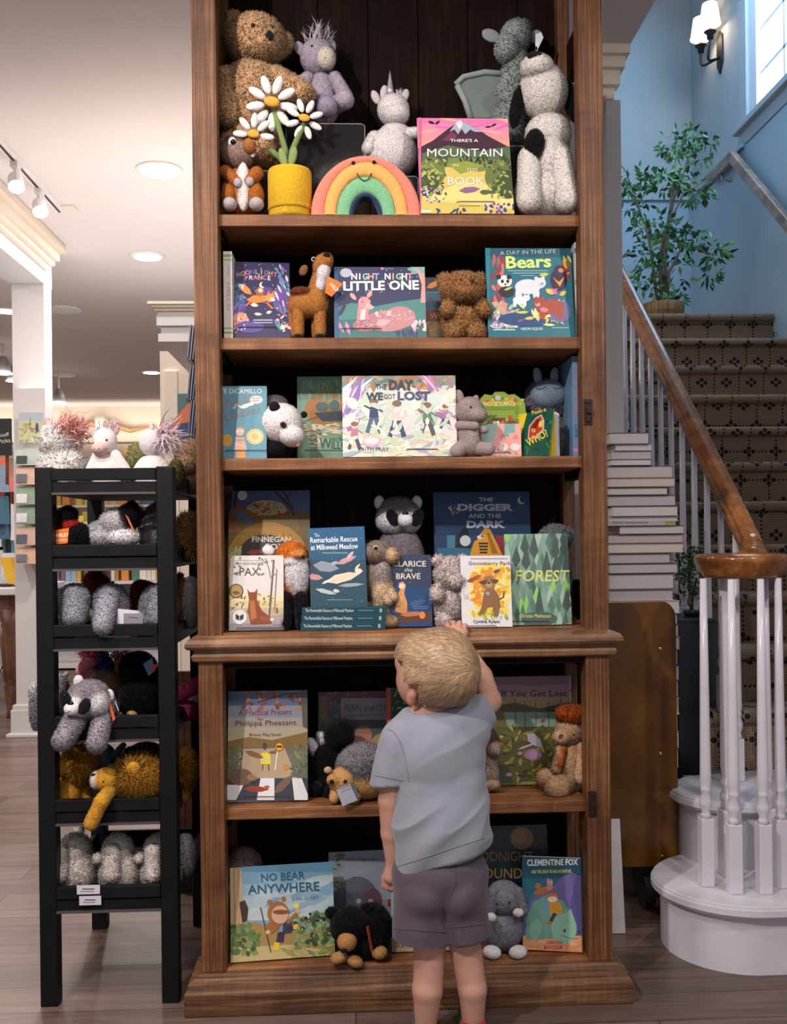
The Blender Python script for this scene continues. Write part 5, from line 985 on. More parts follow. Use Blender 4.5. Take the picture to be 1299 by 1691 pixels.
book('hardcover_book', 'teal hardcover with leaping animals, standing upright on the stack of three', 'book', (513, 1007), (607, 1003), (501, 873), '#27536b', A, None, .05, 12, .018, lift=1)
t = Toy('plush_groundhog', 'grey brown plush groundhog with a cream belly beside the teal hardcover', 'soft toy', .12, 625, 1035, ZS[4], 893); GB = '#8b7a70'
t.part('body', [t.E(622, 958, 24, 40, GB, 24), t.E(632, 978, 20, 32, '#d3b794', 22, -10), t.E(630, 1010, 30, 26, '#c9a984', 28), t.E(632, 950, 13, 26, '#a89a94', 12, -18)], fur=FS4)
hd = t.part('head', [t.E(624, 914, 26, 21, GB, 24, -4), t.E(646, 918, 12, 13, '#d2b08a', 14, -16)], fur=FS4)
t.part('ear', [t.E(606, 903, 5, 6, '#6f5f57', 4)], parent=hd); t.eye(620, 905, 3, white=(5, '#cdb697'), parent=hd, sink=.1); t.nose(654, 910, 3, 3, '#6a4c40', parent=hd); t.stitch([(640, 926), (648, 927), (654, 924)], .7, parent=hd)
for x, y in ((640, 990), (648, 985)): t.part('arm', [t.C(x - 10, y - 15, 9, x, y, 8, '#d3b794', -18, -30)], fur=FS4)
t.part('foot', [t.E(640, 1024, 16, 11, '#cdb08c', 16, -24)], fur=FS4)
RG = '#8b828a'
def raccoon(t, hx_, hy, s, dy=0, nose=(9, -4), ears=((-32, -24), (30, -24)), patch=((-20, 6, -25), (20, 6, 25))):
    hd = t.part('head', [t.E(hx_, hy, 37 * s, 33 * s, RG, 30 * s, dy), t.E(hx_ - 12 * s, hy + 6 * s, 25 * s, 22 * s, '#e8e5e8', 24 * s, dy - 9 * s), t.E(hx_ + 16 * s, hy + 4 * s, 20 * s, 22 * s, '#e8e5e8', 22 * s, dy - 8 * s)], fur=FS4)
    for x, y in ears: t.part('ear', [t.E(hx_ + x * s, hy + y * s, 9 * s, 12 * s, '#d9d5da', 6 * s, dy)], parent=hd)
    nx_, ny_ = hx_ + nose[0] * s, hy + nose[1] * s
    for x, y, r in patch: t.part('eye_patch', [t.E(nx_ + x * s, ny_ + y * s, 10 * s, 15 * s, '#17151a', 7 * s, dy - 30 * s, r)], parent=hd); t.eye(nx_ + x * s * .9, ny_ + (y - 7) * s, 2.6 * s, parent=hd)
    t.part('muzzle', [t.E(nx_, ny_ + 9 * s, 13 * s, 12 * s, '#efecee', 12 * s, dy - 30 * s)], parent=hd); t.nose(nx_, ny_, 5.5 * s, 4.5 * s, parent=hd, mt=EYE); t.stitch([(nx_ - 6 * s, ny_ + 15 * s), (nx_, ny_ + 12 * s), (nx_ + 6 * s, ny_ + 15 * s)], .8 * s, parent=hd)
    return hd
t = Toy('plush_raccoon', 'grey plush raccoon with a black eye mask at the back of the counter shelf', 'soft toy', .235, 660, 1030, ZS[4], 820)
t.part('body', [t.E(660, 930, 40, 62, RG, 30), t.E(660, 990, 46, 44, RG, 34)], fur=FS4); raccoon(t, 658, 854, 1.0)
A = [rc(630, 900, 730, 1045, '#36415c'), rc(630, 970, 730, 1045, '#2c4a78'), dots(30, 650, 920, 712, 1000, .8, ['#8fa0b8'], 2), pg([(652, 1010), (655, 985), (661, 972), (658, 963), (665, 960), (670, 966), (667, 980), (672, 995), (672, 1015)], '#d99a5a'), el(663, 968, 5, 4.5, '#e6d6c8'), rc(656, 985, 664, 1000, '#f0c890'), pg([(640, 1018), (712, 1010), (712, 1026), (640, 1030)], '#5a4038'), leaf(680, 1014, 40, 8, -5, '#c07a4a'), el(697, 1016, 5, 6, '#e08a4a'), leaf(690, 995, 30, 10, -15, '#3f5f90'), rc(680, 1001, 708, 1002, '#6f86ac'), rc(682, 1004, 706, 1005, '#6f86ac'),
     tx('CLARICE', 675, 931, 9.5, '#e9e0cc', 56, 0, .01), tx('the', 674, 941, 6, '#e9e0cc', 13, 0, 0, .3), tx('BRAVE', 674, 951.5, 9.5, '#e9e0cc', 40, 0, .01)]
book('hardcover_book', 'navy hardcover with a mouse holding a lantern', 'book', (636, 1036), (714, 1031), (644, 917), '#39445e', A, ZS[4], .07, 9, .014)
A = [rc(700, 800, 890, 1040, '#24436b'), pg([(700, 880), (890, 880), (890, 1040), (700, 1040)], '#1f3a60'), rc(738, 884, 751, 915, '#3f7d98'), rc(722, 905, 790, 920, '#2f6a8a'), pg([(752, 904), (754, 885), (764, 872), (772, 872), (776, 890), (776, 906)], '#191c28'), el(768, 893, 9, 9, '#c5cbd6'), pg([(818, 885), (860, 885), (860, 920), (818, 920)], '#8a2340'), pg([(775, 918), (782, 896), (800, 872), (809, 874), (830, 918)], '#d99a2a'), pg([(803, 880), (808, 880), (822, 914), (812, 914)], '#a36d1c'), pg([(790, 896), (806, 896), (804, 914), (792, 914)], '#2a2224'), ('g', [rc(791, y, 805, y + 2, '#d99a2a') for y in (899, 904, 909)]), el(861, 826, 6.5, 6.5, '#d8d49a'), el(863.5, 824.5, 6, 6, '#24436b'), dots(10, 786, 880, 798, 892, 2.4, ['#d8dce6', '#23232c'], 3), dots(14, 740, 836, 756, 850, 2, ['#e0e4ea', '#c98a9a'], 4),
     tx('THE', 802, 825, 6.5, '#c3d0e0', 23, 0, .02), tx('DIGGER', 801, 838, 12, '#b9c6d8', 92, 0, .05), tx('AND THE', 800, 852, 7, '#b9c6d8', 54, 0, .025), tx('DARK', 802, 866, 12, '#c3d0e0', 64, 0, .05)]
book('picture_book', 'midnight blue picture book with a yellow digger, at the back of the counter shelf', 'book', (720, 1030), (882, 1027), (725, 813), '#24436b', A, ZS[4], .20, 9, .012)
PK = '#dccbc7'; t = Toy('plush_bear', 'pale pink curly teddy bear between the navy and the white books', 'soft toy', .10, 742, 1037, ZS[4], 918)
t.part('body', [t.E(745, 1000, 29, 36, PK, 26)], fur=FC); hd = t.part('head', [t.E(745, 950, 27, 28, PK, 26), t.E(752, 960, 15, 12, PK, 15, -20)], fur=FC)
for x in (724, 764): t.part('ear', [t.E(x, 927, 10, 9, PK, 7)], fur=FC)
for x in (722, 766): t.part('arm', [t.C(x, 975, 9, x - 2, 985, 9, PK, -14, -24)], fur=FC)
t.part('leg', [t.C(735, 1020, 12, 732, 1026, 12, PK, -12, -22)], fur=FC); t.eye(759, 956, 1.8, parent=hd, dy=-30); t.nose(752, 966, 3, 2.5, '#a58a88', parent=hd, dy=-40)
A = [rc(755, 910, 860, 1050, '#e4e1e6'), el(810, 975, 34, 44, '#f2dc6a'), leaves(120, 776, 936, 840, 1016, 14, 9, ['#f0c43a', '#f5d95a', '#e79a3a', '#f7e79a', '#e9b23f', '#f4e07a'], 2), leaves(30, 776, 950, 800, 1000, 8, 6, ['#e88a3a', '#f0a84a'], 3), leaves(20, 780, 1010, 838, 1022, 12, 4, ['#a8b84a', '#8aa040', '#c9c85a'], 4), pg([(800, 975), (815, 972), (824, 985), (826, 1000), (822, 1018), (815, 1018), (813, 1002), (804, 1004), (798, 1014), (790, 1016), (796, 998), (797, 985)], '#8f6a48'), pg([(795, 960), (800, 952), (812, 950), (818, 958), (816, 972), (802, 974), (797, 970)], '#a07a55'), leaf(798, 962, 8, 14, 90, '#6d4c34'), leaf(817, 960, 8, 12, 80, '#6d4c34'), el(807, 966, 5, 4, '#c2a07a'), el(807, 963, 2, 1.6, '#2b211c'), el(803, 958, 1.2, 1.2, '#1f1814'), el(811, 958, 1.2, 1.2, '#1f1814'), ln([(824, 990), (831, 986), (832, 976)], 2.6, '#6d4c34'), leaf(786, 954, 20, 7, -30, '#b0603a'), leaf(778, 958, 8, 14, 70, '#a05530'), leaf(820, 943, 14, 5, -20, '#5a5a72'), leaf(828, 966, 20, 3, 30, '#d9c49a'), el(805, 980, 3, 3, '#9fb0c8'),
     tx('Gooseberry Park', 808, 931, 7.5, '#7d4a52', 70, 0, .0), rc(776, 922, 838, 923, '#a58a92'), tx('Cynthia Rylant', 803, 1027, 7, '#3d3a42', 44, 0, .01)]
book('paperback_book', 'white paperback with a brown dog on a yellow ground', 'book', (763, 1040), (846, 1042), (768, 918), '#e0dde2', A, ZS[4], .03, 8, .013, 'paper', lip=(758, 818, 1034))
g_ = random.Random(8); cols = ['#6f9484', '#86a898', '#5a7c6e', '#9ab8a8', '#4a6a60', '#7d9c8c', '#a8c0b0']; L_ = []
for i in range(11):
    for j in range(13):
        x, y = 838 + j * 10.5 + (i % 2) * 5.2 + g_.uniform(-2, 2), 884 + i * 15 + g_.uniform(-3, 3); h_ = g_.uniform(16, 26); c_ = g_.choice(cols)
        if g_.random() < .05: c_ = '#8fcf6a'
        L_.append(pg([(x, y - h_), (x + 6.5, y), (x, y + h_ * .6), (x - 6.5, y)], c_))
for x, y, h_ in [(866, 905, 26), (881, 910, 30), (916, 912, 30), (931, 908, 26), (868, 930, 30), (902, 940, 32), (918, 940, 32), (935, 938, 30), (890, 1010, 44), (935, 1000, 30), (852, 925, 24)]: L_.append(pg([(x, y - h_), (x + 7.5, y), (x, y + 12), (x - 7.5, y)], '#4a5a56'))
A = [rc(830, 870, 970, 1045, '#6a8d7d'), ('g', L_), el(890, 1022, 30, 12, '#4d625a'), tx('FOREST', 895, 951, 19, '#dbe07a', 90, 0, .01, .12), tx('Christie Matheson', 883, 1017, 6, '#d9df8a', 52, 0, .0)]
book('picture_book', 'green patterned picture book of tall trees, right end of the counter shelf', 'book', (838, 1040), (944, 1038), (848, 882), '#7da08f', A, ZS[4], .07, 10, .011, lip=(842, 905, 1026))
t = Toy('plush_cat', 'grey fluffy toy barely showing above the green forest book', 'soft toy', .19, 908, 1026, ZS[4], 868)
t.part('body', [t.E(910, 950, 30, 60, '#7d8288', 26), t.E(910, 1000, 30, 30, '#7d8288', 26)], fur=FB); t.part('head', [t.E(918, 888, 26, 20, '#858b92', 20)], fur=FB)
# ================================================================== fifth shelf
A = [rc(360, 1135, 520, 1240, '#7d889e'), bands(360, 520, [1135, 1165, 1185, 1200, 1215, 1232], ['#5f7191', '#8a8f9c', '#a5a198', '#b8ab92', '#c0b08a']), pg([(372, 1225), (410, 1217), (450, 1222), (510, 1208), (510, 1240), (372, 1240)], '#8a6f3f'), pg([(372, 1235), (510, 1232), (510, 1290), (372, 1290)], '#6f6e5a'), pg([(395, 1237), (470, 1235), (490, 1285), (390, 1285)], '#b9a184'), leaves(40, 375, 1235, 400, 1285, 12, 3, ['#6f7a5a', '#8a8660', '#55604a'], 2), leaves(40, 480, 1230, 508, 1280, 12, 3, ['#6f7a6a', '#8a8660', '#55604a'], 3), leaves(34, 400, 1142, 505, 1172, 12, 6, ['#a05a4a', '#8f4a3f', '#b9785a', '#6d4038'], 4), ln([(425, 1160), (470, 1146), (510, 1144)], 2.4, '#4a3f3c'), pg([(496, 1141), (510, 1141), (510, 1205), (500, 1200)], '#5f5a52'),
     rc(374, 1285, 508, 1322, '#3f434f'), pg([(374, 1296), (402, 1296), (390, 1321), (374, 1321)], '#e9e7e9'), pg([(430, 1285), (453, 1285), (453, 1321), (424, 1321)], '#e9e7e9'), pg([(482, 1285), (498, 1285), (508, 1312), (508, 1321), (486, 1321)], '#e9e7e9'),
     pg([(431, 1243), (446, 1243), (447, 1262), (430, 1262)], '#e9d92f'), ('g', [rc(431, 1252, 446, 1255, '#c9ccc8')]), el(437, 1232, 3.6, 6, '#5f4a3a'), leaf(420, 1246, 34, 9, 20, '#8a6240'), leaf(452, 1242, 20, 5, -10, '#8a6240'), ln([(434, 1262), (433, 1272)], 1.8, '#6d5030'), ln([(443, 1262), (444, 1272)], 1.8, '#6d5030'), ln([(458, 1240), (454, 1272)], 1.8, '#e6e6e6'), el(461, 1233, 7.5, 7.5, '#c9402f'), el(461, 1233, 5.8, 5.8, '#e9c93a'), rc(456.5, 1231, 465.5, 1235, '#5a4a20'), leaf(472, 1267, 12, 10, 80, '#c98a55'),
     el(398, 1283, 20, 14, '#7a5a48'), leaf(416, 1284, 20, 10, 10, '#a07a5c'), leaf(423, 1303, 44, 10, 2, '#9a4a32'), leaf(440, 1300, 12, 6, -15, '#b0644a'), leaf(468, 1295, 44, 13, -45, '#7d6250'), el(486, 1278, 4, 5, '#6a6a72'),
     tx('A Practical Present', 438, 1176, 9.5, '#8a3a4f', 88, -1, .0), tx('for', 430, 1187, 5.5, '#8a3a4f', 10), tx('Philippa Pheasant', 439, 1195, 11, '#7d2f33', 100, -1, .0), tx('Briony May Smith', 438, 1214, 6.5, '#4a3f4a', 52, 0)]
book('picture_book', 'tall picture book with a pheasant in a yellow vest at a crossing', 'book', (375, 1323), (508, 1320), (374, 1142), '#6f7a90', A, ZS[5], .07, 10, .012, lip=(406, 476, 1315))
A = [rc(515, 1135, 665, 1330, '#4f5f58'), rc(515, 1135, 665, 1160, '#5f3f55'), leaves(50, 524, 1143, 650, 1170, 12, 5, ['#8a4a6f', '#6d3a58', '#a0607f'], 2), pg([(527, 1150), (540, 1150), (542, 1212), (530, 1212)], '#8a6a50'), leaves(30, 524, 1180, 560, 1215, 14, 5, ['#4a6a55', '#6d8a60'], 3), rc(563, 1153, 640, 1188, '#a9a4b0'), rc(565, 1155, 640, 1186, '#9a95a4'), el(600, 1215, 14, 18, '#a87a5a'), pg([(584, 1212), (612, 1212), (618, 1244), (580, 1244)], '#c07f7a'), el(630, 1235, 20, 24, '#a89a6a'), tx('FERN and OTTO', 603, 1169, 11, '#5a5560', 70, 0, 0, .2), rc(575, 1180, 632, 1182, '#8a808f')]
A[-2] = tx('FERN and OTTO', 612, 1169, 11, '#5a5560', 88, 0, 0, .2)
book('picture_book', 'muted woodland picture book with a pale title plate, at the back', 'book', (526, 1296), (660, 1292), (524, 1143), '#4a5650', A, ZS[5], .215, 9, .012)
A = [rc(630, 1130, 735, 1320, '#2f4a3f'), rc(630, 1130, 645, 1320, '#cf5a38'), leaves(50, 646, 1140, 730, 1240, 10, 3, ['#6d8a4a', '#c9c06a', '#d98a4a', '#8fa86a'], 2)]
book('picture_book', 'dark green picture book with an orange spine band, behind the boy', 'book', (640, 1301), (725, 1298), (636, 1136), '#c9573a', A, ZS[5], .18, 8, .012)
t = Toy('plush_skunk', 'black plush skunk with white stripes behind the hedgehog', 'soft toy', .17, 545, 1308, ZS[5], 1190); BL = '#121014'; FW_ = (3, 1.6, .4, .7)
t.part('body', [t.E(545, 1265, 30, 40, BL, 28), t.E(545, 1290, 34, 22, BL, 30), t.E(520, 1240, 10, 22, '#d6d4da', 12, 8, -30), t.E(532, 1222, 8, 14, '#d6d4da', 10, 6, -30)], fur=FW_)
t.part('head', [t.E(560, 1215, 24, 24, BL, 24, -6), t.E(568, 1200, 15, 14, BL, 15, -8)], fur=FW_)
for x, y in ((522, 1295), (545, 1302)): t.part('paw', [t.E(x, y, 12, 11, BL, 12, -30)], fur=FW_)
t = Toy('plush_hedgehog', 'plush hedgehog with speckled grey quills and a paper tag', 'soft toy', .085, 590, 1326, ZS[5], 1232); HT = '#c99a62'
t.part('body', [t.E(600, 1290, 46, 32, HT, 36)], fur=FF)
t.part('quills', [t.E(602, 1272, 42, 36, '#8f8a92', 37, 4)], fur=(9, 1.6, .8, .35, (.15, .1, 0)))
hd = t.part('head', [t.E(568, 1290, 25, 24, HT, 24, -16), t.E(552, 1284, 12, 10, '#c0905a', 12, -28)], fur=FF)
for x, y in ((542, 1268), (584, 1279)): t.part('ear', [t.E(x, y, 7, 6, '#c2a28c', 5, -26)], parent=hd)
t.eye(570, 1285, 3.6, parent=hd); t.nose(549, 1285, 4.5, 4, parent=hd)
for x in (556, 590): t.part('foot', [t.C(x, 1305, 10, x - 4, 1317, 8, HT, -20, -30)], fur=FF)
t.tag([(556, 1296), (578, 1286), (590, 1314), (566, 1324)], (-52, -50, -48, -50), '#b9bccb', [ln([(560, 1299), (575, 1292)], 1, '#7f8294'), ln([(562, 1303), (578, 1297)], 1, '#7f8294'), ln([(564, 1308), (580, 1302)], 1, '#7f8294')])
t.tag([(579, 1286), (588, 1290), (591, 1315), (589, 1313)], (-48, -40, -40, -46), '#8f92a2')
t = Toy('plush_rabbit', 'small brown plush rabbit peeking out right of the boy', 'soft toy', .16, 805, 1306, ZS[5], 1201)
t.part('body', [t.E(800, 1262, 21, 36, '#a58d80', 20), t.E(804, 1280, 18, 26, '#b89f90', 18, -6)], fur=FS4)
hd = t.part('head', [t.E(800, 1222, 22, 21, '#5f4c44', 21), t.E(813, 1235, 12, 11, '#cbb09c', 13, -14)], fur=FS4); t.eye(794, 1222, 4, parent=hd); t.nose(821, 1231, 3, 2.5, '#8a6a62', parent=hd)
t.part('foot', [t.E(808, 1293, 14, 9, '#c6ab8c', 14, -20)], fur=FS4); t.part('ear', [t.C(790, 1208, 7, 778, 1225, 8, '#54423b', 4)], fur=FS4)
A = [rc(780, 1110, 960, 1310, '#7f6a4a'), bands(780, 960, [1110, 1130, 1142, 1152, 1162, 1176], ['#8f6f8a', '#a8838f', '#b59488', '#b9a078', '#b5a468']), pg([(800, 1168), (850, 1160), (890, 1170), (960, 1155), (960, 1186), (800, 1186)], '#5d5638'), rc(800, 1176, 960, 1205, '#8fb5a0'), pg([(800, 1172), (830, 1174), (838, 1200), (800, 1205)], '#7a6f3f'), ('g', [ln([(x, 1150 + (x % 3) * 4), (x + 1, 1202)], 1.4, '#5a5040') for x in (850, 866, 884, 905, 925)]), rc(800, 1200, 960, 1300, '#66602f'), leaves(120, 815, 1200, 945, 1290, 16, 5, ['#8a8340', '#4f5a30', '#a8984a', '#5f6a38', '#3f4a2c', '#b5a850'], 2), leaf(896, 1190, 10, 6, -30, '#b5483a'), pg([(820, 1265), (838, 1262), (846, 1292), (820, 1292)], '#3f4a34'), pg([(900, 1280), (945, 1284), (945, 1296), (850, 1296)], '#b0a850'), leaf(882, 1222, 34, 16, 40, '#d0c8dc'), leaf(870, 1232, 36, 3.5, -20, '#d8d2e2'), el(880, 1246, 14, 10, '#b78aac'), el(880, 1246, 8, 7, '#c9a0c0'), el(858, 1244, 4, 3, '#c9a0c0'), el(840, 1279, 5, 3, '#b592b8'), rc(940, 1115, 955, 1165, '#b8b0c0'), rc(944, 1125, 955, 1127, '#4a4450'), rc(940, 1139, 950, 1141, '#4a4450'), tx('If You Get Lost', 882, 1145, 10.5, '#5a3f55', 108, 0, .015), tx('Nikki Loftin', 881, 1130, 5, '#8a6a88', 34), tx('Deborah', 868, 1280, 4.5, '#4f5030', 26)]
book('picture_book', 'picture book with a pale ghostly rabbit in an olive wood, right end of fifth shelf', 'book', (800, 1296), (949, 1296), (803, 1118), '#3a3f4a', A, ZS[5], .19, 8, .013, lip=(858, 884, 1288))
t = Toy('plush_bear', 'tan plush bear with curly ginger hair leaning on the right post', 'soft toy', .145, 935, 1310, ZS[5], 1165); LT = '#c9a27e'
t.part('body', [t.E(940, 1265, 24, 44, LT, 24), t.E(938, 1292, 28, 26, LT, 26)], fur=FS4)
hd = t.part('head', [t.E(940, 1208, 24, 26, LT, 24), t.E(925, 1217, 15, 12, '#d0ab88', 15, -14)], fur=FS4); t.part('hair', [t.E(944, 1182, 24, 15, '#b0521c', 24), t.E(930, 1178, 12, 10, '#b0521c', 14, -6)], fur=(7, 2.2, .6, 1.0), parent=hd)
t.eye(942, 1211, 2.6, parent=hd); t.nose(921, 1214, 5, 4.5, '#5a3a34', parent=hd); t.stitch([(922, 1222), (926, 1225), (932, 1224)], .7, parent=hd)
t.part('arm', [t.C(922, 1238, 8, 914, 1270, 9, LT, -14, -20), t.C(926, 1236, 5, 919, 1262, 5, '#b0602c', -20, -26)], fur=FS4); t.part('arm', [t.C(956, 1235, 9, 953, 1285, 11, LT, -12, -26)], fur=FS4)
t.part('leg', [t.C(930, 1295, 16, 912, 1300, 20, LT, -20, -34)], fur=FS4); t.part('leg', [t.C(925, 1292, 14, 897, 1288, 15, LT, -8, -14)], fur=FS4)
# ================================================================== bottom shelf
A = [rc(370, 1415, 560, 1600, '#7ba3bd'), bands(370, 560, [1415, 1440, 1460, 1480, 1500, 1520], ['#5f8fae', '#7aa3bb', '#98b6c4', '#aec3c8', '#c0cdc4']), leaves(30, 430, 1450, 548, 1510, 50, 10, ['#8fb0c2', '#b5c9cf', '#7fa5bb'], 2, -10), pg([(378, 1433), (398, 1432), (400, 1490), (408, 1545), (378, 1560)], '#c9ab84'), ln([(386, 1434), (388, 1550)], 2, '#a8875f'), ln([(393, 1434), (396, 1540)], 1.5, '#b5966d'), pg([(395, 1490), (404, 1486), (410, 1500), (408, 1520), (400, 1525)], '#4a3a36'), pg([(378, 1530), (420, 1522), (470, 1540), (552, 1530), (556, 1600), (378, 1600)], '#a58a55'), pg([(378, 1565), (480, 1560), (556, 1572), (556, 1600), (378, 1600)], '#c6b57f'), leaves(90, 488, 1508, 552, 1560, 14, 8, ['#5f7a4a', '#46603a', '#7d9458', '#8fa56a', '#38502f'], 3), leaves(70, 378, 1528, 425, 1575, 14, 8, ['#5f7a4a', '#46603a', '#8a9a58', '#6d8450'], 4), leaves(30, 470, 1560, 552, 1580, 18, 5, ['#9a9a58', '#7d8a4a', '#b5ab6a'], 5, 0), dots(8, 495, 1508, 545, 1520, 4, ['#2f2a33'], 6), dots(30, 490, 1515, 550, 1550, 1.6, ['#d9cf5a', '#c06a8a'], 7),
     leaf(450, 1530, 34, 18, -35, '#a5703f'), pg([(468, 1520), (482, 1518), (482, 1540), (466, 1542)], '#4a4258'), pg([(458, 1540), (470, 1538), (468, 1556), (456, 1556)], '#3f3550'), ln([(472, 1535), (488, 1531)], 7, '#3f3550'), el(459, 1508, 18, 20, '#a5703f'), el(445, 1489, 4, 4, '#a5703f'), el(468, 1484, 4, 4, '#a5703f'), el(462, 1510, 14, 15, '#e3b294'), el(464, 1506, 14, 4, '#8a5c38'), ln([(474, 1524), (490, 1508)], 6, '#a5703f'), el(492, 1504, 3.5, 4, '#e3b294'), el(489, 1496, 5, 4.5, '#e9e05a'), rc(452, 1556, 461, 1569, '#e9c92f'), leaf(488, 1530, 12, 8, -50, '#e9c92f'), ln([(430, 1498), (447, 1572)], 1.8, '#5a4030'), el(442, 1539, 4, 3.5, '#e3b294'),
     tx('NO BEAR', 467, 1447, 13, '#2f5f80', 72, -3, .01), tx('ANYWHERE', 468, 1466, 15, '#2f5f80', 118, -3, .01), tx('EMMA GILBERT', 504, 1483, 5, '#6f8494', 44, -3)]
book('picture_book', 'sky blue picture book of a child in a bear hood walking with a stick', 'book', (381, 1592), (553, 1579), (380, 1434), '#6f9ab5', A, ZS[6], None, 10, .012)
t = Toy('plush_lamb', 'pale woolly toy barely showing above the bear hood book', 'soft toy', .2, 403, 1535, ZS[6], 1398)
t.part('body', [t.E(403, 1480, 30, 50, '#b8a296', 26)], fur=FC); t.part('head', [t.E(402, 1428, 26, 29, '#bda79c', 24)], fur=FC)
A = [rc(535, 1400, 670, 1570, '#8f98a5'), leaves(20, 543, 1408, 566, 1470, 13, 5, ['#5f7d68', '#4a6a58', '#7d9a80'], 2), el(590, 1485, 34, 38, '#5a5868'), el(565, 1490, 20, 24, '#4f4e5e'), el(615, 1488, 16, 22, '#6a4a58'), el(590, 1462, 24, 14, '#62606f'), el(592, 1488, 4, 4, '#9fa4b4'), el(612, 1488, 4, 4, '#9fa4b4'), rc(640, 1485, 655, 1497, '#b5302f'), tx('Noah Magruder', 595, 1419, 7, '#4a4a55', 60), tx('P', 646, 1520, 9, '#3a3a44', 6)]
book('picture_book', 'grey picture book with a big round dark bear, behind the black plush bear', 'book', (545, 1560), (665, 1553), (542, 1408), '#8a939f', A, ZS[6], None, 9, .012)
A = [rc(640, 1440, 760, 1580, '#8fb0ae'), ('g', [ln([(645 + (i * 7) % 100, 1455 + i * 3), (660 + (i * 7) % 100, 1448 + i * 3)], 1.6, '#2f4a50') for i in range(28)]), rc(640, 1550, 760, 1580, '#a89a78'), tx('KATIE GILSTRAP', 690, 1562, 6, '#3a3a3a', 62)]
A[-1] = tx('KATIE GIL', 674, 1562, 6, '#3a3a3a', 34)
book('paperback_book', 'pale teal scribbled paperback with a tan band, behind the boy', 'book', (647, 1574), (750, 1571), (646, 1452), '#7da09e', A, ZS[6], None, 8, .012, 'paper')
t = Toy('plush_bear', 'black plush bear with a tan muzzle and tan paws on the bottom shelf', 'soft toy', .055, 596, 1588, ZS[6], 1495)
t.part('body', [t.E(615, 1540, 32, 42, BL, 30, 6), t.E(600, 1560, 36, 26, BL, 30)], fur=FW_)
hd = t.part('head', [t.E(578, 1526, 32, 30, BL, 28, -12)], fur=FW_); t.part('muzzle', [t.E(573, 1544, 16, 15, '#b5824f', 14, -38)], parent=hd, fur=(1.2, 1.2, .3)); t.nose(568, 1554, 6, 4, parent=hd, dy=-52); t.eye(586, 1531, 2, parent=hd)
for x, y in ((548, 1506), (605, 1500)): t.part('ear', [t.E(x, y, 11, 10, BL, 7, -6)], fur=FW_)
for x, y, r_ in ((560, 1573, -15), (586, 1580, 25)): t.part('paw', [t.E(x, y, 14, 9, '#b08450', 12, -36, r_)], fur=(1.2, 1.2, .3))
t.part('paw', [t.E(626, 1570, 13, 10, '#b08450', 12, -24, -10)], fur=(1.2, 1.2, .3))
t.tag([(605, 1518), (608, 1517), (615, 1562), (613, 1564)], (-40, -34, -34, -40), '#b5403a')
A = [rc(725, 1355, 920, 1570, '#1f2d3c'), leaves(40, 735, 1362, 912, 1400, 40, 10, ['#3a2f38', '#2a3a48', '#4a3530'], 2, 0), el(861, 1384, 19, 19, '#8a6a52'), el(857, 1381, 12, 11, '#9a7a5e'), tx('GOODNIGHT', 822, 1414, 16, '#a58a4a', 116, 0, 0), tx('SOUNDS', 830, 1442, 17, '#b08f4a', 84, 0, 0)]
book('picture_book', 'dark night picture book with gold lettering and a full moon, at the back', 'book', (738, 1552), (910, 1546), (738, 1366), '#1f2a38', A, ZS[6], None, 9, .012)
GR = '#8d8b98'; t = Toy('plush_bunny', 'grey plush bunny with white paws on the bottom shelf, right of the boy', 'soft toy', .07, 830, 1580, ZS[6], 1455)
t.part('body', [t.E(830, 1540, 33, 36, GR, 30)], fur=FD); hd = t.part('head', [t.E(832, 1486, 30, 28, GR, 28), t.C(812, 1470, 9, 806, 1500, 9, '#85828f', -14, -18), t.C(852, 1470, 9, 860, 1500, 9, '#85828f', -14, -18)], fur=FD)
t.nose(822, 1492, 3, 2.4, '#cfa8a8', parent=hd); t.eye(815, 1483, 1.8, parent=hd, dy=-34); t.eye(836, 1481, 1.8, parent=hd, dy=-34)
for x, y in ((850, 1499), (806, 1507)): t.part('paw', [t.E(x, y, 9, 7, '#e9e6e6', 8, -32)], fur=(1.2, 1.2, .3))
for x in (808, 850): t.part('foot', [t.E(x, 1570, 15, 10, '#ece9ea', 14, -30, 8 if x < 820 else -8)], fur=(1.2, 1.2, .3))
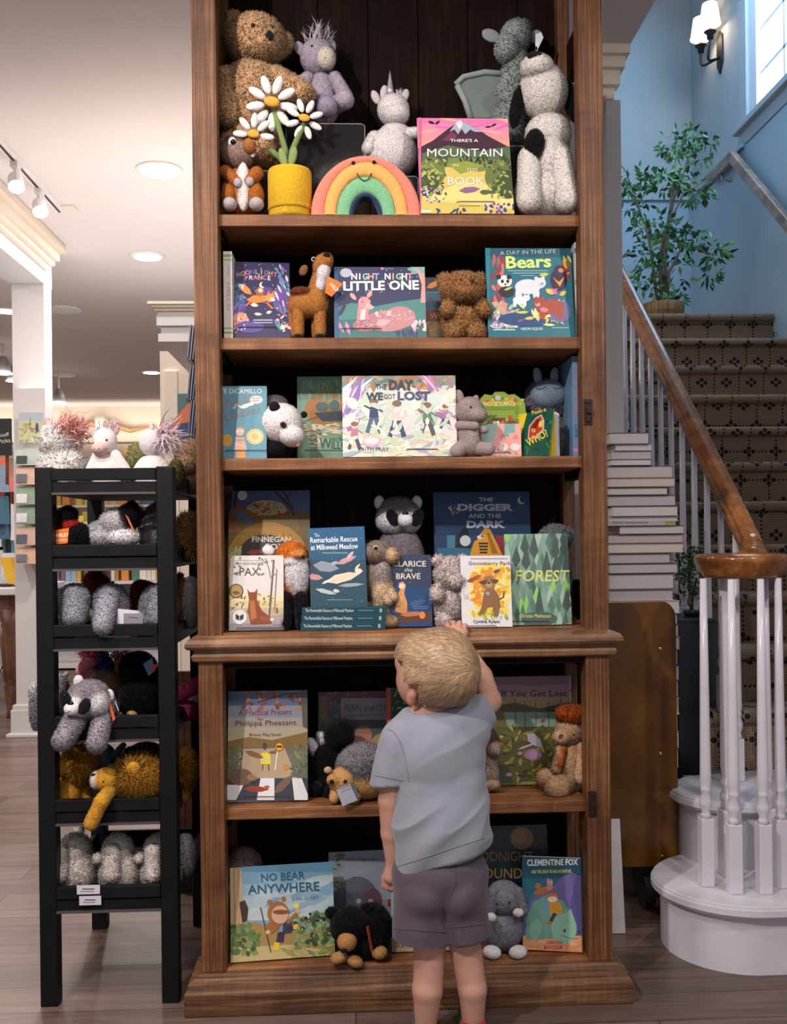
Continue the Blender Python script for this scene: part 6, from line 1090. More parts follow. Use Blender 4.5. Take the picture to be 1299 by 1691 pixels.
A = [rc(855, 1405, 970, 1580, '#2a5f78'), bands(855, 970, [1405, 1450, 1475, 1500], ['#1f5066', '#2a6a80', '#35707f']), pg([(865, 1500), (890, 1470), (905, 1475), (925, 1450), (945, 1440), (966, 1455), (966, 1560), (865, 1560)], '#6f67a0'), pg([(940, 1500), (950, 1450), (966, 1440), (966, 1560), (945, 1540)], '#5a5490'), rc(855, 1545, 970, 1580, '#e0a070'), leaves(20, 866, 1550, 964, 1575, 24, 5, ['#e8b088', '#d89060'], 2, 0), pg([(868, 1552), (869, 1515), (880, 1490), (905, 1476), (930, 1488), (945, 1515), (945, 1548)], '#6fa593'), leaf(884, 1535, 40, 20, 100, '#86b8a4'), el(931, 1533, 21, 26, '#8fc0aa'), pg([(925, 1516), (942, 1500), (952, 1530)], '#8fc0aa'), el(932, 1537, 1.8, 3, '#22302e'), el(956, 1539, 1.4, 2.4, '#22302e'), ln([(927, 1544), (940, 1550), (955, 1550)], 1, '#3f6a60'), leaf(898, 1470, 40, 11, -18, '#b5703f'), el(910, 1458, 2.5, 6, '#d9a0a0'), el(905, 1456, 2.5, 6, '#d9a0a0'), el(907, 1466, 5, 5, '#c98a80'), el(888, 1463, 5, 5, '#b0703f'), pg([(905, 1490), (925, 1490), (930, 1508), (908, 1510)], '#d9a02f'), el(912, 1482, 9, 8, '#d9762f'), el(912, 1485, 8, 5, '#f0e6dc'), el(899, 1497, 6, 9, '#6f9fc0'), ln([(916, 1508), (908, 1524)], 6, '#3a3a44'), leaf(907, 1524, 10, 6, -20, '#c06a30'), tx('CLEMENTINE FOX', 912, 1424, 10.5, '#e9eef0', 84, -1, .02), tx('AND THE GREAT ISLAND ADVENTURE', 910, 1439, 5.5, '#d9d87a', 66, -1, .01), tx('LEIGH LUNA', 915, 1556, 5, '#7a4a30', 28, 0), rc(898, 1562, 928, 1567, '#c8302f'), tx('SCHOLASTIC', 913, 1564.5, 2.6, '#f3e6e0', 24, 0)]
book('paperback_book', 'comic paperback with a fox riding a green whale, right end of bottom shelf', 'book', (863, 1570), (961, 1575), (861, 1414), '#2a5f78', A, ZS[6], None, 9, .014, 'paper')
# ================================================================== soft toys in the black rack
FL = (4.5, 1.8, .45, .75); FLL = (12, 2.2, .4, .6)
def RT_(name, label, Y, bx, tray, top, group=None, hang=False):
    z = TZ[tray] - .057; by = prj((at(bx, 900, Y)[0], Y, z))[1]
    t = Toy(name, label, 'soft toy', Y, bx, by, None if hang else z, top, group); t.by = by; return t
RW = '#f2ece8'
t = RT_('plush_unicorn', 'shaggy white plush with a pink mane seen from behind, left on the rack top', .20, 105, 0, 690); b = t.by
t.part('body', [t.E(105, 775, 38, 40, RW, 32), t.E(100, 730, 30, 32, RW, 28)], fur=(8, 2, .4, .8))
t.tuft('mane', 116, 716, -8, 22, 15, 460, 34, 2.2, '#e6aca5', (.5, -.15, .6), .45, '#d59a95'); t.part('ear', [t.E(80, 700, 6, 12, '#c9a8a8', 5, 0, -15)])
t = RT_('plush_unicorn', 'white velvety plush unicorn facing the camera in the middle of the rack top', .16, 178, 0, 692); RP = '#e8dcda'
t.part('body', [t.E(178, 785, 26, 32, RP, 24), t.C(162, 755, 9, 150, 785, 11, RP, -6), t.C(192, 752, 9, 211, 785, 11, RP, -6)])
hd = t.part('head', [t.E(174, 729, 20, 22, RP, 20, -4), t.E(169, 742, 13, 11, '#dcb9b4', 14, -18)])
for x, y, r in ((154, 716, -30), (190, 710, 22)): t.part('ear', [t.E(x, y, 7, 11, '#d3b4b1', 4, 2, r)], parent=hd)
MB().lathe(t.P(165, 716, -8), [(3.2 * t.m, 0), (2.4 * t.m, 10 * t.m), (.4 * t.m, 22 * t.m)], 10).build('horn', mat('silver_fabric', '#b9bac4', .35, .5), hd, smooth=True)
for x, y in ((160, 734), (181, 729)): t.eye(x, y, 2.4, parent=hd)
for x in (164, 171): t.eye(x, 744, 1.2, name='nostril', parent=hd)
t.tuft('mane', 180, 708, -2, 10, 5, 60, 20, 2, '#e6d5d6', (.15, 0, 1), .4, '#d9bcc2')
t = RT_('plush_unicorn', 'white plush unicorn turned away with a pale pink streaked mane, right on the rack top', .18, 255, 0, 700)
t.part('body', [t.E(253, 785, 32, 34, RP, 26), t.C(240, 765, 9, 226, 785, 10, RP, -4)]); t.part('head', [t.E(250, 732, 20, 22, '#d8d2d6', 20)])
t.part('ear', [t.E(250, 710, 5, 12, '#cfc6c9', 4, 0, 10)]); t.tuft('mane', 268, 722, -4, 10, 14, 220, 40, 2.2, '#e3d2d8', (.45, -.1, -.05), .45, '#d6b9c6')
t = RT_('plush_turtle', 'olive green knitted toy between the white unicorns, further back', .36, 228, 0, 732)
t.part('body', [t.E(228, 765, 20, 34, '#8b8a5a', 20), t.E(213, 752, 10, 12, '#c9a06a', 10)], fur=FL)
t = RT_('plush_bear', 'brown plush bear at the right back of the rack top, half behind the bookcase', .40, 318, 0, 728); BB = '#8d7058'
t.part('body', [t.E(318, 790, 32, 36, BB, 28)], fur=FL); t.part('head', [t.E(316, 752, 26, 26, BB, 24), t.E(312, 772, 20, 16, '#a07f62', 18, -18)], fur=FL); t.part('ear', [t.E(296, 742, 9, 14, '#9a7f60', 6, -6)], fur=FL)
t = RT_('plush_frog', 'dark olive toy beside the right rack post on the top tray', .14, 292, 0, 745); t.part('body', [t.E(291, 785, 12, 26, '#55502c', 14)], fur=FL)
# tray two
t = RT_('plush_toucan', 'black plush toucan with a red cap and an orange tag', .10, 110, 1, 820)
t.part('body', [t.E(128, 890, 24, 26, BL, 22), t.C(88, 862, 13, 112, 850, 14, BL, 4), t.E(118, 870, 14, 10, '#b02a22', 12, -2)], fur=FL); t.part('wing', [t.E(92, 885, 14, 22, BL, 14)], fur=FL)
t.tag([(88, 877), (120, 872), (118, 897), (81, 900)], -22, '#ea7a24', [tx('WILD', 101, 884, 6, '#f6ede2', 24, -6, .03), tx('REPUBLIC', 100, 892, 3.4, '#f6ede2', 24, -6)])
t = RT_('plush_badger', 'grey and white plush with black ears lying on the second tray', .12, 185, 1, 832)
t.part('body', [t.E(172, 885, 32, 24, '#c2bfc4', 26), t.E(196, 862, 28, 22, '#dcd8da', 24, -6), t.E(208, 888, 26, 14, '#e2dee0', 18, -18), t.E(213, 855, 18, 22, BL, 20, -10, 20), t.E(220, 838, 9, 10, BL, 9, -8)], fur=FL)
t.tag([(214, 850), (219, 854), (232, 882), (228, 880)], -34, '#c9703a')
t = RT_('plush_mouse', 'mid grey plush curled next to the second tray post', .2, 255, 1, 838); t.part('body', [t.E(252, 882, 22, 30, '#a09ba0', 24), t.E(258, 850, 20, 18, '#6f676c', 18, 10)], fur=FL); t.part('tail', [t.C(228, 860, 6, 222, 846, 9, '#b0702f', 12)], fur=FLL)
t = RT_('plush_dog', 'long haired brown plush at the right side of the second tray', .30, 312, 1, 838); t.part('body', [t.E(312, 890, 20, 40, '#a3794f', 22)], fur=FLL); t.part('cap', [t.E(293, 895, 6, 12, '#b5302a', 8, -8)])
# tray three
RGY = '#9a99a4'
for i, (x, lab, earx, hang) in enumerate([(123, 'left grey plush elephant seen from behind on the third tray', 133, 0), (183, 'middle grey plush elephant with its trunk hanging over the third tray', 186, 1), (262, 'right grey plush elephant half behind the rack post, third tray', 270, 0)]):
    t = RT_('plush_elephant', lab, .13, x, 2, 962, 'grey plush elephants on the third tray', True)
    t.part('body', [t.E(x, 1003, 30, 38, RGY, 28), t.E(x - 18, 1022, 14, 20, RGY, 18, -6)], fur=FL)
    if hang: t.part('trunk', [t.C(earx, 985, 16, earx, 1028, 14, '#a6a5b0', -26, -62)], fur=FL, mark=False)
    else: t.part('ear', [t.C(earx, 985, 19, earx, 1016, 18, '#a6a5b0', -22, -30)], fur=FL)
    t.part('foot', [t.E(x - 30, 1008 + 4 * i, 9, 9, '#e3dfe2', 8, -12)])
    if hang: t.tag([(205, 1002), (236, 1005), (234, 1030), (203, 1026)], -44, '#d9d7de', [rc(204, 1013, 236, 1031, '#8d8896'), ln([(212, 1019), (228, 1021)], 1.2, '#3f3a4a')])
for x, y, c, lab in ((160, 962, '#7d3418', 'rust brown plush behind the left elephants, third tray'), (240, 975, '#7d3a1c', 'rust and dark brown plush behind the right elephant, third tray')):
    t = RT_('plush_fox', lab, .38, x, 2, y - 18); t.part('body', [t.E(x, y + 22, 26, 36, c, 24), t.E(x - 8, y - 2, 14, 14, c, 14)], fur=FL)
t = RT_('plush_squirrel', 'grey and russet plush at the right end of the third tray', .30, 312, 2, 950); t.part('body', [t.E(315, 995, 16, 42, '#b5b0ae', 20), t.E(298, 990, 10, 44, '#7a4a28', 16, -4)], fur=FL)
# tray four
t = RT_('plush_raccoon', 'grey plush raccoon hanging its arms over the fourth tray', .085, 155, 3, 1118, None, True)
t.part('body', [t.E(120, 1175, 36, 26, RG, 26, 40), t.E(160, 1170, 30, 26, RG, 24, 10)], fur=FL)
t.part('arm', [t.C(142, 1165, 18, 122, 1210, 15, '#a39ba3', -20, -62)], fur=FL); t.part('arm', [t.C(178, 1170, 14, 176, 1215, 14, '#a39ba3', -24, -62)], fur=FL)
raccoon(t, 155, 1150, .95, -30, (-21, 1), ((-18, -30), (34, -6)), ((-11, -6, -15), (21, 6, 30)))
t.tag([(187, 1148), (191, 1150), (200, 1180), (196, 1184)], -40, '#d9683a', [ln([(190, 1158), (196, 1174)], 1.2, '#e8e2e0')])
t = RT_('plush_donkey', 'grey plush with pointed ears behind the left post, fourth tray', .22, 96, 3, 1108); t.part('body', [t.E(100, 1180, 30, 30, '#8d878c', 24), t.E(98, 1140, 14, 26, '#9a949a', 16)], fur=FL); t.part('ear', [t.C(98, 1125, 5, 109, 1113, 4, '#a9a3aa', 4)])
t = RT_('plush_raccoon', 'grey plush poking out past the left post of the fourth tray', .14, 62, 3, 1128); t.part('body', [t.E(64, 1170, 13, 40, '#8f8890', 16), t.E(60, 1142, 8, 14, '#c9c3c8', 8, -8)], fur=FL)
t = RT_('plush_horse', 'pink plush pony with a bright pink mane at the back of the fourth tray', .34, 140, 3, 1072); t.part('body', [t.E(148, 1140, 24, 40, '#d9788f', 20)], fur=FS); t.part('head', [t.C(148, 1092, 13, 136, 1106, 9, '#dc7f92', 0, -8)]); t.eye(137, 1095, 2); t.tuft('mane', 148, 1082, 0, 16, 7, 150, 22, 2, '#d8486f', (0, 0, .8), .6, '#e87a98')
t = RT_('plush_horse', 'dark plush pony with a royal blue mane at the back of the fourth tray', .36, 172, 3, 1072); t.part('body', [t.E(172, 1130, 22, 50, '#2a3f6a', 18)], fur=FS); t.tuft('mane', 170, 1090, -4, 15, 12, 200, 20, 2, '#22509a', (0, -.1, .3), .8, '#16366d')
t = RT_('plush_horse', 'plush pony with a magenta mane and orange collar at the back of the fourth tray', .37, 203, 3, 1072); t.part('body', [t.E(200, 1125, 16, 45, '#b98a4f', 16)], fur=FS); t.tuft('mane', 203, 1084, -4, 14, 8, 130, 20, 2, '#c0507f', (0, 0, .5), .7, '#e07aa0')
t = RT_('plush_wombat', 'brown plush wombat behind the raccoon on the fourth tray', .26, 172, 3, 1104); t.part('body', [t.E(175, 1145, 36, 36, '#a08468', 26)], fur=FL)
t = RT_('plush_bear', 'large black plush bear with a heart tag on the fourth tray', .18, 232, 3, 1076)
t.part('body', [t.E(235, 1150, 36, 46, BL, 30), t.E(228, 1105, 30, 28, BL, 28)], fur=FL); t.part('paw', [t.E(224, 1178, 10, 10, '#c79a6f', 10, -30)])
t.tag([(243, 1092), (258, 1082), (262, 1104), (252, 1111)], -34, '#4f7fa8', [pg([(246, 1098), (262, 1096), (254, 1110)], '#d8402f')])
t = RT_('plush_horse', 'hot pink plush tail sticking out right of the rack, fourth tray', .25, 312, 3, 1118); t.part('body', [t.C(296, 1148, 9, 330, 1128, 8, '#d04a78', 0), t.E(310, 1175, 18, 14, '#8d3a58', 16)], fur=(8, 2, .5, .6))
# tray five
LN = '#d39a36'; MN = '#a8752a'
t = RT_('plush_lion', 'golden plush lion sitting and looking left on the fifth tray', .13, 125, 4, 1232)
t.part('body', [t.E(120, 1300, 16, 34, LN, 18), t.C(126, 1285, 9, 146, 1325, 9, LN, 6), t.C(112, 1290, 10, 106, 1330, 10, LN, -10)], fur=FS)
t.part('head', [t.E(106, 1262, 18, 18, LN, 17, -12), t.E(95, 1267, 8, 11, '#e9e3da', 10, -14)], fur=FS); t.part('mane', [t.E(132, 1262, 22, 26, MN, 22, 2)], fur=(16, 2.5, .8, .6, (.15, 0, -.6))); t.part('ear', [t.E(123, 1238, 7, 10, MN, 5, -10)])
t = RT_('plush_lion', 'golden plush lion lying with one leg over the edge of the fifth tray', .10, 205, 4, 1240, None, True)
t.part('body', [t.E(240, 1300, 36, 24, LN, 26, 20), t.C(188, 1302, 12, 162, 1330, 12, LN, 0, -10)], fur=FS); t.part('leg', [t.C(190, 1296, 11, 182, 1308, 11, LN, -30, -58), t.C(182, 1308, 11, 166, 1342, 11, LN, -58, -60)], fur=FS)
hd = t.part('head', [t.E(183, 1282, 24, 19, LN, 20, -22), t.E(164, 1282, 8, 14, '#e6e1e2', 12, -26)], fur=FS); t.part('mane', [t.E(232, 1280, 38, 27, MN, 26, -10)], fur=(19, 2.6, .8, .6, (.5, 0, -.7)))
t.part('ear', [t.E(228, 1262, 11, 12, LN, 6, -36)], fur=FS); t.eye(181, 1281, 2.4, parent=hd); t.nose(163, 1272, 4, 3, parent=hd)
t = RT_('plush_lion', 'shaggy golden lion mane right of the rack post, fifth tray', .2, 305, 4, 1240); t.part('body', [t.E(303, 1290, 16, 36, LN, 18)], fur=FS); t.part('mane', [t.E(303, 1268, 14, 24, MN, 18, -4)], fur=(20, 2.6, .7, .6, (.4, 0, -.5)))
t = RT_('plush_crocodile', 'blue grey plush standing behind the lions on the fifth tray', .36, 180, 4, 1222); t.part('body', [t.E(178, 1270, 16, 40, '#56707a', 16), t.C(192, 1245, 6, 204, 1230, 5, '#4a636d', -4), t.C(166, 1245, 7, 158, 1232, 6, '#56707a', -4)], fur=FS)
t = RT_('plush_orca', 'black plush with a beige underside at the back of the fifth tray', .40, 225, 4, 1228); t.part('body', [t.C(190, 1268, 8, 216, 1242, 10, BL, -6), t.E(245, 1270, 36, 34, BL, 24), t.E(197, 1262, 9, 12, '#a8997a', 8, -4, 40), t.E(240, 1240, 26, 14, '#5a4a40', 18, 4)], fur=FS)
# tray six
for x, lab, ear in ((125, 'cream plush rabbit seen from behind at the left of the lowest tray', 105), (198, 'cream plush rabbit with a hanging ear in the middle of the lowest tray', 190), (266, 'cream plush rabbit behind the right post of the lowest tray', 258)):
    t = RT_('plush_rabbit', lab, .14, x, 5, 1370); c = '#e2d7ce'
    t.part('body', [t.E(x, 1440, 33, 40, c, 30), t.E(x - 3, 1405, 24, 28, c, 24)], fur=FL); t.part('ear', [t.C(ear, 1400, 13, ear + 2, 1432, 13, '#ece2da', -26, -34)], fur=FL); t.part('tail', [t.E(x - 32, 1412, 8, 8, '#e6ddd6', 8, -18)], fur=FL)
t = RT_('plush_rabbit', 'pale grey plush right of the rack post on the lowest tray', .22, 308, 5, 1372); t.part('body', [t.E(306, 1412, 16, 34, '#cdc8cc', 18)], fur=FL)
t = RT_('plush_rabbit', 'cream plush rabbit ear up at the back of the lowest tray', .36, 130, 5, 1360); t.part('body', [t.E(130, 1410, 22, 34, '#c5b8b0', 18), t.C(126, 1385, 6, 134, 1362, 6, '#e0d8d6', 0)], fur=FL)
# price cards clipped to the lowest tray
p0 = RY0 - .008
for (x0, y0, x1, y1, lab, nm) in ((127, 1461, 165, 1477, 'white price card on top of the lowest tray front', 'upper'), (131, 1479, 167, 1495, 'white price card below another on the lowest tray front', 'lower')):
    a, b = at(x0, y1, p0), at(x1, y0, p0); r = thing('price_card', lab, 'price card', ((a[0] + b[0]) / 2, p0, a[2])); MB().box(a[0], b[0], p0 - .001, p0, a[2], b[2]).build('card', mat('white_card', '#cfcdd3', .5, var=.03), r)
    A_, T_ = paint(Plane((a[0], p0 - .001, a[2]), (1, 0, 0), (0, 0, 1)), b[0] - a[0], b[2] - a[2], [ln([(x0 + 9, y0 + 7), (x1 - 9, y0 + 7)], 1.6, '#4a4650'), ln([(x0 + 6, y0 + 11), (x1 - 10, y0 + 11)], 1.2, '#7a7680')]); A_.build('printing', PRINT, r, useCol=True)
# ================================================================== the boy
SK = '#c39482'; SKR = '#bf8676'
b = Toy('person', 'small blond boy in a grey T-shirt and dark shorts, reaching up to the bookcase', 'person', -.22, 720, 1712)
SKIN = attr_mat('child_skin', .5, .05, 60, .05, 0, .35, .12); HAIRM = attr_mat('blond_hair', .42, .1, 200, 0, 0, .45)
SHIRT = attr_mat('heather_grey_jersey', .9, .1, 500, .12, .25, .15); SHORT = attr_mat('plum_grey_sweat_cloth', .92, .08, 400, .12, .2, .15)
E, C = b.E, b.C
hc = b.P(724, 1102, -4)
body = [E(726, 1104, 57, 62, SK, 64, -4), E(690, 1120, 34, 50, SK, 50, 22, 8), E(676, 1126, 20, 30, SK, 26, 34, 6), E(668, 1098, 15, 20, SK, 22, 34),  # skull, cheeks, brow
        C(716, 1150, 27, 708, 1190, 26, SK, 6, 0), C(700, 1190, 30, 745, 1190, 30, SK, 0),
        E(722, 1260, 62, 80, SK, 44, 4), E(724, 1360, 62, 70, SK, 46, 2), E(725, 1440, 66, 50, SK, 48, 0),
        # hanging left arm
        C(662, 1215, 24, 648, 1300, 21, SK, 0, 0), C(648, 1300, 20.5, 645, 1322, 20, SK, 0, 2), C(645, 1322, 20.5, 647, 1378, 18, SK, 2, 8), C(647, 1378, 18, 650, 1432, 12.5, SK, 8, 12), 
        # raised right arm
        C(772, 1190, 22, 815, 1166, 20, SK, 8, 45), C(815, 1162, 18.5, 806, 1128, 18, SK, 50, 78), C(806, 1128, 18, 776, 1072, 11.5, SK, 78, 122),
        # legs
        C(706, 1480, 36, 709, 1545, 31, SK), C(709, 1545, 28, 709, 1580, 26, SK, 0, 2), C(709, 1580, 26, 705, 1632, 24.5, SK, 2, -5), C(705, 1632, 24.5, 703, 1695, 17.5, SK, -6, 2),
        C(760, 1480, 36, 764, 1540, 30, SK), C(764, 1540, 27.5, 770, 1575, 25.5, SK, 0, 2), C(770, 1575, 25.5, 779, 1630, 23.5, SK, 2, -5), C(779, 1630, 23.5, 781, 1695, 17, SK, -6, 2)]
# nose, lips, brow on the hidden, upturned face
fd = np.array([-.62, .62, .48]); fd /= np.linalg.norm(fd)
def ball(p, r, c): return ('e', p, np.ones(3) * r, np.eye(3), hx(c))
fc = hc + fd * .078
body += [ball(fc + np.array([-.006, .004, -.004]), .0105, SK), ball(fc + np.array([-.004, -.004, -.026]), .012, '#c98a80'), ball(fc + np.array([-.012, -.002, -.045]), .016, SK)]
nbody = len(body)
# left hand: palm, four curled fingers and a thumb
body += [C(649, 1430, 12, 646, 1452, 13, SK, 12, 14), C(641, 1448, 8, 640, 1458, 8, SK, 22, 24), C(655, 1448, 8, 655, 1456, 8, SK, 6, 8)]
for x0, d0, L1, dx in ((635, 24, 16, 3), (641, 20, 18, 4), (648, 14, 17, 4), (655, 8, 13, 2)):
    body += [C(x0, 1456, 5, x0 - 1 + dx * .3, 1456 + L1, 4.6, SK, d0, d0 + 2), C(x0 - 1 + dx * .3, 1456 + L1, 4.6, x0 + dx + 2, 1460 + L1 + 3, 4.2, SKR, d0 + 2, d0 + 12)]
body += [C(656, 1438, 6, 661, 1455, 5, SK, 2, 0), C(661, 1455, 5, 657, 1468, 4.2, SKR, 0, 4)]
# right hand laid on the counter edge
body += [C(776, 1072, 11.5, 772, 1056, 11, SK, 122, 134), C(764, 1060, 9, 780, 1058, 9, SK, 134, 132)]
for x0, x1, y1, L in ((757, 752, 1042, 0), (765, 763, 1038, 1), (773, 774, 1038, 1), (781, 784, 1043, 0)):
    body += [C(x0, 1056, 5.2, x1, y1 + 3, 4.8, SK, 136, 142), C(x1, y1 + 3, 4.8, x1 - 1, y1 + 5, 4.2, SKR, 142, 162)]
body += [C(760, 1066, 6, 750, 1060, 5, SK, 128, 136), C(750, 1060, 5, 745, 1054, 4.4, SKR, 136, 146)]
bo = b.part('body', body, vox=1.7, k=4.5, m=SKIN, nf=len(body) - nbody, kf=1.6)
# ears
for (x, y, d, r) in ((679, 1146, -20, 12), (768, 1132, 40, -14)):
    b.part('ear', [E(x, y, 9.5, 16, '#bd8271', 8, d - 6, r), E(x + 2, y - 5, 7, 9, '#c38a79', 7, d - 10, r)], vox=1.4, parent=bo, m=SKIN, mark=False)
for s_ in (-1, 1):
    side = np.cross(fd, (0, 0, 1)); side /= np.linalg.norm(side); p = hc + fd * .072 + side * s_ * .03 + np.array([0, 0, .012])
    MB().col('#f0ece8').ball(p, .0105, 12, 8).build('eye', SKIN, bo, smooth=True, useCol=True); MB().ball(p + fd * .005, .0068, 10, 7).build('iris', EYE, bo, smooth=True)
    MB().col('#9b7d58').tube([p + np.array([0, 0, .014]) - side * .014 + fd * .004, p + np.array([0, 0, .018]) + fd * .008, p + np.array([0, 0, .014]) + side * .014 + fd * .004], .0025, 6).build('eyebrow', HAIRM, bo, useCol=True)
# hair: a cap with combed strands running out from the crown
HB, HD = '#bb9b72', '#8b7050'
hp = [E(728, 1100, 60, 64, HB, 66, -4), E(743, 1112, 46, 50, HB, 54, -16), E(712, 1118, 52, 44, HB, 46, -12), E(694, 1090, 42, 46, HB, 52, 6)]
V, Q, Cc = sdf_mesh(hp, 2.0 * b.m, 10 * b.m)
def hair_ok(P):
    q = (P - hc) / b.m     # in photo-pixel units about the head centre: x right, y away, z up
    return ~((q[:, 0] < -38) & (q[:, 2] < 14 - .28 * (q[:, 0] + 62)) & (q[:, 1] > -30 - (q[:, 0] + 40) * .2)) & ~((q[:, 2] < -66)) & ~((q[:, 1] > 40) & (q[:, 2] < 10)) & ~((q[:, 0] < -38) & (q[:, 2] < -20) & (q[:, 1] > -52)) & ~((q[:, 0] < -26) & (q[:, 2] < -57))
Nn = vnormals(V, Q); keep = hair_ok(V); Qk = Q[keep[Q].all(1)]; rng = np.random.default_rng(5)
crown = b.P(764, 1104, -55)
T = np.concatenate([Qk[:, [0, 1, 2]], Qk[:, [0, 2, 3]]]); ar = np.linalg.norm(np.cross(V[T[:, 1]] - V[T[:, 0]], V[T[:, 2]] - V[T[:, 0]]), axis=1)
nst = 15000; ti = rng.choice(len(T), nst, p=ar / ar.sum()); r_ = rng.random((nst, 2)); f_ = r_.sum(1) > 1; r_[f_] = 1 - r_[f_]
P0 = V[T[ti, 0]] + (V[T[ti, 1]] - V[T[ti, 0]]) * r_[:, :1] + (V[T[ti, 2]] - V[T[ti, 0]]) * r_[:, 1:]; N0 = Nn[T[ti, 0]]
from mathutils.kdtree import KDTree
kd = KDTree(len(V)); [kd.insert(v, i) for i, v in enumerate(V)]; kd.balance()
HV = []; HF = []; HCo = []; HN = []
cl = rng.normal(0, 1, (40, 3))
for i in range(nst):
    p = P0[i]; L = rng.uniform(.022, .055); pts = [p]; nrm = [N0[i]]; hdg = None; ph = math.sin(p[0] * 150 + p[2] * 110) * .3 + rng.normal(0, .06)
    for s_ in range(4):
        d = p - crown; d = d + np.array([-.02, 0, -.006]); n = nrm[-1]; d = d - n * (d @ n); d /= np.linalg.norm(d) + 1e-9; w = np.cross(n, d); d = d * math.cos(ph + .35) + w * math.sin(ph + .35)
        p = p + d * L / 4; _, ix, _ = kd.find(p); n = Nn[ix]; q = V[ix]; p = p - n * ((p - q) @ n) + n * (.0012 + .0035 * (s_ + 1) / 4 * rng.random()); pts.append(p); nrm.append(n)
    if not hair_ok(np.array(pts)).all(): continue
    az = math.atan2(p[2] - crown[2], p[0] - crown[0]); c = hx('#d3b08b') * rng.uniform(.6, 1.3) * (1 - .34 * math.sin(az * 17 + math.sin(az * 5) * 2 + np.linalg.norm(p - crown) * 22) ** 2); c = np.clip(c, 0, 1); bI = len(HV)
    for k, (p, n) in enumerate(zip(pts, nrm)):
        d = pts[min(k + 1, 4)] - pts[max(k - 1, 0)]; w = np.cross(d, n); w /= np.linalg.norm(w) + 1e-9; wd = .0008 * (1, 1, .9, .7, .25)[k]
        HV += [p - w * wd, p + w * wd]; HCo += [c, c]; HN += [n, n]
    for k in range(4): HF.append((bI + 2 * k, bI + 2 * k + 1, bI + 2 * k + 3, bI + 2 * k + 2))
used = np.unique(Qk); mp = -np.ones(len(V), int); mp[used] = np.arange(len(used)); nb = len(used)
HVa = np.concatenate([V[used], np.array(HV)]); Fs = mp[Qk].tolist() + [[i + nb for i in f] for f in HF]
ho = mesh_obj('hair', HVa, Fs, [HAIRM], b.root, None, None, np.concatenate([np.tile(hx('#a5835f'), (nb, 1)), np.array(HCo)]), True)
ho.data.normals_split_custom_set_from_vertices(np.concatenate([Nn[used], np.array(HN)]).tolist())
# T-shirt
SG = '#9093a0'
def cut(p, pts): return ('x', p, pts, p[-1])
hemc, hemn = b.P(728, 1411, 0), np.array([.335, 0, -1.0]); hemn /= np.linalg.norm(hemn); hem = [(hemc, hemn)]
slv = [(b.P(641, 1292, 0), np.array([.10, 0, -1.0]) / 1.005)]; slr = [(b.P(800, 1172, 26), np.array([.78, .55, .28]) / .995)]
neck = [(b.P(700, 1172, 0), np.array([-.12, -.15, 1.0]) / 1.02)]
sh = [cut(E(722, 1250, 76, 96, SG, 56, 2), neck), cut(E(728, 1345, 72, 110, SG, 56, 0), hem), cut(E(727, 1400, 76, 90, SG, 58, 0), hem), cut(C(690, 1198, 33, 750, 1192, 34, SG, 2), neck), C(672, 1212, 30, 664, 1230, 30, SG, 0), C(770, 1196, 28, 776, 1210, 30, SG, 4),
      cut(C(660, 1222, 31, 640, 1310, 29, SG, 0, 0), slv), cut(C(765, 1198, 31, 815, 1172, 27, SG, 4, 40), slr), cut(C(700, 1300, 40, 690, 1440, 42, SG, -6), hem), cut(C(758, 1290, 40, 764, 1420, 42, SG, -6), hem)]
so_ = b.part('t_shirt', sh, vox=1.8, k=9, m=SHIRT, mark=False)
from mathutils import noise as mnoise
from mathutils.bvhtree import BVHTree
def crumple(o, amp, ang, fu, fv, wfun, seed):
    me = o.data; n = len(me.vertices); co = np.zeros(n * 3); me.vertices.foreach_get('co', co); co = co.reshape(-1, 3); no = np.zeros(n * 3); me.vertices.foreach_get('normal', no); no = no.reshape(-1, 3)
    ca, sa = math.cos(ang), math.sin(ang)
    for i in range(n):
        x, y, z = co[i]; u, v = x * ca + z * sa, -x * sa + z * ca
        bend = .03 * mnoise.noise((x * 6, z * 6, seed)); q = mnoise.noise((u * fu, (v + bend) * fv, y * 4 + seed)); r2 = mnoise.noise((u * fu * 2.2 + 9, (v + bend) * fv * 1.9, seed + 3.3))
        co[i] += no[i] * amp * wfun(x, z) * ((1 - abs(q) * 2.4) * .8 + .45 * r2)
    me.vertices.foreach_set('co', co.ravel()); me.update()
def bvh_of(o): org = WL[o.parent.name] if o.parent else WL[o.name]; return BVHTree.FromPolygons([Vector(org) + v.co for v in o.data.vertices], [list(p.vertices) for p in o.data.polygons])
def drape(bv, pts, off=.0006):
    out = []
    for px, py in pts:
        d = Vector(ray(px, py)).normalized(); h = bv.ray_cast(Vector(C0), d)[0]
        if h is not None: out.append(np.array(h) - np.array(d) * off)
    return out
zb0 = b.P(720, 1712)[2]
crumple(so_, .017, math.radians(50), 2.2, 13, lambda x, z: .45 + .55 * min(1, max(0, (.64 - z) / .14)), 4.2)
bv = bvh_of(so_)
def lerp(p, q, n): return [(p[0] + (q[0] - p[0]) * i / n, p[1] + (q[1] - p[1]) * i / n) for i in range(n + 1)]
MB().col('#7f828e').tube(drape(bv, lerp((656, 1431), (800, 1383), 24)), .7 * b.m, 5).build('hem_stitch', SHIRT, so_, useCol=True)
MB().col('#7f828e').tube(drape(bv, lerp((617, 1280), (666, 1289), 12)), .7 * b.m, 5).build('sleeve_stitch', SHIRT, so_, useCol=True)
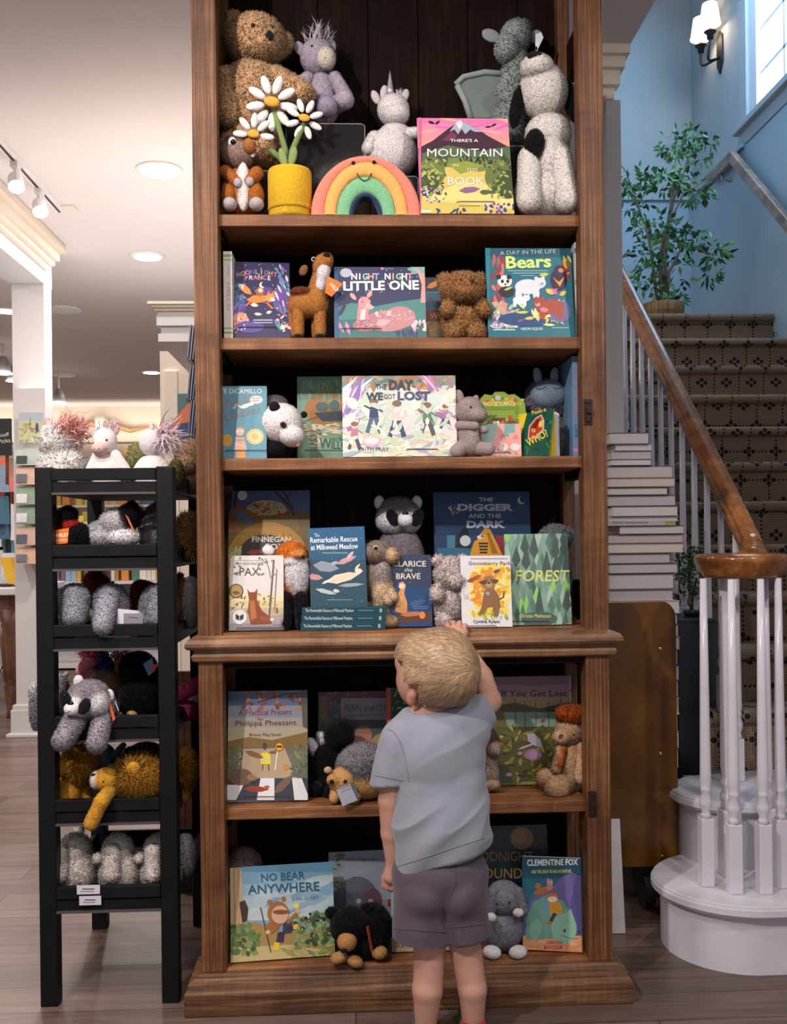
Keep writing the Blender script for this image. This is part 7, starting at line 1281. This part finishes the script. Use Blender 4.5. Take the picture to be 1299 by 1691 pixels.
MB().col('#868994').tube([b.P(690 + 62 * t_, 1180 + 10 * math.sin(math.pi * t_), -30 + 60 * (abs(2 * t_ - 1) ** 2) - 4) for t_ in [i / 10 for i in range(11)]], 4 * b.m, 8).build('neckband', SHIRT, so_, smooth=True, useCol=True)
MB().col('#7d808c').tube(drape(bv, [(640 + 52 * q_ - 17 * q_ * q_, 1204 + 12 * q_ + 74 * q_ * q_) for q_ in [i / 18 for i in range(19)]], .0003), 1.0 * b.m, 6).build('sleeve_seam', SHIRT, so_, useCol=True)
# shorts
SP = '#5b505d'
ll = [(b.P(690, 1549, 0), np.array([-.08, 0, -1.0]))]; rl = [(b.P(770, 1543, 0), np.array([.08, 0, -1.0]))]
so_ = b.part('shorts', [E(726, 1440, 77, 56, SP, 56), E(702, 1470, 44, 44, SP, 52, -6), E(756, 1468, 44, 44, SP, 52, -6), cut(C(700, 1465, 47, 694, 1570, 47, SP), ll), cut(C(757, 1462, 46, 770, 1566, 38, SP), rl),
    cut(C(694, 1534, 45.5, 694, 1570, 45.5, '#564b58', -1), ll), cut(C(768, 1530, 37.5, 771, 1566, 37.5, '#564b58', -1), rl)], vox=2.0, k=7, m=SHORT, mark=False)
crumple(so_, .008, math.radians(70), 3, 9, lambda x, z: 1, 7.7)
bv = bvh_of(so_)
MB().col('#574c5a').tube(drape(bv, lerp((752, 1412), (752, 1450), 8) + lerp((751, 1455), (742, 1485), 6)), .9 * b.m, 6).build('seat_seam', SHORT, so_, useCol=True)
for p, q in (((651, 1533), (736, 1540)), ((741, 1532), (801, 1526))):
    MB().col('#574c5a').tube(drape(bv, lerp(p, q, 20)), .9 * b.m, 5).build('hem_stitch', SHORT, so_, useCol=True)
# red socks and shoes (below the frame edge)
for x, col, y0 in ((703, '#c8262f', 1694), (781, '#c8262f', 1684)):
    k_ = b.part('sock', [C(x, y0 + 6, 20, x, 1702, 18, col, 0, 4)], vox=2, m=SHORT, mark=False)
    f = b.part('shoe', [cut(C(x, 1702, 19, x - 2, 1700, 16, '#3a3f4a', -8, 62), [(b.P(x, 1713, 0), np.array([0, 0, -1.0]))]), cut(E(x - 1, 1706, 20, 13, '#3a3f4a', 52, 26), [(b.P(x, 1713, 0), np.array([0, 0, -1.0]))])], vox=2, m=SHORT, mark=False)
# ================================================================== right side: book cart, stack, bin, plants
CT = wood('chestnut_panel_wood', '#4f2f0c', '#66400f', '#7a5018', 'z', .28, .03, 5, .03)
ct = thing('book_cart', 'brown wooden book cart with a rounded end panel on black castors beside the bookcase', 'book cart', (.9, .75, 0))
Yc = .55; pl_, pr_, pt_, pb_ = at(985, 1432, Yc)[0], at(1118, 1200, Yc)[0], at(1050, 993, Yc)[2], at(1060, 1432, Yc)[2]
rr = .055; pts = [(pl_, pb_), (pr_, pb_)] + [(pr_ - rr + rr * math.cos(a), pt_ - rr + rr * math.sin(a)) for a in [math.pi / 2 * i / 8 for i in range(9)]] + [(pl_, pt_)]
MB().prism([(x, Yc, z) for x, z in pts], (0, .022, 0)).build('end_panel', CT, ct, bevel=.003)
MB().prism([(x, 1.12, z) for x, z in pts], (0, .022, 0)).build('end_panel', CT, ct, bevel=.003)
for z in (.42, pb_ + .02): MB().box(pl_, pr_ - .004, Yc + .022, 1.12, z, z + .02).build('cart_shelf', CT, ct)
SB = mat('steel_bolt', '#b9b6ae', .25, .9)
for px, py in ((1090, 1071), (1090, 1244), (1093, 1414)): MB().ball(at(px, py, Yc), np.array([.006, .004, .006])).build('bolt', SB, ct, smooth=True)
RUB = mat('black_rubber', '#121214', .5)
for y in (.60, 1.06):
    q = at(1066, 1460, .60); q[1] = y; m = MB()
    m.tube([q + (-.016, 0, -.012), q + (.016, 0, -.012)], .06, 20); m.build('castor_wheel', RUB, ct); MB().box(q[0] - .022, q[0] + .022, y - .02, y + .02, q[2] + .02, pb_ + .02).build('castor_fork', mat('dark_steel', '#2e2e30', .4, .6), ct)
PGC = ['#d8cfd0', '#dcd6d4', '#cfc6cb', '#e0dbd6', '#d3ccce']; covs = ['#5a5560', '#3a3f4a', '#6d4a45', '#ded8d6', '#8a4a3a', '#3f5a50', '#c9c0bc', '#a8763f']
rows = [(1006, 1072, 714, 733), (1015, 1077, 733, 743), (1009, 1076, 743, 757), (1008, 1076, 757, 768), (1004, 1111, 768, 788), (1004, 1115, 788, 803), (1004, 1103, 803, 816), (1004, 1116, 816, 834), (1010, 1120, 834, 851), (1004, 1120, 851, 859), (1004, 1115, 859, 866), (1022, 1130, 866, 880), (1004, 1128, 880, 895), (1004, 1129, 895, 911), (1006, 1107, 911, 928), (1006, 1119, 928, 944), (1006, 1113, 944, 970), (1006, 1112, 970, 989), (1012, 1123, 989, 1010), (1008, 1119, 1010, 1028), (1010, 1121, 1028, 1048), (1006, 1123, 1048, 1070), (1010, 1120, 1070, 1095), (1008, 1122, 1095, 1120), (1010, 1121, 1120, 1148), (1006, 1122, 1148, 1175), (1008, 1120, 1175, 1204), (1010, 1122, 1204, 1232), (1008, 1121, 1232, 1262)]
Ys = .70; zb_ = .4405; hs = [(y1 - y0) * mpp(Ys) for _, _, y0, y1 in rows]; ztop = at(1060, 714, Ys)[2]; sc_ = (ztop - zb_) / sum(hs); z = zb_
ordn = ['first', 'second', 'third', 'fourth', 'fifth', 'sixth', 'seventh', 'eighth', 'ninth', 'tenth', 'eleventh', 'twelfth', 'thirteenth', 'fourteenth', 'fifteenth', 'sixteenth', 'seventeenth', 'eighteenth', 'nineteenth']
for i in range(len(rows) - 1, -1, -1):
    x0, x1, y0, y1 = rows[i]; h = hs[i] * sc_; Y = Ys + (i * 37 % 5) * .004
    lab = ('pale page edged book, %s from the top of the tall stack by the stairs' % ordn[i]) if i < 19 else 'book low in the tall stack, mostly hidden by the brown cart panel'
    art = [tx('Good Governance', 1040, (y0 + y1) / 2, 4, '#4a4650', 60), rc(1098, y0, 1116, y1, '#a8a860')] if i == 10 else None
    lying(lab, max(x0, 1000), x1, y0, y1, Y, z, h - .0006, .19, covs[i * 3 % 8], art, None if i < 19 else 'books low in the tall stack by the stairs', i != 10, 'stacked_book', PGC[i % 5]); z += h
# black bin behind the balusters and the topiary on it
bn = thing('display_bin', 'tall blue black display box behind the white balusters', 'bin', (1.13, .95, 0)); BBK = mat('blue_black_laminate', '#161d24', .35, var=.06)
Yb = .86; q0, q1 = at(1120, 1200, Yb)[0], at(1190, 1200, Yb)[0]; zt_ = at(1150, 1022, Yb)[2]
MB().box(q0, q1 - .004, Yb, Yb + .3, 0, zt_ - .012).build('body', BBK, bn, bevel=.003); MB().box(q0 - .003, q1, Yb - .004, Yb + .303, zt_ - .012, zt_).build('top', BBK, bn, bevel=.002)
for k, (x0, x1, y0, y1, nm) in enumerate(((1128, 1143, 1280, 1322, 'left'), (1152, 1166, 1290, 1324, 'middle'), (1166, 1184, 1292, 1326, 'right'))):
    a, c_ = at(x0, y1, Yb - .004), at(x1, y0, Yb - .004); r = thing('paper_label', 'small pale paper label at the foot of the dark display box, %s one' % nm, 'label', ((a[0] + c_[0]) / 2, Yb - .004, a[2])); MB().obox((a[0], Yb - .004, a[2]), (c_[0] - a[0], 0, 0), (0, -.006 * (k % 2), c_[2] - a[2]), (0, .001, 0)).build('paper', mat('grey_paper', '#b5b8b8', .7), r)
tp = Toy('topiary_plant', 'small round green topiary with a thin stem on the dark box', 'plant', Yb + .13, 1143, 1018)
c0 = tp.P(1143, 1024); MB().lathe((c0[0], c0[1], zt_), [(.0, 0), (.028, 0), (.034, .02), (.03, .022), (0, .022)], 16).build('assumed_saucer_pot', BBK, tp.root, smooth=True)  # assumed pot, added to hold the stem on the box
MB().tube([(c0[0], c0[1], zt_ + .015), tp.P(1143, 985), tp.P(1150, 955)], .004, 8).build('stem', mat('dark_stem', '#3a2f24', .8), tp.root)
def leafcloud(blobs, n, L, w, cols, par, name, seed, droop=-.2, Y=None):
    rng = np.random.default_rng(seed); V = []; Fs = []; Cc = []
    for (cx, cy, rx, ry, rd, Yc_, k) in blobs:
        for i in range(int(n * k)):
            q = rng.normal(0, 1, 3); q /= np.linalg.norm(q); q *= rng.uniform(.45, 1.05); m_ = mpp(Yc_)
            p = at(cx + q[0] * rx, cy - q[2] * ry, Yc_) + np.array([0, q[1] * rd * m_, 0]); d = q + rng.normal(0, .6, 3) + np.array([0, 0, droop]); d /= np.linalg.norm(d)
            s = np.cross(d, rng.normal(0, 1, 3)); s /= np.linalg.norm(s); nn = np.cross(d, s); l = L * rng.uniform(.7, 1.2); ww = w * rng.uniform(.8, 1.2); b0 = len(V)
            V += [p, p + d * l * .4 - s * ww / 2, p + d * l * .45 + nn * ww * .12, p + d * l * .4 + s * ww / 2, p + d * l]; Fs += [(b0, b0 + 1, b0 + 2), (b0, b0 + 2, b0 + 3), (b0 + 1, b0 + 4, b0 + 2), (b0 + 2, b0 + 4, b0 + 3)]; Cc += [hx(cols[rng.integers(len(cols))]) * rng.uniform(.8, 1.2)] * 5
    mesh_obj(name, V, Fs, LEAFM, par, None, None, np.array(Cc))
LEAFM = attr_mat('leaf', .35, .08, 40)
leafcloud([(1150, 950, 34, 42, 30, Yb + .13, 1), (1160, 912, 26, 10, 24, Yb + .13, .15), (1128, 935, 12, 25, 14, Yb + .13, .15)], 620, .016, .009, ['#2f4a2c', '#3f5f38', '#26402a', '#50704a'], tp.root, 'foliage', 3, 0)
# white board leaning behind the bookcase foot
wb = at(1016, 1560, .5); r = mesh_obj('foam_board', *(lambda m: (m.v, m.f))(MB().obox((wb[0] - .05, .40, .002), (.055, 0, 0), (0, .05, .34), (0, .006, 0))), mat('white_board', '#d8d4d6', .6), None); tag(r, 'thin white board standing on edge behind the bookcase foot, right side', 'board')
# ficus on the landing
fp = thing('potted_ficus', 'leafy ficus in a basket pot on the stair landing', 'plant', (at(1094, 515, 3.35)[0], 3.35, ZL)); pc = np.array([at(1094, 515, 3.35)[0], 3.35, ZL])
MB().lathe(pc + (0, 0, .001), [(.0, 0), (.10, 0), (.125, .05), (.13, .12), (.122, .125), (.11, .10), (0, .10)], 24).build('basket_pot', wood('basket_weave', '#6d5030', '#957245', '#b08d5c', 'x', .8, .4, 60), fp, smooth=True)
TRK = mat('grey_brown_bark', '#7f7468', .85, var=.2, scale=60)
for pts in ([(1085, 500), (1078, 440), (1070, 390), (1050, 330), (1030, 300)], [(1092, 500), (1088, 430), (1105, 350), (1112, 300), (1118, 240)], [(1100, 500), (1104, 450), (1130, 400), (1170, 420)], [(1096, 500), (1094, 440), (1100, 380), (1128, 320), (1160, 300)], [(1100, 500), (1098, 420), (1112, 330), (1140, 250)]):
    MB().tube([at(x, y, 3.35 - .02 * i) for i, (x, y) in enumerate(pts)], [.011, .010, .008, .006, .004][:len(pts)], 8).build('trunk', TRK, fp, smooth=True)
Yf = 3.32
leafcloud([(1112, 238, 26, 24, 26, Yf, .75), (1140, 228, 22, 16, 22, Yf, .45), (1168, 235, 22, 12, 18, Yf, .3), (1150, 265, 30, 14, 26, Yf, .35), (1050, 295, 34, 16, 30, Yf, .7), (1032, 315, 18, 18, 18, Yf, .4), (1095, 300, 40, 18, 34, Yf, .9), (1125, 295, 30, 18, 30, Yf, .5), (1150, 320, 24, 20, 24, Yf, .55), (1050, 345, 26, 26, 26, Yf, .5), (1090, 375, 44, 18, 36, Yf, 1.0), (1140, 392, 34, 16, 30, Yf, .7), (1180, 415, 22, 18, 22, Yf, .65), (1172, 455, 16, 14, 14, Yf, .35), (1115, 420, 34, 24, 30, Yf, .8), (1065, 415, 30, 26, 30, Yf, .7), (1060, 460, 26, 24, 26, Yf, .6), (1085, 475, 26, 22, 24, Yf, .5), (1115, 495, 16, 12, 18, Yf, .3), (1130, 470, 14, 14, 12, Yf, .12)],
    84, .06, .028, ['#4a7d4f', '#6fae62', '#3f6b45', '#2f5a3a', '#4f8050', '#5f9a58', '#2a4f38', '#456f50'], fp, 'foliage', 7, -.5)
# ================================================================== left: ceiling fittings
DISC = mat('led_diffuser', '#ffffff', .4, emit='#fff4ea', es=14); RIM = mat('white_trim_ring', '#eeeae8', .35)
for (x, y, lab) in [(-.952, 2.465, 'round recessed ceiling light nearest the bookcase top'), (-1.327, 4.013, 'round recessed ceiling light, second along the ceiling'), (-2.213, 8.621, 'small far recessed ceiling light left of the pale cabinet'), (-2.786, 5.584, 'recessed ceiling light at the left edge beyond the beam')]:
    r = thing('recessed_light', lab, 'ceiling light', (x, y, HC)); MB().lathe((x, y, HC - .012), [(.105, 0), (.118, .004), (.12, .0118), (.0, .0118)], 28).build('trim_ring', RIM, r, smooth=True); MB().lathe((x, y, HC - .014), [(0, 0), (.088, .0), (.095, .006), (0, .006)], 28).build('diffuser', DISC, r)
for (px, py, rad, lab) in [(105, 510, .14, 'round flush ceiling vent beside the column'), (105, 618, .13, 'small round ceiling vent further back by the column')]:
    q = atz(px, py, HC); r = thing('ceiling_vent', lab, 'vent', q.tolist()); MB().lathe((q[0], q[1], HC - .02), [(rad * .7, 0), (rad, .006), (rad, .02), (0, .02)], 28).build('ring', RIM, r, smooth=True); MB().lathe((q[0], q[1], HC - .024), [(0, 0), (rad * .55, 0), (rad * .6, .01), (0, .01)], 20).build('disc', RIM, r, smooth=True)
tr_ = thing('track_light', 'white ceiling track with two spotlight heads along the beam, left', 'track light', (-1.62, 2.2, HC)); TX = -1.62
MB().box(TX - .02, TX + .02, .5, 3.05, HC - .03, HC).build('track', RIM, tr_); MB().box(TX - .006, TX + .006, .5, 3.04, HC - .034, HC - .028).build('slot', mat('dark_slot', '#2a2a2c', .5), tr_)
MB().box(TX - .02, TX + .09, 3.0, 3.09, HC - .012, HC).build('end_feed', CREAM, tr_)
HD_ = mat('white_spot_housing', '#d8d4d2', .35)
for px, py in ((17, 290), (66, 335)):
    y = atz(px, py - 32, HC)[1]; p = np.array([TX, y, HC - .03]); d = np.array([.25, -.55, -.8]); d /= np.linalg.norm(d); q = p + np.array([0, 0, -.09])
    h = MB().box(p[0] - .018, p[0] + .018, y - .03, y + .03, p[2] - .03, p[2]).tube([p, q], .008, 8).tube([q - d * .05, q - d * .02, q + d * .05], [.02, .036, .04], 16).build('spot_head', HD_, tr_)
    MB().tube([q + d * .0505, q + d * .054], [.034, .034], 16).build('lens', DISC, h)
def farspot(px, py, Y, lab):
    q = at(px, py, Y); r = thing('ceiling_spot', lab, 'spotlight', (q[0], q[1], HC)); MB().tube([(q[0], q[1], HC), (q[0], q[1], q[2] + .1)], .012, 8).build('stem', HD_, r); h = MB().lathe(q + np.array([0, 0, -.06]), [(.075, 0), (.06, .1), (.03, .16), (0, .16)], 16).build('housing', mat('grey_spot_housing', '#8a8788', .4), r, smooth=True); MB().lathe(q + np.array([0, 0, -.066]), [(0, 0), (.085, 0), (.085, .006), (0, .006)], 16).build('lens', DISC, h)
farspot(97, 657, 8.5, 'hanging ceiling spotlight right of the white column'); farspot(5, 606, 7.0, 'far ceiling spotlight at the left picture edge'); farspot(24, 619, 7.6, 'far ceiling spotlight just left of the white column')
# tall cream cabinet with a white canopy
cb = thing('tall_cabinet', 'tall cream bookshop cabinet with wide crown moulding left of the bookcase', 'cabinet', (-.4, 2.6, 0)); Yk = 2.45
xl = at(265, 700, Yk)[0]; xr = -.26
MB().box(xl, xr, Yk, Yk + .4, 0, 2.2).build('body', CREAM, cb)
for i in range(3): MB().box(xl + .02 + i * .13, xl + .09 + i * .13, Yk - .012, Yk, .1, 2.1).build('pilaster_strip', CREAM, cb, bevel=.003)
Yt = 1.62; zc = [at(240, y, Yt)[2] for y in (497, 516, 535, 561)]; xc = at(243, 497, Yt)[0]; xw = at(262, 545, Yt)[0]
for k in range(4): MB().box(xc + .012 * k, xr, Yt + .012 * k, Yk + .4, zc[1] + (zc[0] - zc[1]) * (3 - k) / 4, zc[1] + (zc[0] - zc[1]) * (4 - k) / 4).build('crown_moulding', CREAM, cb)
MB().box(xw - .015, xr, Yt + .03, Yk + .4, zc[2], zc[1]).build('frieze', PW, cb); MB().box(xw, xr, Yt + .05, Yk + .4, (zc[2] + zc[3]) / 2, zc[2]).build('frieze_cove', PW, cb); MB().box(xw - .01, xr, Yt + .04, Yk + .01, zc[3], (zc[2] + zc[3]) / 2).build('frieze_bead', PW, cb)
sgp = at(303, 657, 2.2); s_ = tag(MB().box(sgp[0] - .03, sgp[0] + .06, 2.2, 2.21, sgp[2] - .1, sgp[2] + .02).build('shelf_card', mat('teal_card', '#4f6c70', .5)), 'small teal topped card standing before the cream cabinet', 'card')
# magazines fanned on an added rack right beside the bookcase, orange panel
for i, (px, py, hh_) in enumerate(((316, 563, 56), (316, 630, 56), (317, 690, 60))):
    q = at(px, py, 1.0); r = thing('magazine', 'thin blue grey magazines on edge beside the bookcase post, ' + ('upper', 'middle', 'lower')[i] + ' group', 'magazine', q.tolist()); m_ = mpp(1.0)
    for k in range(5): MB().col(('#6a6c8f', '#8a88a0', '#565f86', '#9a97aa', '#4f5878')[k]).obox(q + np.array([(-8 + k * 3.4) * m_, .01 * k, -hh_ / 2 * m_ - .002]), (2.4 * m_, 0, 0), (6 * m_, .0, hh_ * m_), (0, .2, 0)).build('issue', PRINT, r, useCol=True)
q = [at(x, y, 1.15) for x, y in ((266, 716), (325, 650), (325, 722), (300, 718))]; r = tag(MB().prism(q, (0, .02, 0)).build('orange_board', mat('orange_board', '#d2692c', .5)), 'orange angled board behind the white plush toys, left of the bookcase', 'board')
r = tag(MB().tube([at(306, 700, 1.125), at(314, 742, 1.125)], [.03, .045], 12).build('cloth_bag', mat('slate_cloth', '#43506a', .9)), 'slate blue cloth bag on an added ledge beside the orange board', 'bag')  # held up by a ledge of the added support rack
mr = thing('added_magazine_rack', 'added slim dark support rack behind the bookcase post holding magazines and an orange board', 'display rack', (at(331, 800, 1.2)[0], 1.2, 0)); xm = at(331, 800, 1.2)[0]  # added support, not seen: holds up the magazines, bag and orange board
MB().box(xm - .015, xm + .015, 1.17, 1.23, 0, 2.0).build('upright', BBK, mr)
for px, py in ((309, 592), (309, 659), (309, 721), (306, 744)): q = at(px, py, 1.02); MB().box(q[0], xm, 1.0, 1.22, q[2] - .008, q[2]).build('ledge', BBK, mr)
pk = thing('plank_panel', 'pinkish brown plank bin behind the black rack, left of the bookcase', 'bin', (-.5, .95, 0)); WP = wood('pinkish_plank', '#8a5a40', '#b07f62', '#c9a084', 'z', .6, .1, 20)
for i in range(5): x = at(283 + i * 11, 1200, .85)[0]; MB().box(x, x + .022, .85, .87, .22, .78).build('plank', WP, pk, bevel=.002)
MB().box(at(283, 1200, .85)[0], at(336, 1200, .85)[0], .87, 1.1, 0, .74).build('carcase', mat('dark_bin', '#221c1c', .6), pk)
# ================================================================== far shop: counters, tables, books
rb = random.Random(12); palette = ['#c9a23f', '#2f5f7d', '#b5453a', '#e0d6c4', '#4f7d6a', '#d98a3f', '#7f5a8f', '#3a3f55', '#e6e0da', '#8fb0c0', '#d9c04a', '#a8546a']
fs = thing('low_bookshelf', 'low white bookshelf full of books in the far shop', 'bookshelf', (-3.2, 7.1, 0))
X0, X1, Yq = -4.4, -1.2, 7.0
for z in (.02, .42, .82, 1.16): MB().box(X0, X1, Yq, Yq + .35, z, z + .03).build('shelf_board', PW, fs)
for x in (X0, -3.35, -2.3, X1 - .03): MB().box(x, x + .03, Yq, Yq + .35, 0, 1.19).build('upright', PW, fs)
MB().box(X0, X1, Yq + .35, Yq + .37, 0, 1.19).build('back', PW, fs)
fb = []
for row, z in enumerate((.452, .852, 1.192)):
    x = X0 + .05
    while x < X1 - .1:
        w = rb.uniform(.035, .075)
        if any(x < u < x + w + .035 for u in (-3.35, -2.3)) and row < 2: x += .05; continue
        h = rb.uniform(.2, .29); c = rb.choice(palette); k = mat('far_' + c[1:], c, .5)
        o = MB().box(x, x + w, Yq + .05, Yq + .25, z, z + h).build('shelf_book', k); tag(o, ('upright book on the top of the far white bookshelf', 'upright book on the middle of the far white bookshelf', 'upright book in the lower row of the far white bookshelf')[(2 - row)], 'book', ('far books, lower row', 'far books, middle row', 'far books, top row')[row]); x += w + rb.choice([.004, .004, .03])
# far wall shelving behind, and the mounted longhorn skull
wsf = thing('wall_shelving', 'pale wall shelving along the far shop wall', 'bookshelf', (-4, 11.3, 0))
for z in (.9, 1.3, 1.7): MB().box(-7, -.6, 11.2, 11.5, z, z + .03).build('shelf_board', CREAM, wsf)
for x in (-6.5, -5, -3.5, -2, -.7): MB().box(x, x + .12, 11.25, 11.5, 0, 2.1).build('upright', CREAM, wsf)
for row, z in enumerate((.932, 1.332, 1.732)):
    x = -5.8
    while x < -1.0:
        w = rb.uniform(.06, .2)
        if not any(u - .02 < x + w and x < u + .14 for u in (-5, -3.5, -2)):
            c = rb.choice(palette); o = MB().box(x, x + w, 11.22, 11.4, z, z + rb.uniform(.2, .32)).build('shelf_book', mat('far_' + c[1:], c, .5)); tag(o, 'book on the pale shelving along the far shop wall', 'book', 'books on the far wall shelving')
        x += w + rb.uniform(.01, .12)
lh = thing('longhorn_skull', 'white longhorn skull with spreading brown horns on the far wall', 'wall decoration', (at(165, 705, 11.46)[0], 11.4, at(165, 712, 11.3)[2])); lq = lambda x, y: at(x, y, 11.46)
MB().ball(lq(165, 698), np.array([.08, .07, .12])).tube([lq(165, 702), lq(165, 722)], [.06, .03], 12).build('skull', mat('bone', '#ddd8d2', .7), lh, smooth=True)
for pts in ([(158, 700), (148, 699), (139, 703), (132, 712)], [(172, 700), (190, 703), (215, 711), (250, 704)]): MB().tube([lq(*p) for p in pts], [.05, .045, .035, .01], 10).build('horn', mat('horn', '#b08a62', .5), lh, smooth=True)
# display table on the far left, with books
tb = thing('display_table', 'wooden display table with a white top at the left picture edge', 'table', (-2.9, 4.9, 0)); TW = wood('walnut_table_wood', '#4a2f24', '#6d4839', '#85604f', 'z', .45, .03, 20)
Yt0 = 4.35; xt1 = at(33, 990, Yt0)[0]; zt0 = at(20, 968, Yt0 + .3)[2]
MB().box(-4.4, xt1, Yt0, Yt0 + 1.1, zt0 - .05, zt0).build('top', PW, tb, bevel=.006); MB().box(-4.3, xt1 - .04, Yt0 + .05, Yt0 + 1.05, zt0 - .17, zt0 - .05).build('apron', TW, tb)
for x, y in ((xt1 - .1, Yt0 + .1), (xt1 - .1, Yt0 + 1.0), (-4.2, Yt0 + .1)): MB().lathe((x, y, 0), [(.035, 0), (.03, .05), (.05, .22), (.04, .24), (.055, .28), (.07, .55), (.06, .62), (.07, zt0 - .15), (0, zt0 - .15)], 18).build('leg', TW, tb, smooth=True)
for i in range(3):
    a = at(14 + i * 5, 962 + i * 4, Yt0 + .2); o = MB().obox((a[0], Yt0 + .2 + i * .012, zt0 + .001), (.075, .0, .0), (-.06, 0, .21), (0, .012, 0)).build('yellow_paperback', mat('far_yellow', '#dcae2e', .5)); tag(o, 'yellow book leaning on the display table beside the column', 'book', 'yellow books leaning on the display table')
o = MB().obox((at(0, 968, Yt0 + .3)[0], Yt0 + .3, zt0 + .001), (.1, 0, 0), (.02, 0, .24), (0, .03, 0)).build('white_paperback', mat('far_white', '#d8d6de', .5)); tag(o, 'white book standing on the display table at the picture edge', 'book')
# book and card displays at the far left
bd = thing('book_spinner', 'tall book spinner with teal and red covers on added stand at the left picture edge', 'display rack', (at(5, 900, 4.55)[0], 4.6, zt0)); xq, Yp = at(4, 900, 4.55)[0], 4.55
MB().tube([(xq, Yp + .12, zt0), (xq, Yp + .12, 1.65)], .02, 10).lathe((xq, Yp + .12, zt0), [(0, 0), (.16, 0), (.14, .02), (0, .02)], 20).build('added_pole', mat('dark_steel', '#2e2e30', .4, .6), bd)  # unseen stand added to carry the covers above the table
for i, (px, py, w, h, c, tl_) in enumerate([(4, 790, 16, 44, '#7d8fa8', 0), (8, 770, 14, 30, '#c9573a', 0), (3, 842, 20, 46, '#2f6075', 0), (2, 875, 22, 30, '#2a506d', 0), (20, 800, 10, 24, '#c02f35', 0), (17, 862, 10, 60, '#e3dfe0', 0), (14, 905, 16, 36, '#3f7384', 0)]):
    p = at(px, py, Yp - .05 + .03 * i); m_ = mpp(Yp); o = MB().obox(p + np.array([-w / 2 * m_, 0, -h / 2 * m_]), (w * m_, .03, 0), (-.02, .03, h * m_), (0, .012, 0)).build('cover_pocket', mat('pocket_' + c[1:], c, .45), bd)
cr = thing('card_spinner', 'greeting card rack with clear pockets fixed by an added rail on the white column', 'display rack', (at(45, 900, 3.62)[0], 3.7, at(45, 930, 3.62)[2])); xq, Yp = at(45, 900, 3.62)[0], 3.62
MB().box(xq - .05, xq + .05, Yp + .12, 3.766, at(45, 932, Yp)[2], at(45, 690, Yp)[2]).build('added_back_rail', CLEAR, cr)  # assumed clear rail, added to tie the card rack to the column
for i, (py, h, c1, c2) in enumerate([(755, 26, '#b9c4b8', '#2f3a34'), (785, 30, '#d9b9a0', '#6a6a78'), (818, 30, '#8fa58f', '#e6e2e4'), (850, 30, '#8aa08a', '#e3dfe2'), (885, 30, '#d0b09a', '#5a5f70'), (918, 26, '#d8b098', '#6f7480')]):
    p = at(45, py, Yp); m_ = mpp(Yp); w = 38 * m_; o = MB().obox(p + np.array([-w / 2, 0, -h / 2 * m_]), (w, 0, 0), (0, .02, h * m_), (0, .12, 0)).build('card', mat('card_' + c1[1:], c1, .4), cr)
    MB().obox(p + np.array([-w / 2 + .004, -.002, -h / 2 * m_ + .01]), (w * .45, 0, 0), (0, .008, h * m_ * .5), (0, .002, 0)).build('picture', mat('cardpic_' + c2[1:], c2, .4), o)
    MB().obox(p + np.array([-w / 2 - .004, -.008, -h / 2 * m_ - .004]), (w + .008, 0, 0), (0, 0, h * m_ * .45), (0, .003, 0)).build('pocket', CLEAR, cr)
p = at(51, 706, Yp + .1); m_ = mpp(Yp); pc_ = thing('art_print', 'watercolour meadow print above the greeting card rack on the column', 'print', (p[0], p[1], at(51, 735, Yp + .1)[2])); a, c_ = at(31, 731, Yp + .1), at(72, 681, Yp + .1)
MB().box(a[0], c_[0], a[1], a[1] + .004, a[2], c_[2]).build('sheet', mat('white_card', '#cfcdd3', .5, var=.03), pc_)
A_, T_ = paint(Plane(a, (1, 0, 0), (0, 0, 1)), c_[0] - a[0], c_[2] - a[2], [rc(30, 680, 73, 695, '#b9c4d0'), rc(30, 695, 73, 732, '#cfd0a8'), leaves(40, 32, 700, 71, 730, 8, 4, ['#c9c070', '#a8b888', '#e0dcb0', '#b58f7a', '#8fa078'], 2), ln([(50, 690), (50, 710)], 1, '#6a6a60'), el(61, 706, 2.5, 8, '#54508a')]); A_.build('artwork', PRINT, pc_, useCol=True)
cbp = thing('chalkboard_sign', 'black chalkboard sign with hand lettering at the left picture edge', 'sign', at(6, 755, 4.2).tolist()); a, c_ = at(-14, 752, 4.2), at(18, 691, 4.2)
MB().box(a[0], c_[0], 4.2, 4.22, a[2], c_[2]).build('board', mat('slate_board', '#26272c', .7), cbp); MB().tube([at(12, 752, 4.25), at(12, 800, 4.25)], .012, 8).build('stand', TW, cbp)
A_, T_ = paint(Plane(a, (1, 0, 0), (0, 0, 1)), c_[0] - a[0], c_[2] - a[2], [tx('Staff', 6, 718, 6, '#e6e0da', 18, -8), tx('Picks', 7, 728, 7, '#e6e0da', 20, -8)]); T_.build('lettering', LETTER, cbp, useCol=True)
